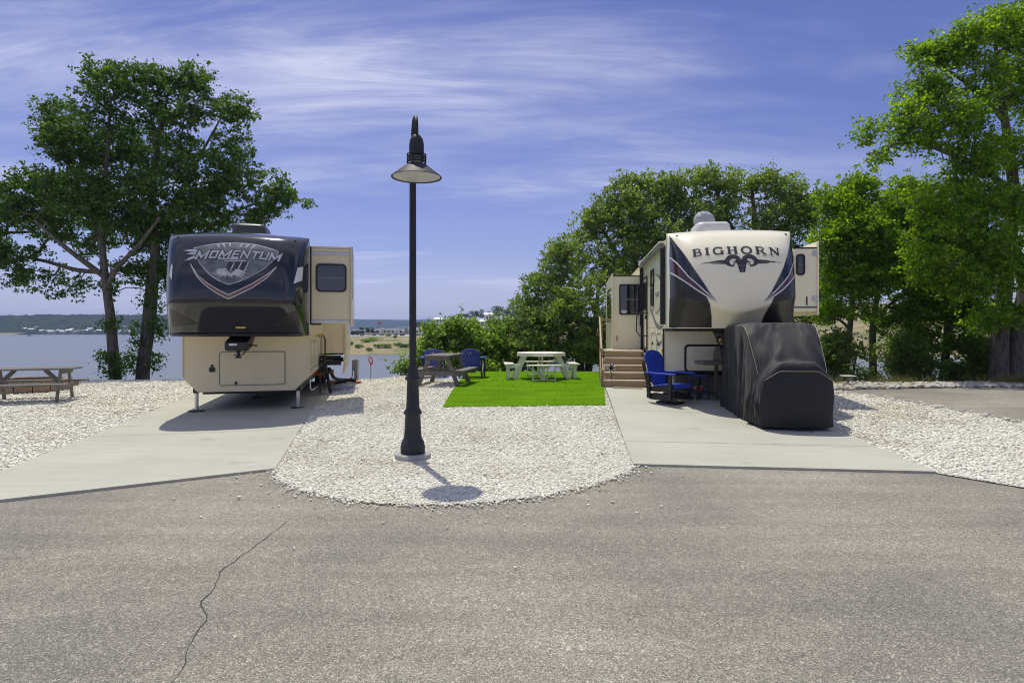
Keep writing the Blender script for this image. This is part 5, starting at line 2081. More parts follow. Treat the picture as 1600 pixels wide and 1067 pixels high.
def turf_mat():
    m, nt, b = new_mat('artificial turf')
    tc = N(nt, 'ShaderNodeTexCoord')
    n = N(nt, 'ShaderNodeTexNoise')
    n.inputs['Scale'].default_value = 1.4
    n.inputs['Detail'].default_value = 6
    L(nt, tc.outputs['Object'], n.inputs['Vector'])
    n2 = N(nt, 'ShaderNodeTexNoise')
    n2.inputs['Scale'].default_value = 70
    n2.inputs['Detail'].default_value = 3
    L(nt, tc.outputs['Object'], n2.inputs['Vector'])
    cc = mixc(nt, ramp(nt, n.outputs[0], [(0.35, 0), (0.65, 1)]), (0.10, 0.222, 0.002), (0.122, 0.258, 0.003))
    cc = mixc(nt, 1.0, cc, ramp(nt, n2.outputs[0], [(0.3, 0.55), (0.7, 1.3)]), 'MULTIPLY')
    mp = N(nt, 'ShaderNodeMapping')
    mp.inputs['Scale'].default_value = (0.5, 5.0, 1)
    L(nt, tc.outputs['Object'], mp.inputs[0])
    n3 = N(nt, 'ShaderNodeTexNoise')
    n3.inputs['Scale'].default_value = 1.8
    n3.inputs['Detail'].default_value = 5
    L(nt, mp.outputs[0], n3.inputs['Vector'])
    cc = mixc(nt, 1.0, cc, ramp(nt, n3.outputs[0], [(0.3, 0.72), (0.7, 1.18)]), 'MULTIPLY')
    L(nt, cc, b.inputs['Base Color'])
    b.inputs['Roughness'].default_value = 0.9
    b.inputs['Specular IOR Level'].default_value = 0.03
    M['turf'] = m
    o = sheet('turf_mat', TURF, 0.030, 'turf', 0.4, 0.028)
    del o['kind']
    tag(o, 'bright green artificial turf mat laid on white gravel', 'turf mat')
    # pile blades
    xs = [p[0] for p in TURF]
    ys = [p[1] for p in TURF]
    n = 80000
    X = rng.uniform(min(xs), max(xs), n)
    Y = rng.uniform(min(ys), max(ys), n)
    ok = inside(TURF, X, Y)
    X, Y = X[ok], Y[ok]
    n = len(X)
    a = rng.uniform(0, 6.28, n)
    hgt = rng.uniform(0.018, 0.045, n)
    w = 0.008
    Z = H(X, Y) + 0.03
    lx, ly = rng.normal(0, 0.02, n), rng.normal(-0.012, 0.02, n)
    V = np.stack([np.stack([X - w * np.cos(a), Y - w * np.sin(a), Z], 1), np.stack([X + w * np.cos(a), Y + w * np.sin(a), Z], 1), np.stack([X + lx, Y + ly, Z + hgt], 1)], 1).reshape(-1, 3)
    mesh_np('turf_pile', V, np.arange(n * 3).reshape(-1, 3), 'turf', o, kind='stuff')


turf_mat()


def shore_chair(loc, rz, label, group):
    """upright adirondack chair, local -y is the back that faces the road"""
    t = thing('adirondack_chair', label, 'chair', loc, rz, group)
    n = 6
    w = 0.54
    for i in range(n):
        f = (i + 0.5) / n - 0.5
        topz = 0.86 - 0.26 * abs(f) ** 2 * 1.2
        mb = MB()
        bx, tx = f * w * 0.92, f * w * 1.08
        hw = w / n / 2 - 0.003
        pts = [(bx - hw, 0.24), (bx + hw, 0.24), (tx + hw, topz - 0.02 * abs(f + 0.08)), (tx, topz), (tx - hw, topz - 0.02 * abs(f - 0.08))]
        mb.prism(pts, -0.012, 0.012)
        o = mb.build('back_slat', 'blue_deep', t, bevel=0.004)
        o.location = (0, -0.22, 0.02)
        o.rotation_euler = (R(14), 0, 0)
    for zz, yy in ((0.66, -0.365), (0.36, -0.29)):
        mb = MB()
        mb.box(-0.29, 0.29, yy - 0.02, yy + 0.015, zz - 0.03, zz + 0.03)
        mb.build('back_rail', 'poly_black', t, bevel=0.004)
    mb = MB()
    mb.lathe([(0.0, 0.01), (0.022, 0.006), (0.026, 0.0)], 12, (0, 0, 0))
    o = mb.build('badge', 'yellow', t, smooth=True)
    o.location = (0, -0.405, 0.735)
    o.rotation_euler = (R(90), 0, 0)
    for i in range(5):
        mb = MB()
        y0 = -0.16 + i * 0.105
        mb.box(-0.27, 0.27, y0, y0 + 0.095, 0.33 + 0.02 * i, 0.352 + 0.02 * i)
        mb.build('seat_slat', 'blue_deep', t, bevel=0.004)
    for s in (-1, 1):
        mb = MB()
        mb.prism([(s * 0.27, -0.36), (s * 0.40, -0.30), (s * 0.41, 0.40), (s * 0.28, 0.42)], 0.575, 0.60, 'z')
        mb.build('arm', 'blue_deep', t, bevel=0.005)
        mb = MB()
        mb.box(s * 0.33 - 0.022, s * 0.33 + 0.022, 0.24, 0.35, 0.0, 0.575)
        mb.build('front_leg', 'poly_black', t, bevel=0.005)
        mb = MB()
        mb.bar((s * 0.33, -0.42, 0.04), (s * 0.30, 0.34, 0.36), 0.04, 0.10)
        mb.build('side_rail', 'poly_black', t, bevel=0.005)
        mb = MB()
        mb.bar((s * 0.33, -0.44, 0.0), (s * 0.31, -0.30, 0.575), 0.04, 0.07, (0, 1, 0))
        mb.build('rear_leg', 'poly_black', t, bevel=0.005)
    return t


def on_land(px, py, dz=0.03):
    x, y = gp(px, py)
    return (x, y, h1(x, y) + dz)


shore_chair(on_land(738, 590.5), R(-4), 'blue slatted garden chair facing the lake, nearer the turf mat', 'blue garden chairs by the shore')
shore_chair(on_land(677, 590.0), R(8), 'blue slatted garden chair half hidden behind the small grey picnic table', 'blue garden chairs by the shore')


def block_ring(loc, r, nb, rows, bh, label, name='fire_pit', cap=False, gapdeg=0):
    t = thing(name, label, 'fire pit', loc)
    rnd = random.Random(nb)
    for k in range(rows):
        for i in range(nb):
            a0 = 2 * math.pi * (i + 0.5 * (k % 2)) / nb
            a1 = a0 + 2 * math.pi / nb * 0.955
            r0, r1 = r - 0.2 + rnd.uniform(-.01, .01), r + rnd.uniform(-.015, .015)
            pts = []
            for j in range(4):
                a = a0 + (a1 - a0) * j / 3
                pts.append((r1 * math.cos(a), r1 * math.sin(a)))
            for j in range(4):
                a = a1 + (a0 - a1) * j / 3
                pts.append((r0 * math.cos(a), r0 * math.sin(a)))
            mb = MB()
            mb.prism(pts, k * bh + 0.003, (k + 1) * bh - 0.003 + rnd.uniform(-.004, .004), 'z')
            mb.build('block', 'block', t, bevel=0.008)
    mb = MB()
    mb.lathe([(0.0, 0.04), (r - 0.19, 0.03)], 24)
    mb.build('ash_bed', 'soil', t)
    return t


block_ring((-13.15, 16.5, 0.03), 1.0, 16, 2, 0.15, 'round fire pit of tan blocks behind the long weathered picnic table')
fx, fy = gp(709, 582)
block_ring((fx, fy + 0.3, h1(fx, fy) + 0.02), 0.48, 10, 2, 0.14, 'small fire ring of tan blocks between the two blue garden chairs')


def overlay():
    a = [gp(683, 592.5), gp(748, 593), gp(752, 586), gp(690, 586)]
    o = sheet('blue_overlay', a, 0.028, 'overlay', 0.3, 0.02)  # thin pale blue sheet laid over the gravel
    del o['kind']
    tag(o, 'pale blue rug on gravel beneath the blue garden chairs', 'overlay')


overlay()


def wood_steps():
    fr = FR_B
    zg = h1(2.8, 14.8) + 0.03
    # local frame: x across (towards the trailer), y away along the trailer, origin at the near left foot of the bottom step
    ox, oy = gp(943.5, 606.5)
    t = thing('wooden_steps', 'treated pine steps and landing leading up beside the cream trailer', 'steps', (ox, oy, zg), fr.rot)
    rise, run = 0.172, 0.28
    wid = [1.10, 1.03, 1.01, 0.99, 0.97]
    off = [0.0, 0.045, 0.05, 0.055, 0.06]
    for i in range(5):
        y = i * run
        z = i * rise
        mb = MB()
        mb.box(off[i], off[i] + wid[i], y, y + 0.038, z + 0.002, z + rise - 0.038)
        mb.build('riser', 'wood_step', t, bevel=0.004)
        d = run + 0.03 if i < 4 else 1.75
        if i < 4:
            mb = MB()
            mb.box(off[i] - 0.01, off[i] + wid[i] + 0.012, y - 0.025, y + d - 0.028, z + rise - 0.036, z + rise)
            mb.build('tread', 'wood_tread', t, bevel=0.004)
        else:
            for k in range(11):
                mb = MB()
                y0 = y - 0.025 + k * 0.142
                mb.box(off[i] - 0.01, off[i] + wid[i] + 0.05, y0, y0 + 0.136, z + rise - 0.036, z + rise)
                mb.build('deck_plank', 'wood_tread', t, bevel=0.004)
    H5 = 5 * rise
    yb = 4 * run + 1.5
    for x in (-0.02, 1.08):
        mb = MB()
        mb.prism([(0.06, 0.0), (0.06, 0.12), (4 * run + 0.06, H5 - 0.06), (yb, H5 - 0.06), (yb, H5 - 0.25), (4 * run, H5 - 0.25), (0.36, 0.0)], x - 0.02 * 0, x + 0.036, 'x')
        mb.build('stringer', 'wood_step', t, bevel=0.004)
    for x, y, top in ((-0.065, 0.10, 0.42), (-0.065, 4 * run - 0.05, H5 + 0.06), (-0.03, yb - 0.12, H5 + 0.86), (0.93, yb - 0.12, H5 + 0.86)):
        mb = MB()
        mb.box(x, x + 0.088, y, y + 0.088, 0.0, top)
        mb.build('post', 'wood_step', t, bevel=0.005)
    mb = MB()
    mb.box(-0.05, 1.03, yb - 0.125, yb - 0.085, H5 + 0.80, H5 + 0.87)
    mb.build('back_rail', 'wood_step', t, bevel=0.004)
    mb = MB()
    mb.bar((-0.02, 4 * run - 0.02, H5 + 0.0), (-0.02, yb - 0.08, H5 + 0.88), 0.115, 0.038, (1, 0, 0))
    mb.build('hand_rail', 'wood_tread', t, bevel=0.004)
    mb = MB()
    mb.bar((-0.055, 0.12, 0.0), (-0.055, 4 * run, H5 - 0.04), 0.028, 0.10)
    mb.build('side_board', 'wood_step', t, bevel=0.004)
    # ornament
    f = thing('metal_flower', 'dark metal sunflower ornament fixed to the step post', 'ornament', (0, 0, 0))
    p = at(953.5, 573.5, oy + 0.35)
    f.location = (p[0] - 0.02, p[1] - 0.30, p[2])
    mb = MB()
    mb.lathe([(0.0, 0.025), (0.035, 0.022), (0.055, 0.0)], 16)
    o = mb.build('flower_heart', 'trim_black', f, smooth=True)
    o.rotation_euler = (R(90), 0, 0)
    for k in range(14):
        a = 2 * math.pi * k / 14
        ca, sa = math.cos(a), math.sin(a)
        mb = MB()
        mb.add([(0.05 * ca, 0.0, 0.05 * sa), (0.08 * ca - 0.02 * sa, 0.006, 0.08 * sa + 0.02 * ca), (0.125 * ca, 0.012, 0.125 * sa), (0.08 * ca + 0.02 * sa, 0.006, 0.08 * sa - 0.02 * ca),
                (0.085 * ca, -0.006, 0.085 * sa)], [(0, 1, 4), (1, 2, 4), (2, 3, 4), (3, 0, 4), (0, 3, 2, 1)])
        mb.build('petal', 'white_decal' if k % 2 else 'vent_grey', f)
    mb = MB()
    mb.tube([(0, 0.02, -0.02), (0, 0.03, p[2] * -0.0 - (p[2] - h1(p[0], p[1]) - 0.01))], 0.008, 6)
    mb.build('stem', 'trim_black', f)
    # plank lying on the pad at the foot
    a, b = gp(958, 608.5), gp(1004, 609.5)
    pl = thing('loose_plank', 'short yellowed plank lying on concrete at the foot of the steps', 'plank', (a[0], a[1], h1(*a) + 0.032), math.atan2(b[1] - a[1], b[0] - a[0]))
    ln = (Vector(b) - Vector(a)).length
    mb = MB()
    mb.box(0, ln, -0.05, 0.05, 0.0, 0.025)
    mb.build('board', 'wood_tread', pl, bevel=0.003)


wood_steps()


def glider_chair():
    x, y = gp(1047, 631.5)
    t = thing('glider_chair', 'royal blue swivel glider chair with black base on the concrete pad', 'chair', (x, y, h1(x, y) + 0.032), R(-143))
    t.scale = (0.95, 0.95, 0.95)
    # local: +y is where the sitter looks
    mb = MB()
    mb.lathe([(0.0, 0.035), (0.20, 0.035), (0.29, 0.022), (0.30, 0.0), (0.0, 0.0)], 32)
    mb.build('swivel_base', 'poly_black', t, smooth=True)
    mb = MB()
    mb.lathe([(0.10, 0.03), (0.085, 0.06), (0.085, 0.11)], 20)
    mb.build('swivel_column', 'steel_black', t, smooth=True)
    for s in (-1, 1):
        mb = MB()
        xx = s * 0.27
        mb.prism([(-0.40, 0.10), (-0.40, 0.17), (-0.18, 0.22), (0.22, 0.20), (0.40, 0.14), (0.38, 0.07), (-0.30, 0.07)], xx - 0.022, xx + 0.022, 'x')
        mb.build('runner', 'poly_black', t, bevel=0.006)
        for yy, ln in ((-0.30, 0.62), (0.24, 0.60)):
            mb = MB()
            mb.bar((s * 0.325, yy, 0.10), (s * 0.325, yy + (0.03 if yy > 0 else -0.04), 0.625), 0.04, 0.085, (0, 1, 0))
            mb.build('leg', 'poly_black', t, bevel=0.006)
        mb = MB()
        mb.prism([(s * 0.26, -0.40), (s * 0.36, -0.42), (s * 0.41, 0.05), (s * 0.42, 0.34), (s * 0.36, 0.40), (s * 0.28, 0.38), (s * 0.27, 0.0)], 0.625, 0.652, 'z')
        mb.build('arm', 'blue', t, bevel=0.006)
        mb = MB()
        mb.prism([(-0.36, 0.25), (-0.34, 0.34), (0.30, 0.41), (0.33, 0.30), (-0.1, 0.24)], s * 0.285 - 0.016, s * 0.285 + 0.016, 'x')
        mb.build('seat_side', 'poly_black', t, bevel=0.005)
        mb = MB()
        mb.bar((s * 0.285, -0.34, 0.28), (s * 0.275, -0.50, 0.84), 0.035, 0.07, (0, 1, 0))
        mb.build('back_post', 'poly_black', t, bevel=0.005)
    for yy in (-0.22, 0.24):
        mb = MB()
        mb.box(-0.30, 0.30, yy - 0.03, yy + 0.03, 0.13, 0.17)
        mb.build('cross_bar', 'poly_black', t, bevel=0.004)
    for i in range(6):
        mb = MB()
        y0 = -0.24 + i * 0.106
        zz = 0.355 + 0.012 * i if i < 5 else 0.36
        if i < 5:
            mb.box(-0.27, 0.27, y0, y0 + 0.10, zz, zz + 0.024)
        else:
            mb.box(-0.275, 0.275, 0.30, 0.324, 0.325, 0.425)
        mb.build('seat_slat', 'blue', t, bevel=0.005)
    n = 5
    for i in range(n):
        f = (i - (n - 1) / 2) / n
        bx, tx = f * 0.44, f * 0.60
        hb, ht = 0.040, 0.056
        arcz = lambda q: 0.80 - 1.15 * q * q - 6.0 * max(0, abs(q) - 0.2) ** 2
        top = arcz(tx)
        l_, r_ = arcz(tx - ht), arcz(tx + ht)
        mb = MB()
        mb.prism([(bx - hb, 0.0), (bx + hb, 0.0), (tx + ht, r_), (tx + ht * 0.5, arcz(tx + ht * 0.5)), (tx, top), (tx - ht * 0.5, arcz(tx - ht * 0.5)), (tx - ht, l_)], -0.012, 0.012)
        o = mb.build('back_slat', 'blue', t, bevel=0.005)
        o.location = (0, -0.27, 0.35)
        o.rotation_euler = (R(17), 0, 0)
    for dz in (0.16, 0.52):
        mb = MB()
        mb.box(-0.28, 0.28, 0.0, 0.03, dz, dz + 0.06)
        o = mb.build('back_rail', 'poly_black', t, bevel=0.004)
        o.location = (0, -0.31, 0.35)
        o.rotation_euler = (R(17), 0, 0)


glider_chair()


def side_table():
    x, y = gp(1092, 625.5)
    t = thing('side_table', 'round blue side table with black legs beside the glider chair', 'table', (x, y, h1(x, y) + 0.032), R(20))
    mb = MB()
    mb.lathe([(0.0, 0.505), (0.222, 0.505), (0.23, 0.497), (0.23, 0.485), (0.222, 0.478), (0.0, 0.478)], 36)
    mb.build('table_top', 'blue_deep', t, smooth=True)
    mb = MB()
    mb.lathe([(0.0, 0.165), (0.16, 0.165), (0.165, 0.155), (0.16, 0.145), (0.0, 0.145)], 28)
    mb.build('shelf', 'blue_deep', t, smooth=True)
    for k in range(4):
        a = R(45 + 90 * k)
        mb = MB()
        mb.bar((0.20 * math.cos(a), 0.20 * math.sin(a), 0.0), (0.15 * math.cos(a), 0.15 * math.sin(a), 0.478), 0.045, 0.03)
        mb.build('leg', 'poly_black', t, bevel=0.004)
    for k, (dx, dy, hh) in enumerate(((-0.07, -0.03, 0.10), (0.05, 0.0, 0.11), (-0.01, 0.06, 0.09))):
        c = thing('citronella_jar', ['small red jar on the table shelf, nearest the glider chair', 'taller red jar on the table shelf, nearest the grill', 'short red jar at the back of the table shelf'][k], 'jar',
                  (x + dx, y + dy, h1(x, y) + 0.032 + 0.165), 0, 'red jars on the side table shelf')
        mb = MB()
        mb.lathe([(0.0, 0.0), (0.035, 0.0), (0.038, 0.01), (0.038, hh * 0.75), (0.03, hh * 0.85)], 18)
        mb.build('jar_body', 'red', c, smooth=True)
        mb = MB()
        mb.lathe([(0.032, hh * 0.85), (0.032, hh), (0.0, hh)], 18)
        mb.build('jar_lid', 'white_decal', c, smooth=True)


side_table()


def grill():
    x, y = gp(1141, 622)
    y = 12.55
    x = (1137 - 800) * y / FPX
    t = thing('pellet_grill', 'grey barbecue grill with orange-red lid half hidden behind the covered cart', 'grill', (x, y, h1(x, y) + 0.032), R(4))
    mb = MB()
    prof = [(-0.26, 0.78), (-0.26, 0.92), (-0.22, 1.05), (-0.10, 1.13), (0.10, 1.13), (0.22, 1.05), (0.26, 0.92), (0.26, 0.78)]
    mb.prism(prof, -0.20, 0.55, 'x')
    body = mb.build('cook_box', 'grill_grey', t, bevel=0.01)
    mb = MB()
    lid = [(-0.272, 0.92), (-0.232, 1.06), (-0.105, 1.145), (0.0, 1.148), (0.0, 1.13), (-0.1, 1.125), (-0.215, 1.045), (-0.26, 0.92)]
    mb.prism(lid, -0.13, 0.53, 'x')
    l = mb.build('lid', 'orange', t, bevel=0.006)
    mb = MB()
    mb.tube([(-0.05, -0.32, 0.96), (0.45, -0.32, 0.96)], 0.014, 8)
    mb.build('lid_handle', 'alu', l, smooth=True)
    mb = MB()
    mb.box(-0.62, -0.21, -0.24, 0.22, 0.76, 0.84)
    mb.build('side_shelf', 'grill_grey', t, bevel=0.012)
    mb = MB()
    mb.box(-0.205, 0.55, -0.262, -0.25, 0.70, 0.80)
    mb.build('control_panel', 'vent_grey', t, bevel=0.004)
    for xx in (-0.15, 0.5):
        for yy in (-0.22, 0.22):
            mb = MB()
            mb.box(xx - 0.035, xx + 0.035, yy - 0.03, yy + 0.03, 0.0, 0.78)
            mb.build('leg', 'grill_grey', t, bevel=0.005)
    mb = MB()
    mb.box(-0.18, 0.53, -0.23, 0.23, 0.16, 0.19)
    mb.build('bottom_shelf', 'grill_grey', t, bevel=0.004)
    j = thing('fuel_jug', 'pale plastic jug on the concrete at the foot of the grill', 'jug', (x - 0.19, y - 0.36, h1(x, y) + 0.032))
    mb = MB()
    mb.lathe([(0.0, 0.0), (0.055, 0.0), (0.06, 0.01), (0.06, 0.20), (0.045, 0.235), (0.02, 0.25), (0.02, 0.28), (0.0, 0.28)], 20)
    mb.build('jug_body', 'bucket', j, smooth=True)


grill()


def covered_cart():
    """golf cart under a black cloth cover: local y runs backwards from the front panel, x across"""
    gx, gy = gp(1243, 672)
    cx = 4.54
    cy = 9.62
    zg = h1(cx, cy + 0.8) + 0.03
    t = thing('covered_golf_cart', 'golf cart under a creased black cloth cover parked on concrete', 'golf cart', (cx, cy, zg), R(-6.0))
    # centre-line silhouette (y, z) and the half width of the cover's upper edge there
    path = [(0.00, 0.02, 0.47), (-0.05, 0.25, 0.505), (-0.055, 0.50, 0.525), (-0.04, 0.74, 0.53), (-0.01, 0.93, 0.525), (0.03, 1.02, 0.515), (0.09, 1.055, 0.51), (0.17, 1.065, 0.52), (0.24, 1.075, 0.53),
            (0.31, 1.12, 0.54), (0.44, 1.24, 0.555), (0.64, 1.42, 0.575), (0.84, 1.585, 0.59), (0.95, 1.665, 0.60), (1.06, 1.69, 0.605), (1.6, 1.69, 0.61), (2.05, 1.68, 0.61), (2.28, 1.66, 0.605), (2.36, 1.58, 0.60)]
    S = 8
    pts = []
    P3 = [Vector(p) for p in path]
    P3 = [P3[0]] + P3 + [P3[-1]]
    for i in range(1, len(P3) - 2):
        for j in range(S):
            u = j / S
            a, b, c, d = P3[i - 1], P3[i], P3[i + 1], P3[i + 2]
            pts.append(0.5 * ((2 * b) + (c - a) * u + (2 * a - 5 * b + 4 * c - d) * u * u + (3 * b - a - 3 * c + d) * u ** 3))
    pts.append(P3[-2])
    NP = len(pts)
    NL = 44
    NS = 30
    verts, faces = [], []

    def wrinkle(x, y, z, amp):
        q = Vector((x * 2.2, y * 2.0, z * 2.6))
        return amp * (noise.noise(q) + 0.55 * noise.noise(q * 2.3 + Vector((3, 1, 7))))

    def ws_fold(x, y, z):
        # tension folds running from the roof corners down to the hood centre
        f = 0.0
        if 0.26 < y < 1.0:
            k = (y - 0.26) / 0.74
            xx = abs(x) - 0.12 * (1 - k)
            f = 0.038 * math.sin(13 * (abs(x) * (0.55 + 0.75 * (1 - k))) + 3.5 * k + (1.2 if x > 0 else 0)) * math.sin(math.pi * k) * min(1, abs(x) / 0.25)
        return f
    top_idx = {}
    sag = lambda y: 0.035 * math.exp(-((y - 0.27) / 0.09) ** 2)
    for i, p in enumerate(pts):
        y, z, w = p
        for j in range(NL + 1):
            a = (2 * j / NL - 1)
            x = w * math.sin(a * math.pi / 2 * 0.98) / math.sin(math.pi / 2 * 0.98)
            e = abs(x) / w
            drop = 0.06 * e ** 8 if z > 0.95 else 0.0
            back = 0.05 * e ** 4 if y < 0.1 else 0.0
            hoodside = 0.20 * (max(0, e - 0.52) / 0.48) ** 1.2 if 0.0 <= y <= 0.26 and z > 0.9 else 0.0
            if 0.26 < y < 0.7:
                hoodside = 0.20 * (max(0, e - 0.52) / 0.48) ** 1.2 * (1 - (y - 0.26) / 0.44)
            slack = -0.075 * (abs(noise.noise(Vector((x * 4.2 + (y * 3.2 if x > -0.1 else -y * 3.2), y * 0.9, 7.7)))) - 0.2) * (1 if 0.25 < y < 0.95 else 0.2)
            dz = slack - drop - hoodside - sag(y) * (0.4 + e) + ws_fold(x, y, z) + wrinkle(x, y, z, 0.010)
            dy = back + wrinkle(x + 5, y, z, 0.012) + (0.3 * ws_fold(x, y, z))
            if y < 0.1 and z <= 1.03:
                dz = wrinkle(x, y, z, 0.004) - 0.20 * (z / 1.03) ** 2 * (max(0, e - 0.52) / 0.48) ** 1.2
            top_idx[(i, j)] = len(verts)
            verts.append((x, y + dy, max(0.012, z + dz)))
    for i in range(NP - 1):
        for j in range(NL):
            faces.append((top_idx[i, j], top_idx[i, j + 1], top_idx[i + 1, j + 1], top_idx[i + 1, j]))
    # the sides hang from the upper edge
    start = next(i for i, p in enumerate(pts) if p[1] > 0.97)
    for s, col in ((-1, 0), (1, NL)):
        prev = None
        # front panel edges share the sheet; side rows begin at the front panel
        rows = list(range(0, NP))
        side_idx = {}
        for i in rows:
            if i < start:
                continue
            ex, ey, ez = verts[top_idx[i, col]]
            f = (i - start) / (NP - 1 - start)
            for k in range(NS + 1):
                q = k / NS
                z = ez + (0.015 - ez) * q
                y = ey
                if ey < 0.12:
                    y = ey
                flare = 0.05 * q + 0.045 * math.exp(-((ey - 0.45) / 0.4) ** 2) * math.sin(math.pi * min(1, q * 0.9 + 0.1)) * (1 if ez < 1.3 else 0.7)
                pinch = -0.075 * math.exp(-((ey - 1.02) / 0.06) ** 2) * (0.25 + 0.75 * q) * min(1, q * 3)
                fold = (0.13 * (abs(noise.noise(Vector((ey * 3.0 + 0.5 * q, q * 0.6, 4.0 + s)))) - 0.2) + 0.085 * (abs(noise.noise(Vector((ey * 7.0 - 1.4 * q, q * 1.0, 9.0 + s)))) - 0.2) + 0.02 * noise.noise(Vector((ey * 17 + 2 * q, q * 2.0, 2.0)))) * min(1, q * 1.8)
                wr = wrinkle(ey * 1.4, z * 0.9, s * 3, 0.024) * min(1, q * 4)
                x = ex + s * (flare + pinch + fold + wr)
                lift = 0.03 * math.sin(ey * 5.0 + s) * q
                if k == 0:
                    side_idx[i, k] = top_idx[i, col]
                else:
                    side_idx[i, k] = len(verts)
                    verts.append((x, y, max(0.01, z + lift)))
        for i in range(start, NP - 1):
            for k in range(NS):
                faces.append((side_idx[i, k], side_idx[i + 1, k], side_idx[i + 1, k + 1], side_idx[i, k + 1]))
        # join the front panel's edge to the first side row
        edge = [top_idx[i, col] for i in range(start, -1, -1)]
        first = [side_idx[start, k] for k in range(NS + 1)]
        ne, nf = len(edge), len(first)
        steps = max(ne, nf)
        pe = pf = 0
        for sidx in range(1, steps):
            qe = round(sidx * (ne - 1) / (steps - 1))
            qf = round(sidx * (nf - 1) / (steps - 1))
            quad = [edge[pe], first[pf], first[qf], edge[qe]]
            u_ = []
            for v_ in quad:
                if v_ not in u_:
                    u_.append(v_)
            if len(u_) >= 3:
                faces.append(tuple(u_))
            pe, pf = qe, qf
    # back curtain
    last = NP - 1
    rowsb = []
    NB = 16
    for k in range(1, NB + 1):
        q = k / NB
        row = []
        for j in range(NL + 1):
            x, y, z = verts[top_idx[last, j]]
            row.append(len(verts))
            verts.append((x * (1 + 0.06 * q), y + 0.05 + 0.03 * math.sin(9 * x + 3 * q) * q, z + (0.05 - z) * q))
        rowsb.append(row)
    prevrow = [top_idx[last, j] for j in range(NL + 1)]
    for row in rowsb:
        for j in range(NL):
            faces.append((prevrow[j], prevrow[j + 1], row[j + 1], row[j]))
        prevrow = row
    mb = MB()
    mb.v, mb.f = verts, faces
    cv = mb.build('cover_cloth', 'cover', t, smooth=True, ang=65)
    ss = cv.modifiers.new('soft', 'SUBSURF')
    ss.levels = 1
    ss.render_levels = 1
    # reflective piping along seams
    def seam(pts_, r=0.0045):
        m2 = MB()
        m2.tube(pts_, r, 5)
        m2.build('piping', 'piping', cv, smooth=True)
    near = lambda yq: min(range(NP), key=lambda i: abs(pts[i][0] - yq) if pts[i][1] > 0.95 else 9)
    i0 = next(i for i, p in enumerate(pts) if p[1] > 0.90)
    seam([Vector(verts[top_idx[i0, j]]) + Vector((0, -0.006, 0.004)) for j in range(2, NL - 1)])
    for col in (1, NL - 1):
        seam([Vector(verts[top_idx[i, col]]) + Vector((0.005 if col > 1 else -0.005, -0.004, 0.006)) for i in range(near(0.3), near(0.98))])
    # strap end on the concrete
    m2 = MB()
    m2.tube([(-0.25, -0.13, 0.006), (-0.08, -0.19, 0.006), (0.05, -0.23, 0.006), (0.14, -0.24, 0.006)], 0.007, 6)
    m2.build('tie_cord', 'trim_black', cv, smooth=True)
    # wheels under the hem
    for sx in (-0.42, 0.42):
        for yy in (0.32, 1.98):
            m2 = MB()
            m2.lathe([(0.10, -0.09), (0.20, -0.09), (0.225, -0.06), (0.225, 0.06), (0.20, 0.09), (0.10, 0.09)], 22)
            o = m2.build('wheel', 'rubber', t, smooth=True)
            o.rotation_euler = (0, R(90), 0)
            o.location = (sx, yy, 0.226)


covered_cart()


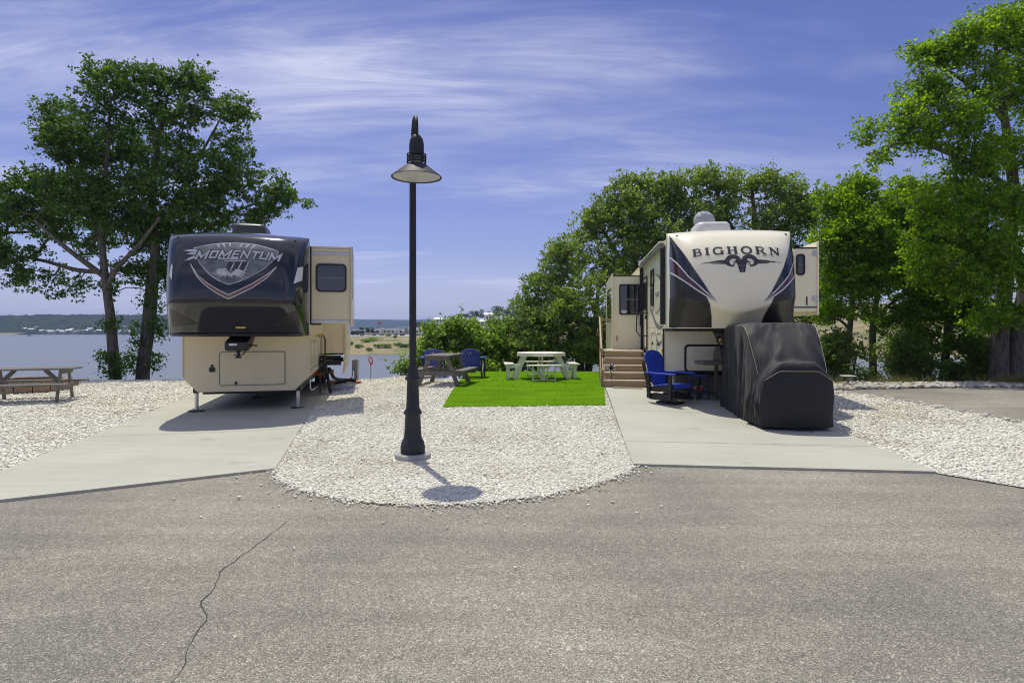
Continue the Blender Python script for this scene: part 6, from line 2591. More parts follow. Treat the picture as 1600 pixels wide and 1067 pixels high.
def utilities():
    # power pedestal, stake, hoses by the tan trailer
    x, y = gp(557, 597)
    p = thing('utility_pedestal', 'grey steel utility post standing in gravel beside the tan trailer', 'utility post', (x, y, 0.03), R(-14))
    mb = MB()
    mb.box(-0.055, 0.055, -0.05, 0.05, 0.0, 0.69)
    mb.build('post', 'post_grey', p, bevel=0.008)
    mb = MB()
    mb.box(-0.13, -0.055, -0.06, 0.06, 0.33, 0.67)
    b = mb.build('socket_box', 'post_grey', p, bevel=0.008)
    mb = MB()
    mb.box(-0.06, 0.06, -0.058, -0.05, 0.0, 0.05)
    mb.build('foot_plate', 'post_grey', p)
    cab = thing('power_cord', 'black cord with orange plug hanging from the grey utility post', 'cord', (x, y, 0.03))
    mb = MB()
    mb.tube([(-0.10, -0.03, 0.34), (-0.12, -0.05, 0.2), (-0.13, -0.08, 0.08), (-0.14, -0.1, 0.02)], 0.014, 8)
    mb.build('cable', 'trim_black', cab, smooth=True)
    mb = MB()
    mb.tube([(-0.14, -0.1, 0.005), (-0.145, -0.11, 0.13)], 0.03, 10)
    mb.build('plug', 'orange', cab, smooth=True)
    sx, sy = gp(579.5, 597)
    s = thing('marker_stake', 'thin steel stake topped with a red ring handle, in gravel', 'stake', (sx, sy, 0.0), R(20))
    mb = MB()
    mb.tube([(0, 0, 0), (0, 0, 0.60)], 0.014, 8)
    mb.build('rod', 'post_grey', s, smooth=True)
    mb = MB()
    mb.tube([(0.055 * math.cos(a) - 0.005, 0, 0.70 + 0.10 * math.sin(a) - 0.045 * math.cos(a)) for a in [2 * math.pi * i / 20 for i in range(20)]], 0.017, 8, closed=True)
    mb.build('ring_handle', 'red', s, smooth=True)
    mb = MB()
    mb.tube([(0, 0, 0.55), (0, 0, 0.63)], 0.024, 8)
    mb.build('ferrule', 'red', s, smooth=True)
    # sewer hose on a cradle
    h = thing('sewer_hose', 'dark ribbed sewer hose running from the tan trailer to the utility post', 'hose', (0, 0, 0))
    a = Vector((*gp(519, 603), 0))
    def G(px, py, dz):
        q = gp(px, py)
        return Vector((q[0], q[1], h1(*q) + dz))
    pts = [G(514, 610, 0.60), G(517, 609, 0.50), G(521, 606, 0.30), G(528, 603, 0.19), G(536, 600, 0.13), G(546, 598.5, 0.10), G(556, 599, 0.08), G(562, 601, 0.05)]
    dense = []
    for i in range(len(pts) - 1):
        for j in range(10):
            dense.append(pts[i].lerp(pts[i + 1], j / 10))
    mb = MB()
    mb.tube(dense, [0.045 + 0.006 * (i % 2) for i in range(len(dense))], 10)
    mb.build('ribbed_tube', 'hose_dark', h, smooth=True, ang=80)
    for f in (0.15, 0.99):
        q = dense[int(f * (len(dense) - 1))]
        mb = MB()
        mb.tube([q + Vector((-0.07, 0, 0.0)), q + Vector((0.07, 0, 0.0))], 0.062, 12)
        mb.build('coupling', 'orange', h, smooth=True)
    h2 = thing('drain_pipe', 'brown drain pipe with orange coupling lying beside the sewer hose', 'pipe', (0, 0, 0))
    mb = MB()
    pts = [G(519, 602, 0.06), G(535, 599, 0.06), G(556, 596, 0.07)]
    mb.tube(pts, 0.045, 10)
    mb.build('pipe_run', 'hose_dark', h2, smooth=True)
    mb = MB()
    mb.tube([G(516, 602.5, 0.06), G(521, 601.6, 0.06)], 0.06, 12)
    mb.build('coupling', 'orange', h2, smooth=True)
    # white water hose
    w = thing('water_hose', 'white water hose looping from the tan trailer front corner onto gravel', 'hose', (0, 0, 0))
    o = FR_A.C + FR_A.r * 1.20 + FR_A.d * 1.25
    P = [Vector((o.x, o.y, 0.62)), Vector((o.x + 0.03, o.y - 0.02, 0.40)), G(497, 611, 0.12), G(504, 617, 0.04), G(514, 619.5, 0.035), G(526, 617.5, 0.035), G(540, 611, 0.035), G(556, 606, 0.035), G(566, 600, 0.035), G(566, 596, 0.1)]
    dense = []
    Q = [P[0]] + P + [P[-1]]
    for i in range(1, len(Q) - 2):
        for j in range(8):
            u = j / 8
            a, b, c, d = Q[i - 1], Q[i], Q[i + 1], Q[i + 2]
            dense.append(0.5 * ((2 * b) + (c - a) * u + (2 * a - 5 * b + 4 * c - d) * u * u + (3 * b - a - 3 * c + d) * u ** 3))
    mb = MB()
    mb.tube(dense, 0.013, 8)
    mb.build('hose_line', 'hose_white', w, smooth=True)
    # coiled lilac hose
    l = thing('hose_coil', 'lilac flat hose coiled loosely on gravel beside the tan trailer', 'hose', (0, 0, 0))
    c = G(538, 610, 0.045)
    for k in range(4):
        mb = MB()
        pts = []
        for i in range(40):
            a = 2 * math.pi * i / 40
            r = 0.30 - 0.05 * k + 0.03 * math.sin(3 * a + k)
            pts.append(c + Vector((r * 1.25 * math.cos(a) + 0.03 * k, r * math.sin(a), 0.012 * k)))
        mb.tube(pts, 0.017, 6, closed=True)
        mb.build('coil', 'hose_lilac', l, smooth=True)

    def rebase(t, q):
        t.location = q
        for ch in t.children:
            ch.location = ch.location - Vector(q)
    rebase(h, G(528, 603, 0.03))
    rebase(h2, G(535, 599, 0.03))
    rebase(w, G(514, 619, 0.03))
    rebase(l, G(538, 610, 0.03))


utilities()


def bistro_table():
    # small pale table standing past the lane under the trees
    x, y = 9.62, 15.75
    t = thing('pedestal_table', 'small pale pedestal table under the trees past the gravel border', 'table', (x * 0.905, y, h1(x, y)))
    mb = MB()
    mb.box(-0.16, 0.16, -0.12, 0.12, 0.24, 0.26)
    mb.build('table_top', 'poly_white', t, bevel=0.004)
    mb = MB()
    mb.tube([(0, 0, 0.0), (0, 0, 0.24)], 0.025, 8)
    mb.build('pedestal', 'vent_grey', t, smooth=True)


bistro_table()


# ================================================================== trees and shrubs
def limb_path(pts, step):
    P = [Vector(p[:3]) for p in pts]
    rad = [p[3] for p in pts]
    Q = [P[0] * 2 - P[1]] + P + [P[-1] * 2 - P[-2]]
    out, ro = [], []
    for i in range(1, len(Q) - 2):
        n = max(2, int((Q[i + 1] - Q[i]).length / step))
        for j in range(n):
            u = j / n
            a, b, c, d = Q[i - 1], Q[i], Q[i + 1], Q[i + 2]
            out.append(0.5 * ((2 * b) + (c - a) * u + (2 * a - 5 * b + 4 * c - d) * u * u + (3 * b - a - 3 * c + d) * u ** 3))
            ro.append(rad[i - 1] + (rad[i] - rad[i - 1]) * u)
    out.append(P[-1])
    ro.append(rad[-1])
    return out, ro


def segs_mesh(A, B, ra, rb, k):
    n = len(A)
    if n == 0:
        return np.zeros((0, 3)), np.zeros((0, 4), int)
    D = B - A
    ln = np.linalg.norm(D, axis=1, keepdims=True) + 1e-9
    D = D / ln
    B = B + D * np.minimum(rb, 0.03)[:, None]
    ref = np.where(np.abs(D[:, 2:3]) > 0.9, np.array([[1.0, 0, 0]]), np.array([[0, 0, 1.0]]))
    S = np.cross(D, ref)
    S /= np.linalg.norm(S, axis=1, keepdims=True) + 1e-9
    T = np.cross(D, S)
    ang = np.arange(k) * 2 * np.pi / k
    ring = S[:, None] * np.cos(ang)[None, :, None] + T[:, None] * np.sin(ang)[None, :, None]
    V = np.concatenate([A[:, None] + ring * ra[:, None, None], B[:, None] + ring * rb[:, None, None]], 1).reshape(-1, 3)
    j = np.arange(k)
    q = np.stack([j, (j + 1) % k, (j + 1) % k + k, j + k], 1)
    F = (q[None] + (np.arange(n) * 2 * k)[:, None, None]).reshape(-1, 4)
    return V, F


def leaf_mesh(name, C, size, mat, parent, seed, up=0.55, aspect=0.62, kind=None):
    r = np.random.default_rng(seed)
    n = len(C)
    nrm = r.normal(0, 1, (n, 3)) * np.array([1, 1, 0.7]) * (1 - up) + np.array([0, 0, up])
    nrm /= np.linalg.norm(nrm, axis=1, keepdims=True) + 1e-9
    a = r.normal(0, 1, (n, 3))
    d = a - nrm * np.sum(a * nrm, 1, keepdims=True)
    d /= np.linalg.norm(d, axis=1, keepdims=True) + 1e-9
    s = np.cross(nrm, d)
    ln = 0.80 * size * (0.55 + 0.95 * r.random(n) ** 1.4)[:, None]
    w = ln * aspect * 0.56
    fold = nrm * ln * 0.13
    base = C - d * ln * 0.5
    tip = C + d * ln * 0.5 - nrm * ln * 0.10
    k = r.uniform(-0.12, 0.12, n)[:, None]
    l1 = C + d * ln * (0.04 + k) + s * w + fold
    r1 = C + d * ln * (0.04 - k) - s * w + fold
    V = np.stack([base, l1, tip, r1], 1).reshape(-1, 3)
    q = np.array([(0, 1, 2), (0, 2, 3)])
    F = (q[None] + (np.arange(n) * 4)[:, None, None]).reshape(-1, 3)
    return mesh_np(name, V, F, mat, parent, kind=kind)


def blob(px, py, rx, rz, Y, ry=None, w=1.0):
    c = at(px, py, Y)
    k = Y / FPX
    return (c[0], c[1], c[2], rx * k, ry if ry is not None else 0.85 * (rx + rz) / 2 * k, rz * k, w)


def sample_blobs(blobs, n, r, shell=0.5):
    wts = np.array([(b[3] * b[4] * b[5]) ** (2 / 3) * b[6] for b in blobs])
    wts /= wts.sum()
    out = []
    for b, w in zip(blobs, wts):
        k = max(2, int(n * w))
        d = r.normal(0, 1, (k, 3))
        d /= np.linalg.norm(d, axis=1, keepdims=True)
        rad = r.uniform(0.08, 1, k) ** shell
        out.append(np.array(b[:3]) + d * rad[:, None] * np.array(b[3:6]))
    return np.concatenate(out)


def grow_tree(name, label, cat, base, trunks, blobs, tips, per_tip, leaf, mat, seed, step=0.38, spread=0.17, twig=0.007, group=None, extra=None, up=0.36, min_z=None, bark='bark', shell=0.5):
    """trunk polylines given, boughs grown to points spread through the crown, leaf sprays at their ends"""
    r = np.random.default_rng(seed)
    t = thing(name, label, cat, base, 0, group)
    off = np.array(base)
    nodes, par, fixr = [], [], []
    for k, tr in enumerate(trunks):
        P, ro = limb_path(tr, step)
        if nodes:
            d = np.linalg.norm(np.array(nodes) - np.array(P[0]), axis=1)
            prev = int(np.argmin(d))
            if d[prev] > 0.8:
                prev = -1
        else:
            prev = -1
        for p, rr in zip(P, ro):
            nodes.append(tuple(p))
            par.append(prev)
            fixr.append(rr)
            prev = len(nodes) - 1
    ntrunk = len(nodes)
    A = sample_blobs(blobs, int(tips * 1.25), r, shell)
    gap = np.array([noise.noise(Vector(a) * 0.85 + Vector((seed, 0, 0))) + 0.5 * noise.noise(Vector(a) * 1.9 + Vector((0, seed, 0))) for a in A])
    A = A[gap > (-0.34 if mat == 'leaf_bright' else -0.22)]
    if min_z is not None:
        A = A[A[:, 2] > min_z]
    tn = np.array(nodes)
    d0 = np.array([np.min(np.linalg.norm(tn - a, axis=1)) for a in A])
    A = A[np.argsort(d0)]
    cap = ntrunk + len(A) * 14 + 10
    pos = np.zeros((cap, 3))
    pos[:ntrunk] = tn
    parent = np.full(cap, -1, int)
    parent[:ntrunk] = par
    low = tn[:, 2].min()
    n = ntrunk
    lowlim = low + 0.28 * (tn[:, 2].max() - low)
    tipn = []
    for a in A:
        D = pos[:n] - a
        dist = np.sqrt((D ** 2).sum(1))
        cost = dist + 0.7 * np.maximum(0, D[:, 2]) + np.where(pos[:n, 2] < min(lowlim, a[2] - 0.1), 0.6, 0)
        i = int(np.argmin(cost))
        L_ = dist[i]
        k = int(min(12, max(1, round(L_ / step))))
        p0 = pos[i].copy()
        jit = r.normal(0, 0.06 * L_, 3)
        prev = i
        for j in range(1, k + 1):
            u = j / k
            q = p0 + (a - p0) * u
            q = q + jit * math.sin(math.pi * u) + np.array([0, 0, 0.10 * L_ * math.sin(math.pi * u)])
            pos[n] = q
            parent[n] = prev
            prev = n
            n += 1
        tipn.append(prev)
    pos, parent = pos[:n], parent[:n]
    cnt = np.zeros(n)
    for i in tipn:
        cnt[i] += 1
    for i in range(n - 1, -1, -1):
        if parent[i] >= 0:
            cnt[parent[i]] += cnt[i]
    rad = np.maximum(twig, twig * 1.15 * np.sqrt(np.maximum(cnt, 1)))
    tw_max = np.array([max(fixr)] * n) * 0.42
    rad = np.minimum(rad, tw_max)
    rad[:ntrunk] = fixr
    # trunk mesh
    V, F, o = [], [], 0
    idx = np.arange(n)
    has = parent >= 0
    tsel = idx[(idx < ntrunk) & has]
    a_, b_ = segs_mesh(pos[parent[tsel]] - off, pos[tsel] - off, rad[parent[tsel]], rad[tsel], 12)
    mesh_np('trunk', a_, b_, bark, t, smooth=True)
    bsel = idx[(idx >= ntrunk) & has]
    big = bsel[rad[bsel] > 0.03]
    sml = bsel[rad[bsel] <= 0.03]
    pr = np.minimum(rad[parent], rad * 1.35)
    v1, f1 = segs_mesh(pos[parent[big]] - off, pos[big] - off, pr[big], rad[big], 7)
    v2, f2 = segs_mesh(pos[parent[sml]] - off, pos[sml] - off, pr[sml], rad[sml], 4)
    mesh_np('branches', np.concatenate([v1, v2]), np.concatenate([f1, f2 + len(v1)]), bark, t, smooth=True, kind='stuff')
    # leaves on tips and on the last twigs
    tips_ = pos[np.array(tipn)]
    twigs = pos[bsel[(cnt[bsel] <= 2)]]
    k1 = per_tip
    k2 = max(1, int(per_tip * 0.26))
    # each tip is a few sprays
    spr = np.repeat(tips_, 4, axis=0) + r.normal(0, spread * 1.25, (len(tips_) * 4, 3)) * np.array([1, 1, 0.75])
    C1 = np.repeat(spr, max(1, int(k1 * 1.10) // 4), axis=0)
    C1 = C1 + r.normal(0, spread * 0.48, C1.shape) * np.array([1, 1, 0.7])
    C2 = np.repeat(twigs, k2, axis=0)
    C2 = C2 + r.normal(0, spread * 0.8, C2.shape)
    Cs = [C1, C2]
    if extra is not None and len(extra):
        Cs.append(extra)
    C = np.concatenate(Cs) - off
    leaf_mesh('crown', C, leaf, mat, t, seed + 1, up=up, kind='stuff')
    return t


def sprays(pts, n, sp, seed):
    r = np.random.default_rng(seed)
    P = np.repeat(np.array(pts), int(n * 1.9), axis=0)
    return P + r.normal(0, sp, P.shape) * np.array([1, 0.9, 1])


def T(px, py, Y, r):
    p = at(px, py, Y)
    return (p[0], p[1], p[2], r)


def build_trees():
    # two oaks on the shore behind the tan trailer
    Y = 23.6
    b = ((181 - 800) * Y / FPX, Y)
    base = (b[0], b[1], h1(*b))
    tr = [
        [(b[0], b[1], base[2] - 0.3, 0.25), T(180, 585, Y, 0.215), T(176, 540, Y, 0.19), T(172, 490, Y, 0.165), T(165, 440, Y, 0.145), T(161, 400, Y, 0.12), T(158, 340, Y + .2, 0.11), T(166, 260, Y, 0.08), T(172, 170, Y, 0.04)],
        [T(163, 432, Y, 0.11), T(140, 415, Y - .4, 0.10), T(100, 385, Y - .8, 0.08), T(55, 345, Y - 1, 0.05)],
        [T(163, 425, Y, 0.10), T(120, 422, Y + .5, 0.085), T(70, 408, Y + 1, 0.065), T(15, 398, Y + 1.2, 0.04)],
        [T(167, 452, Y, 0.10), T(182, 420, Y - .3, 0.09), T(215, 385, Y - .5, 0.07), T(250, 340, Y - .6, 0.045)],
        [T(160, 385, Y, 0.09), T(140, 330, Y + .3, 0.07), T(105, 250, Y + .5, 0.05), T(85, 205, Y + .5, 0.03)],
    ]
    bl = [blob(172, 125, 36, 32, Y, 1.1), blob(150, 175, 42, 42, Y - .5), blob(92, 182, 34, 24, Y + .4), blob(78, 205, 24, 18, Y - .2), blob(110, 235, 48, 36, Y), blob(160, 250, 60, 50, Y + .8),
          blob(185, 320, 60, 45, Y - .6), blob(120, 300, 60, 40, Y - .8), blob(60, 290, 45, 30, Y + .2), blob(18, 325, 38, 48, Y), blob(70, 345, 60, 38, Y + .8), blob(-20, 370, 40, 50, Y),
          blob(20, 405, 42, 30, Y + .6), blob(60, 428, 34, 16, Y + .8), blob(140, 365, 50, 34, Y + .8), blob(80, 455, 24, 13, Y + .5), blob(120, 450, 30, 12, Y + .2), blob(35, 442, 16, 10, Y + .6)]
    ex = np.concatenate([sprays([at(170, 560, Y - .25), at(192, 562, Y - .2), at(180, 585, Y - .3), at(168, 508, Y - .2), at(186, 575, Y - .3), at(166, 575, Y - .2)], 75, 0.16, 5),
                         sprays([at(178, 505, Y - .2), at(160, 555, Y)], 45, 0.14, 6)])
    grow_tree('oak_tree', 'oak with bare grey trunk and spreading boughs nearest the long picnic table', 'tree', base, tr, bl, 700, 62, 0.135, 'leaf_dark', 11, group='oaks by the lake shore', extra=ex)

    Y = 24.4
    b = ((222 - 800) * Y / FPX, Y)
    base = (b[0], b[1], h1(*b))
    tr = [
        [(b[0], b[1], base[2] - 0.3, 0.29), T(223, 585, Y, 0.25), T(228, 540, Y, 0.24), T(234, 490, Y, 0.25), T(238, 440, Y, 0.22), T(243, 390, Y, 0.17), T(238, 320, Y, 0.13), T(245, 240, Y, 0.09), T(262, 150, Y, 0.04)],
        [T(238, 450, Y, 0.13), T(258, 420, Y + .5, 0.10), T(300, 380, Y + .8, 0.08), T(350, 340, Y + 1, 0.05), T(400, 318, Y + 1, 0.035)],
        [T(241, 385, Y, 0.11), T(275, 320, Y + .3, 0.08), T(315, 240, Y + .4, 0.05), T(345, 185, Y + .3, 0.03)],
        [T(240, 400, Y, 0.09), T(215, 340, Y + .8, 0.07), T(205, 260, Y + 1, 0.05)],
    ]
    bl = [blob(240, 125, 34, 26, Y, 1.2), blob(292, 125, 36, 26, Y + .3), blob(312, 138, 20, 18, Y), blob(245, 170, 50, 36, Y), blob(300, 180, 36, 34, Y - .6), blob(350, 175, 38, 28, Y), blob(378, 170, 18, 20, Y),
          blob(280, 240, 70, 45, Y - .4), blob(225, 240, 50, 50, Y + .8), blob(350, 230, 40, 34, Y + .5), blob(255, 310, 75, 42, Y - .8), blob(330, 300, 50, 40, Y + .2), blob(380, 280, 46, 30, Y),
          blob(395, 315, 52, 36, Y + .6), blob(440, 300, 28, 20, Y + .6), blob(462, 316, 24, 16, Y + .6), blob(300, 350, 60, 34, Y + .5), blob(250, 370, 48, 34, Y + .4), blob(215, 345, 44, 34, Y - .6),
          blob(380, 345, 40, 14, Y + .8), blob(205, 425, 36, 22, Y - .4), blob(195, 452, 22, 12, Y - .3), blob(262, 425, 36, 30, Y + .4)]
    ex = np.concatenate([sprays([at(212, 515, Y - .3), at(240, 500, Y - .3), at(250, 515, Y - .2), at(214, 535, Y - .3), at(248, 520, Y)], 80, 0.17, 8),
                         sprays([at(206, 575, Y - .2), at(246, 560, Y - .2), at(240, 572, Y - .3), at(208, 560, Y - .2)], 65, 0.15, 9),
                         sprays([at(228, 470, Y - .3), at(245, 455, Y - .3), at(225, 440, Y - .3), at(246, 480, Y - .2)], 70, 0.18, 10)])
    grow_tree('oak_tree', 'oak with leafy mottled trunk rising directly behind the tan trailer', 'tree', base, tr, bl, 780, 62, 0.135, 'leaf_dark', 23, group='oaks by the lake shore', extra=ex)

    # willow scrub at the water beyond the small picnic table
    def bush(px, py, Y, blobs, seed, label, mat='leaf_bush', tips=260, per=48, leaf=0.13, name='shrub', grp='shrubs along the bank', z0=None):
        x = (px - 800) * Y / FPX
        zb = h1(x, Y) if z0 is None else z0
        rr = np.random.default_rng(seed)
        tr = []
        bb = sorted(blobs, key=lambda q: -q[3])[:5]
        for q in bb:
            tr.append([(x + rr.normal(0, .12), Y + rr.normal(0, .1), zb - 0.15, 0.05), ((x + q[0]) / 2 + rr.normal(0, .1), (Y + q[1]) / 2, (zb * 0.45 + q[2] * 0.55), 0.035), (q[0], q[1], q[2], 0.018)])
        return grow_tree(name, label, 'shrub' if name == 'shrub' else 'tree', (x, Y, zb), tr, blobs, tips, per, leaf, mat, seed, step=0.3, spread=0.15, group=grp, twig=0.005, up=0.45)
    Y = 22.6
    bush(705, 590, Y, [blob(690, 535, 42, 32, Y), blob(735, 530, 48, 34, Y + .5), blob(700, 565, 55, 22, Y - .6), blob(655, 568, 30, 14, Y - .3), blob(630, 575, 20, 7, Y - .3), blob(770, 545, 34, 30, Y + .4), blob(750, 570, 40, 18, Y - .4), blob(715, 510, 22, 14, Y), blob(675, 518, 20, 12, Y)],
         31, 'light green willow shrub behind the blue garden chairs', tips=430, per=42)
    Y = 24.0
    bush(800, 590, Y, [blob(800, 545, 32, 32, Y), blob(785, 515, 24, 22, Y), blob(830, 540, 34, 36, Y), blob(780, 570, 26, 16, Y - .4)], 33, 'olive green shrub between the willow and the white octagonal table', 'leaf_mid', tips=230)

    # trees at the water edge behind the turf and the cream trailer
    Y = 23.5
    x = (908 - 800) * Y / FPX
    zb = h1(x, Y)
    tr = [[(x, Y, zb - 0.3, 0.20), T(905, 560, Y, 0.16), T(895, 530, Y, 0.12), T(880, 490, Y, 0.08), T(870, 450, Y, 0.04)],
          [(x + .25, Y + .3, zb - 0.3, 0.18), T(922, 545, Y, 0.13), T(930, 500, Y, 0.10), T(935, 450, Y, 0.06)],
          [T(903, 555, Y, 0.10), T(880, 545, Y - .5, 0.08), T(850, 530, Y - .6, 0.05)]]
    bl = [blob(850, 450, 34, 30, Y), blob(878, 420, 40, 34, Y + .4), blob(830, 490, 32, 34, Y), blob(870, 490, 48, 40, Y - .8), blob(915, 470, 40, 44, Y - .4), blob(940, 430, 36, 40, Y + .6), blob(850, 535, 46, 24, Y - .9),
          blob(900, 540, 46, 30, Y - .9), blob(935, 525, 30, 40, Y - .4), blob(820, 555, 28, 16, Y - .5), blob(880, 390, 22, 20, Y + .4), blob(805, 520, 22, 18, Y + .4), blob(840, 560, 30, 16, Y - .2)]
    grow_tree('oak_tree', 'dense low-branched tree at the water edge behind the octagonal table', 'tree', (x, Y, zb), tr, bl, 600, 52, 0.125, 'leaf_mid', 41, group='trees on the bank')
    Y = 25.5
    x = (1000 - 800) * Y / FPX
    zb = h1(x, Y)
    tr = [[(x, Y, zb - 0.3, 0.26), T(1000, 540, Y, 0.22), T(995, 460, Y, 0.18), T(990, 380, Y, 0.12), T(1000, 310, Y, 0.06)],
          [T(995, 450, Y, 0.13), T(960, 390, Y, 0.09), T(930, 340, Y, 0.05)], [T(995, 440, Y, 0.13), T(1040, 370, Y + .5, 0.09), T(1070, 310, Y + .5, 0.05)]]
    bl = [blob(965, 310, 30, 22, Y), blob(940, 345, 38, 34, Y), blob(985, 340, 44, 40, Y - .6), blob(915, 380, 34, 28, Y), blob(890, 405, 26, 22, Y - .2), blob(1020, 305, 42, 34, Y + .4), blob(1065, 290, 40, 32, Y), blob(1040, 350, 50, 42, Y - .6),
          blob(1000, 390, 56, 40, Y - .8), blob(950, 410, 44, 34, Y - .6), blob(1090, 330, 40, 40, Y + .5), blob(1060, 400, 50, 40, Y), blob(985, 275 + 12, 22, 14, Y)]
    grow_tree('oak_tree', 'broad oak rising behind the slide-out of the cream trailer', 'tree', (x, Y, zb), tr, bl, 700, 52, 0.13, 'leaf_mid', 43, group='trees on the bank')
    Y = 24.5
    x = (1190 - 800) * Y / FPX
    zb = h1(x, Y)
    tr = [[(x, Y, zb - 0.3, 0.26), T(1190, 540, Y, 0.22), T(1185, 440, Y, 0.17), T(1180, 360, Y, 0.11), T(1175, 290, Y, 0.05)],
          [T(1186, 430, Y, 0.12), T(1220, 370, Y, 0.08), T(1250, 310, Y, 0.04)], [T(1184, 420, Y, 0.11), T(1140, 350, Y, 0.08), T(1115, 290, Y, 0.04)]]
    bl = [blob(1110, 282, 34, 18, Y), blob(1145, 290, 36, 26, Y), blob(1190, 300, 34, 28, Y), blob(1200, 275, 14, 12, Y), blob(1235, 305, 36, 26, Y), blob(1270, 312, 26, 24, Y), blob(1140, 335, 46, 30, Y - .5), blob(1215, 345, 50, 34, Y - .4),
          blob(1265, 360, 34, 40, Y), blob(1170, 390, 60, 34, Y), blob(1255, 420, 40, 40, Y), blob(1280, 460, 28, 40, Y - .5), blob(1255, 495, 24, 16, Y - .6)]
    grow_tree('oak_tree', 'oak with airy top behind the satellite dome of the cream trailer', 'tree', (x, Y, zb), tr, bl, 560, 50, 0.13, 'leaf_mid', 47, group='trees on the bank')

    # trees past the lane
    Y = 20.4
    x = (1322 - 800) * Y / FPX
    zb = h1(x, Y)
    tr = [[(x, Y, zb - 0.3, 0.13), T(1322, 580, Y, 0.105), T(1326, 530, Y, 0.095), T(1332, 470, Y, 0.08), T(1335, 400, Y, 0.06), T(1340, 330, Y, 0.03)],
          [T(1328, 515, Y, 0.05), T(1312, 500, Y - .3, 0.04), T(1290, 498, Y - .4, 0.025), T(1268, 505, Y - .4, 0.015)]]
    bl = [blob(1340, 300, 34, 26, Y), blob(1318, 330, 34, 30, Y - .4), blob(1372, 318, 40, 30, Y), blob(1305, 375, 34, 36, Y - .6), blob(1345, 370, 48, 42, Y - .8), blob(1310, 430, 36, 34, Y - .5), blob(1350, 440, 44, 34, Y - .9),
          blob(1385, 400, 40, 40, Y - .3), blob(1298, 485, 26, 18, Y - .4), blob(1345, 488, 30, 14, Y - .5), blob(1280, 300 + 5, 14, 10, Y)]
    grow_tree('oak_tree', 'slim tree with bright leaves nearest the covered golf cart', 'tree', (x, Y, zb), tr, bl, 560, 58, 0.115, 'leaf_bright', 53, group='trees past the lane', spread=0.15)
    Y = 21.0
    x = (1364 - 800) * Y / FPX
    zb = h1(x, Y)
    tr = [[(x, Y, zb - 0.3, 0.14), T(1364, 575, Y, 0.12), T(1363, 530, Y, 0.11), T(1366, 490, Y, 0.09), T(1380, 420, Y, 0.07), T(1400, 350, Y, 0.035)],
          [T(1364, 510, Y, 0.06), T(1385, 480, Y, 0.05), T(1420, 455, Y, 0.03)], [T(1364, 505, Y, 0.05), T(1345, 475, Y, 0.04), T(1330, 440, Y, 0.02)]]
    bl = [blob(1400, 330, 40, 34, Y), blob(1420, 300, 34, 24, Y + .3), blob(1440, 350, 40, 36, Y), blob(1395, 430, 44, 34, Y + .3), blob(1430, 410, 44, 34, Y), blob(1425, 490, 34, 22, Y - .2), blob(1388, 505, 24, 12, Y), blob(1450, 450, 36, 30, Y)]
    grow_tree('oak_tree', 'dark-trunked tree second from the covered golf cart past the lane', 'tree', (x, Y, zb), tr, bl, 460, 58, 0.115, 'leaf_bright', 59, group='trees past the lane')
    Y = 20.6
    x = (1473 - 800) * Y / FPX
    zb = h1(x, Y)
    tr = [[(x - .05, Y, zb - 0.3, 0.17), T(1474, 590, Y, 0.14), T(1478, 550, Y, 0.12), T(1482, 500, Y, 0.11), T(1480, 440, Y, 0.09), T(1490, 380, Y, 0.05)],
          [T(1481, 480, Y, 0.07), T(1450, 450, Y - .3, 0.05), T(1410, 440, Y - .5, 0.03)], [T(1480, 520, Y, 0.05), T(1510, 490, Y, 0.04), T(1535, 470, Y, 0.02)]]
    bl = [blob(1470, 395, 48, 36, Y - .5), blob(1520, 400, 44, 40, Y), blob(1455, 470, 44, 34, Y - .5), blob(1500, 470, 44, 36, Y - .4), blob(1440, 522, 34, 18, Y - .2), blob(1510, 530, 34, 18, Y), blob(1470, 545, 20, 10, Y - .2), blob(1535, 500, 30, 24, Y), blob(1480, 340, 44, 30, Y)]
    grow_tree('oak_tree', 'leaning dark trunk tree between the slim trees and the double oak', 'tree', (x, Y, zb), tr, bl, 500, 58, 0.115, 'leaf_bright', 61, group='trees past the lane')
    Y = 18.3
    x = (1572 - 800) * Y / FPX
    zb = h1(x, Y)
    tr = [[T(1562, 622, Y, 0.33), T(1561, 592, Y, 0.26), T(1562, 540, Y, 0.225), T(1568, 470, Y, 0.21), T(1578, 380, Y, 0.18), T(1583, 290, Y, 0.15), T(1572, 200, Y, 0.11), T(1560, 130, Y, 0.07), T(1555, 60, Y, 0.04)],
          [T(1590, 622, Y - .1, 0.35), T(1589, 592, Y - .1, 0.28), T(1590, 540, Y, 0.24), T(1604, 450, Y + .2, 0.22), T(1630, 330, Y + .3, 0.17), T(1650, 200, Y + .3, 0.10), T(1650, 60, Y, 0.05)],
          [T(1580, 300, Y, 0.10), T(1530, 260, Y - .4, 0.08), T(1470, 235, Y - .5, 0.055), T(1410, 210, Y - .5, 0.03), T(1370, 205, Y - .5, 0.015)],
          [T(1570, 190, Y, 0.08), T(1530, 145, Y, 0.06), T(1480, 110, Y, 0.04), T(1440, 85, Y, 0.02)],
          [T(1570, 420, Y, 0.10), T(1510, 385, Y - .5, 0.08), T(1450, 365, Y - .6, 0.05)]]
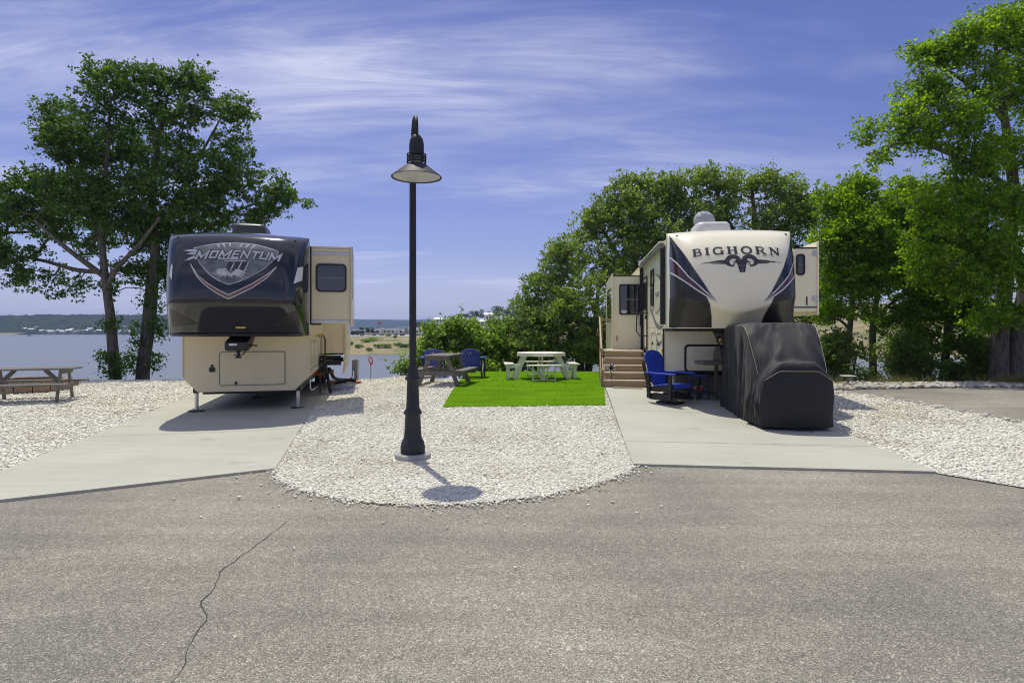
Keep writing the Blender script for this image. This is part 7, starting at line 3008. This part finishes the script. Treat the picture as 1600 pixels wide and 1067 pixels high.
    bl = [blob(1560, 50, 46, 34, Y), blob(1515, 60, 36, 34, Y - .3), blob(1600, 40, 40, 40, Y), blob(1480, 85, 34, 28, Y), blob(1440, 90, 24, 16, Y), blob(1530, 120, 50, 36, Y - .6), blob(1460, 135, 40, 24, Y - .4), blob(1415, 140, 28, 18, Y),
          blob(1590, 130, 50, 50, Y), blob(1490, 180, 60, 32, Y - .8), blob(1420, 185, 36, 24, Y - .5), blob(1375, 205, 30, 14, Y - .5), blob(1352, 212, 14, 10, Y - .5), blob(1440, 220, 44, 18, Y - .5), blob(1375, 240, 22, 10, Y - .4),
          blob(1530, 240, 56, 34, Y - .6), blob(1590, 240, 44, 40, Y - .4), blob(1540, 310, 60, 34, Y - .8), blob(1600, 330, 44, 44, Y - .6), blob(1500, 290, 36, 24, Y - .4), blob(1490, 350, 50, 26, Y - 1),
          blob(1550, 380, 56, 34, Y - 1), blob(1590, 430, 44, 36, Y - 1), blob(1530, 440, 46, 30, Y - 1), blob(1590, 490, 36, 22, Y - .9), blob(1540, 500, 30, 16, Y - .9), blob(1660, 150, 60, 80, Y), blob(1650, 330, 50, 80, Y), blob(1455, 322, 42, 28, Y - .8), blob(1440, 400, 38, 32, Y - .8), blob(1480, 432, 42, 32, Y - 1)]
    grow_tree('oak_tree', 'tall double-trunked oak at the edge of the lane', 'tree', (x, Y, zb), tr, bl, 1250, 56, 0.11, 'leaf_bright', 67, group='trees past the lane', spread=0.16)
    # undergrowth below those trees
    Y = 19.6
    k = 0
    names = ['low dark shrub just behind the covered golf cart', 'shrub between the two slim trunks past the lane', 'wide shrub left of the leaning dark trunk', 'shrub on the bank beside the leaning dark trunk', 'shrub against the double-trunked oak']
    for px, bls, sd in ((1298, [(1298, 555, 22, 20), (1290, 588, 16, 12), (1308, 535, 14, 10)], 71), (1345, [(1345, 582, 16, 14), (1340, 552, 12, 9)], 73), (1415, [(1402, 562, 24, 22), (1432, 572, 22, 18), (1418, 540, 22, 12), (1395, 594, 16, 8), (1440, 597, 16, 6)], 75),
                        (1505, [(1498, 578, 14, 12), (1520, 562, 16, 9), (1515, 594, 20, 7)], 77), (1540, [(1538, 580, 10, 14), (1535, 548, 14, 9)], 79)):
        bush(px, 600, Y + 0.25 * (k % 2), [blob(a, b_, c_ * 1.3, d_ * 1.3, Y + 0.3) for a, b_, c_, d_ in bls], sd, names[k], 'leaf_mid', tips=95 + 24 * len(bls), per=44, leaf=0.11, grp='undergrowth past the lane')
        k += 1


build_trees()


def grass_tufts():
    # rough grass along the back of the stone border and round the double oak
    r = np.random.default_rng(91)
    X = r.uniform(7.6, 15.5, 2600)
    Y = 16.1 + 0.35 * r.random(2600) ** 2 * 2
    dense = np.exp(-((X - 13.6) / 0.5) ** 2)
    extra = r.normal(0, 1, (1800, 2)) * np.array([0.35, 0.15]) + np.array([13.65, 15.95])
    X = np.concatenate([X, extra[:, 0]])
    Y = np.concatenate([Y, extra[:, 1]])
    cl = np.array([noise.noise(Vector((x * 1.3, y * 2, 3))) for x, y in zip(X, Y)])
    keep = (cl > 0.05) | (np.abs(X - 13.65) < 0.8)
    X, Y = X[keep], Y[keep]
    n = len(X)
    Z = H(X, Y)
    a = r.uniform(0, 6.28, n)
    hgt = r.uniform(0.08, 0.32, n)
    w = 0.007
    lx, ly = r.normal(0, 0.07, n), r.normal(0, 0.07, n)
    V = np.stack([np.stack([X - w * np.cos(a), Y - w * np.sin(a), Z], 1), np.stack([X + w * np.cos(a), Y + w * np.sin(a), Z], 1), np.stack([X + lx, Y + ly, Z + hgt], 1)], 1).reshape(-1, 3)
    M['tuft'] = mat_leaf('rough grass', [(0.10, 0.13, 0.03), (0.16, 0.17, 0.05), (0.25, 0.22, 0.09), (0.30, 0.26, 0.13)], (1.3, 1.3, 0.7), 0.3)
    o = mesh_np('rough_grass', V, np.arange(n * 3).reshape(-1, 3), 'tuft', kind='stuff')
    o['label'] = 'rough dry grass along the stone border under the trees'


grass_tufts()


# ================================================================== across the water
def fh(x, y):
    return float(far_h(x, y))


def far_trailers():
    M['rv_white'] = pmat('white trailer skin', (0.74, 0.74, 0.73), rough=0.4)
    M['rv_cream'] = pmat('pale tan trailer skin', (0.56, 0.52, 0.45), rough=0.4)
    M['rv_grey'] = pmat('grey trailer skin', (0.30, 0.30, 0.31), rough=0.4)
    M['rv_dark'] = pmat('dark motor coach skin', (0.07, 0.06, 0.06), rough=0.35)
    ordn = ['first', 'second', 'third', 'fourth', 'fifth', 'sixth', 'seventh', 'eighth', 'ninth', 'tenth', 'eleventh', 'twelfth', 'thirteenth', 'fourteenth']

    def trailer(x, y, z, ln, hgt, skin, label, group, rz=0.0, style=0):
        t = thing('parked_trailer', label, 'trailer', (x, y, z), rz, group)
        mb = MB()
        h0 = 0.55
        if style == 0:
            prof = [(-ln / 2, h0), (ln / 2, h0), (ln / 2, hgt - 0.3), (ln / 2 - 0.4, hgt), (-ln / 2 + 0.3, hgt), (-ln / 2, hgt - 0.25)]
        elif style == 1:     # fifth wheel: raised nose
            prof = [(-ln / 2, h0), (ln / 2 - 2.2, h0), (ln / 2 - 2.2, 1.7), (ln / 2 - 0.2, 1.7), (ln / 2, 2.3), (ln / 2 - 0.5, hgt), (-ln / 2 + 0.2, hgt), (-ln / 2, hgt - 0.2)]
        else:
            prof = [(-ln / 2, h0), (ln / 2 - 0.5, h0), (ln / 2, 1.2), (ln / 2 - 0.2, 2.0), (ln / 2 - 1.0, hgt), (-ln / 2, hgt)]
        mb.prism(prof, -1.2, 1.2)
        mb.build('body', skin, t)
        for k in range(3):
            xx = -ln / 2 + ln * (0.17 + 0.27 * k)
            mb = MB()
            mb.box(xx, xx + ln * 0.13, -1.23, -1.19, 1.55, 2.35)
            mb.build('window', 'glass', t)
        mb = MB()
        mb.box(-ln / 2 + 0.2, ln / 2 - (2.4 if style == 1 else 0.3), -1.225, -1.19, 0.6, 0.95)
        mb.build('skirt_stripe', 'rv_grey', t)
        for k in (-0.7, 0.35):
            mb = MB()
            mb.tube([(k, -1.1, 0.38), (k, 1.1, 0.38)], 0.38, 14)
            mb.build('wheel', 'rubber', t, smooth=True)
        mb = MB()
        mb.box(-0.6, 0.6, -0.4, 0.4, hgt, hgt + 0.3)
        mb.build('roof_unit', 'rv_white', t)

    specs = [(566, 9.0, 3.2, 'rv_white', 0), (585, 7.5, 3.0, 'rv_white', 0), (597, 8.5, 3.4, 'rv_white', 1), (608, 7.0, 2.9, 'rv_cream', 2), (619, 8.0, 3.3, 'rv_white', 1), (629, 7.5, 3.0, 'rv_grey', 0), (653, 7.0, 3.1, 'rv_white', 1), (661, 7.5, 3.0, 'rv_cream', 0), (671, 7.0, 3.0, 'rv_white', 2)]
    rnd = random.Random(5)
    for i, (px, ln, hg, skin, st) in enumerate(specs):
        y = 284 + rnd.uniform(-4, 5) + (i % 2) * 6
        x = (px - 800) * y / FPX
        trailer(x, y, fh(x, y) + 0.1, ln, hg, skin, ordn[i] + ' parked trailer from the lake end of the row on the far bank', 'trailers parked on the far bank', rnd.uniform(-0.35, 0.35), st)
    up = [(600, 9.5, 3.6, 'rv_dark', 2), (611, 8, 3.2, 'rv_cream', 0), (621, 7.5, 3.1, 'rv_white', 1), (631, 7, 3.0, 'rv_white', 0), (654, 10, 3.6, 'rv_dark', 2), (668, 9, 3.2, 'rv_cream', 0)]
    for i, (px, ln, hg, skin, st) in enumerate(up):
        y = 374 + rnd.uniform(-3, 3)
        x = (px - 800) * y / FPX
        trailer(x, y, fh(x, y), ln, hg, skin, ordn[i] + ' vehicle from the flag end on the ridge above the far bank', 'vehicles on the far ridge', rnd.uniform(-0.2, 0.2), st)
    # flag
    y = 372
    x = (597 - 800) * y / FPX
    f = thing('flag_pole', 'thin pole with a small flag on the far ridge', 'flag', (x, y, fh(x, y)))
    mb = MB()
    mb.tube([(0, 0, 0), (0, 0, 8.2)], 0.10, 6)
    mb.build('pole', 'post_grey', f)
    mb = MB()
    mb.grid(lambda a, b: (-0.1 - 2.4 * a, 0.3 * math.sin(5 * a), 7.9 - 1.5 * b - 0.5 * a), 8, 4)
    o = mb.build('flag_cloth', 'red', f, fix=False)
    mb = MB()
    mb.grid(lambda a, b: (-0.1 - 1.0 * a, 0.3 * math.sin(2 * a) - 0.03, 7.9 - 0.75 * b - 0.2 * a), 4, 3)
    mb.build('flag_canton', 'white_decal', f, fix=False)
    # cottages on the slope above the willow
    def house(x, y, z, w, d, h, wall, label, group, rz=0.0, roof='roof_grey', cat='house', win=True, nm='cottage'):
        t = thing(nm, label, cat, (x, y, z), rz, group)
        mb = MB()
        mb.box(-w / 2, w / 2, -d / 2, d / 2, -1.5, h)
        mb.build('wall', wall, t)
        mb = MB()
        mb.prism([(-d / 2 - 0.4, h + 0.01), (d / 2 + 0.4, h + 0.01), (0, h + d * 0.28)], -w / 2 - 0.4, w / 2 + 0.4, 'x')
        mb.build('roof', roof, t)
        if win:
            for k in range(2):
                mb = MB()
                xx = -w * 0.3 + k * w * 0.38
                mb.box(xx, xx + w * 0.18, -d / 2 - 0.05, -d / 2 + 0.02, h * 0.38, h * 0.78)
                mb.build('window', 'glass', t)
    M['roof_grey'] = pmat('grey shingle roof', (0.27, 0.27, 0.28), rough=0.9)
    M['roof_white'] = pmat('white metal roof', (0.74, 0.74, 0.73), rough=0.5)
    M['wall_tan'] = pmat('tan siding', (0.42, 0.36, 0.27), rough=0.8)
    M['wall_white'] = pmat('white siding', (0.68, 0.68, 0.66), rough=0.7)
    for i, (px, py, w, h, rf) in enumerate(((716, 502, 6, 2.6, 'roof_white'), (752, 506, 5.5, 3.0, 'roof_white'), (764, 500, 5.0, 4.6, 'roof_white'), (686, 501, 5, 2.4, 'roof_white'), (742, 508, 9, 1.6, 'roof_grey'))):
        y = 330 + 8 * i
        p = at(px, py + 3, y)
        house(p[0], y, max(fh(p[0], y) - 0.3, p[2] - 0.6), w, 4.5, h, 'wall_white', ordn[i] + ' white cottage along the green slope above the willow shrub', 'cottages above the willow', 0.15 * i - 0.3, rf)
    # buildings strung along the far shore
    rnd = random.Random(12)
    spots = [(12, 509, 9, 5, 1), (26, 511, 6, 3, 1), (50, 516, 10, 3, 1), (58, 513, 9, 4, 0), (68, 513, 10, 3, 1), (66, 518, 7, 3, 1), (74, 518, 6, 3, 2), (80, 519, 9, 3, 1), (86, 520, 6, 3, 0), (92, 518, 6, 4, 1), (97, 519, 7, 3, 1), (103, 520, 7, 3, 2), (108, 518, 9, 4, 1), (113, 516, 6, 3, 1), (118, 520, 9, 3, 2),
             (124, 519, 8, 3, 2), (130, 519, 8, 4, 0), (135, 518, 6, 3, 1), (141, 516, 10, 4, 1), (146, 514, 9, 4, 1), (150, 519, 6, 3, 2), (155, 518, 7, 3, 1), (192, 513, 14, 4, 1), (199, 518, 8, 3, 2), (205, 519, 7, 3, 1), (186, 519, 7, 3, 1), (196, 508, 12, 4, 1), (250, 515, 9, 5, 0), (257, 519, 7, 3, 1), (33, 513, 7, 3, 2), (40, 515, 5, 3, 1)]
    spots.sort()
    for i, (px, py, w, h, kk) in enumerate(spots):
        y = 836 + (521 - py) * 9 + rnd.uniform(-3, 3)
        p = at(px, py, y)
        which = ordn[i] if i < 14 else {14: 'fifteenth', 15: 'sixteenth', 16: 'seventeenth', 17: 'eighteenth', 18: 'nineteenth'}.get(i, None)
        if which is None:
            which = ('twentieth twenty-first twenty-second twenty-third twenty-fourth twenty-fifth twenty-sixth twenty-seventh twenty-eighth twenty-ninth thirtieth thirty-first thirty-second'.split())[i - 19]
        house(p[0], y, p[2] - h * 0.5, w * 0.75, 5, h, ['wall_tan', 'wall_white', 'wall_tan'][kk], which + ' lakeside building on the far shore counted from the picture edge', 'buildings along the far shore', rnd.uniform(-0.4, 0.4), ['roof_grey', 'roof_white', 'roof_grey'][kk], 'building', False, 'lakeside_building')
    # motor boat
    y = 690
    p = at(46, 525.3, y)
    b = thing('motor_boat', 'small motor boat on the lake near the far shore', 'boat', (p[0], y, WATER_Z), 0.2)
    mb = MB()
    mb.prism([(-2.6, 0.0), (2.2, 0.0), (3.4, 0.9), (-2.7, 0.8)], -1.0, 1.0)
    mb.build('hull', 'wall_white', b)
    mb = MB()
    mb.prism([(-1.4, 0.8), (0.9, 0.85), (0.4, 1.9), (-1.2, 1.9)], -0.8, 0.8)
    mb.build('cabin', 'rv_dark', b)


far_trailers()


def far_plants():
    def far_tree(px, py_base, top, wpx, Y, seed, label, group, z=None, mat='far_leaf', nm='lakeside_tree', cat='tree'):
        k = Y / FPX
        p = at(px, py_base, Y)
        zb = fh(p[0], Y) if z is None else z
        hgt = max(1.2, (CAMZ + (HOR - top) * k) - zb)
        w = wpx * k
        t = thing(nm, label, cat, (p[0], Y, zb), 0, group)
        r = np.random.default_rng(seed)
        mb = MB()
        mb.tube([(0, 0, -0.4), (0.05 * w, 0, hgt * 0.45), (0, 0, hgt * 0.8)], [0.05 * hgt * 0.5, 0.035 * hgt * 0.5, 0.01], 7)
        mb.build('trunk', 'bark', t, smooth=True)
        nb = 9
        C = []
        for i in range(nb):
            c = np.array([r.normal(0, 0.24) * w, r.normal(0, 0.22) * w, hgt * r.uniform(0.38, 0.80)])
            rr = w * r.uniform(0.17, 0.30)
            d = r.normal(0, 1, (150, 3))
            d /= np.linalg.norm(d, axis=1, keepdims=True)
            C.append(c + d * rr * r.uniform(0.4, 1, (150, 1)) ** 0.5 * np.array([1, 1, 0.75]))
        C = np.concatenate(C)
        C[:, 2] = np.clip(C[:, 2], hgt * 0.08, hgt)
        leaf_mesh('crown', C, max(0.35, 0.085 * w), mat, t, seed, up=0.4, kind='stuff')
    o = ['first', 'second', 'third', 'fourth', 'fifth', 'sixth', 'seventh', 'eighth', 'ninth', 'tenth', 'eleventh', 'twelfth', 'thirteenth', 'fourteenth']
    for i, (px, b_, tp, w, Y) in enumerate(((721, 500, 488.5, 15, 350), (734, 500, 484, 15, 352), (744, 500, 482.5, 14, 356), (757, 500, 479.5, 18, 350), (768, 502, 484, 14, 360), (780, 500, 475, 22, 345), (793, 500, 477, 20, 340), (806, 505, 480, 22, 335))):
        far_tree(px, b_, tp, w, Y, 200 + i, o[i] + ' dark tree of the row above the white cottages', 'trees above the cottages', z=at(px, b_ + 4, Y)[2])
    for i, (px, b_, tp, w) in enumerate(((552, 523, 517.0, 12), (566, 520, 510, 9), (575, 520, 508.5, 9), (583, 521, 510, 10), (559, 523, 516, 10))):
        far_tree(px, b_, tp, w, 268 + 4 * i, 220 + i, o[i] + ' small tree at the lake end of the trailer row', 'trees at the end of the trailer row')
    rnd = random.Random(4)
    k = 0
    for px, py, w, hp in ((572, 547, 16, 8), (584, 546, 20, 9), (590, 551, 12, 5), (606, 551, 22, 6), (618, 543, 9, 4), (630, 551, 14, 7), (641, 551, 12, 6), (560, 551, 14, 4), (548, 549, 12, 4), (609, 533, 14, 3), (622, 550, 12, 4), (577, 553, 9, 4)):
        Y = 204 + (554 - py) * 3.2
        far_tree(px, py, py - hp - 2, w * 0.85, Y, 240 + k, o[k] + ' scrubby green bush on the dry slope across the inlet, counting from the largest clump', 'bushes on the dry slope', nm='slope_bush', cat='bush', mat='leaf_bush')
        k += 1
    # trees on the tan hillside seen between the trunks past the lane
    for i, (px, b_, tp, w) in enumerate(((1300, 500, 470, 30), (1345, 505, 478, 26), (1430, 505, 475, 34), (1500, 505, 470, 30), (1250, 500, 474, 26), (1140, 505, 480, 30), (1060, 506, 484, 26), (980, 508, 484, 30), (890, 508, 484, 30), (850, 506, 481, 26))):
        Y = 330
        far_tree(px, b_, tp, w, Y, 270 + i, o[i] + ' hilltop tree across the inlet glimpsed through foliage', 'hilltop trees across the inlet')


far_plants()


def docks():
    # covered dock with small boats in the inlet, glimpsed through leaves
    t = thing('boat_dock', 'long floating boat dock in the inlet seen through foliage', 'dock', (8.0, 150.0, WATER_Z), R(4))
    mb = MB()
    mb.box(-14, 22, -1.2, 1.2, 0.15, 0.45)
    mb.build('deck', 'footing', t)
    for k in range(7):
        mb = MB()
        x = -13 + 5.4 * k
        mb.box(x, x + 0.9, -8, -1.2, 0.15, 0.42)
        mb.build('finger_pier', 'footing', t)
    mb = MB()
    mb.prism([(-3.2, 3.3), (3.2, 3.3), (0, 4.2)], -2, 22, 'x')
    mb.build('dock_roof', 'roof_grey', t)
    for k in range(6):
        for yy in (-2.8, 2.8):
            mb = MB()
            x = -1.6 + 4.6 * k
            mb.tube([(x, yy, 0), (x, yy, 3.3)], 0.09, 6)
            mb.build('roof_post', 'post_grey', t)
    rows = ['first', 'second', 'third', 'fourth', 'fifth']
    for k in range(5):
        b = thing('moored_boat', rows[k] + ' moored boat along the floating dock', 'boat', (-4.0 + 5.4 * k, 145.0, WATER_Z), R(94), 'boats at the dock')
        mb = MB()
        mb.prism([(-2.8, 0.0), (2.2, 0.0), (3.4, 1.0), (-2.9, 0.9)], -1.05, 1.05)
        mb.build('hull', 'wall_white', b)
        mb = MB()
        mb.prism([(-1.4, 0.9), (0.9, 0.95), (0.4, 1.9), (-1.2, 1.9)], -0.8, 0.8)
        mb.build('cabin', 'rv_dark' if k % 2 else 'blue', b)


docks()


def build_haze():
    m = bpy.data.materials.new('lake haze')
    m.use_nodes = True
    nt = m.node_tree
    nt.nodes.clear()
    v = N(nt, 'ShaderNodeVolumePrincipled')
    v.inputs['Color'].default_value = (0.45, 0.62, 1.0, 1)
    v.inputs['Density'].default_value = HAZE
    v.inputs['Anisotropy'].default_value = 0.2
    out = N(nt, 'ShaderNodeOutputMaterial')
    L(nt, v.outputs[0], out.inputs['Volume'])
    mb = MB()
    mb.box(-3600, 3600, -450, 5100, -13, 75)
    o = mb.build('haze', m, kind='stuff')
    o['label'] = 'thin pale haze over the lake and hills'


HAZE = 0.00022
build_haze()
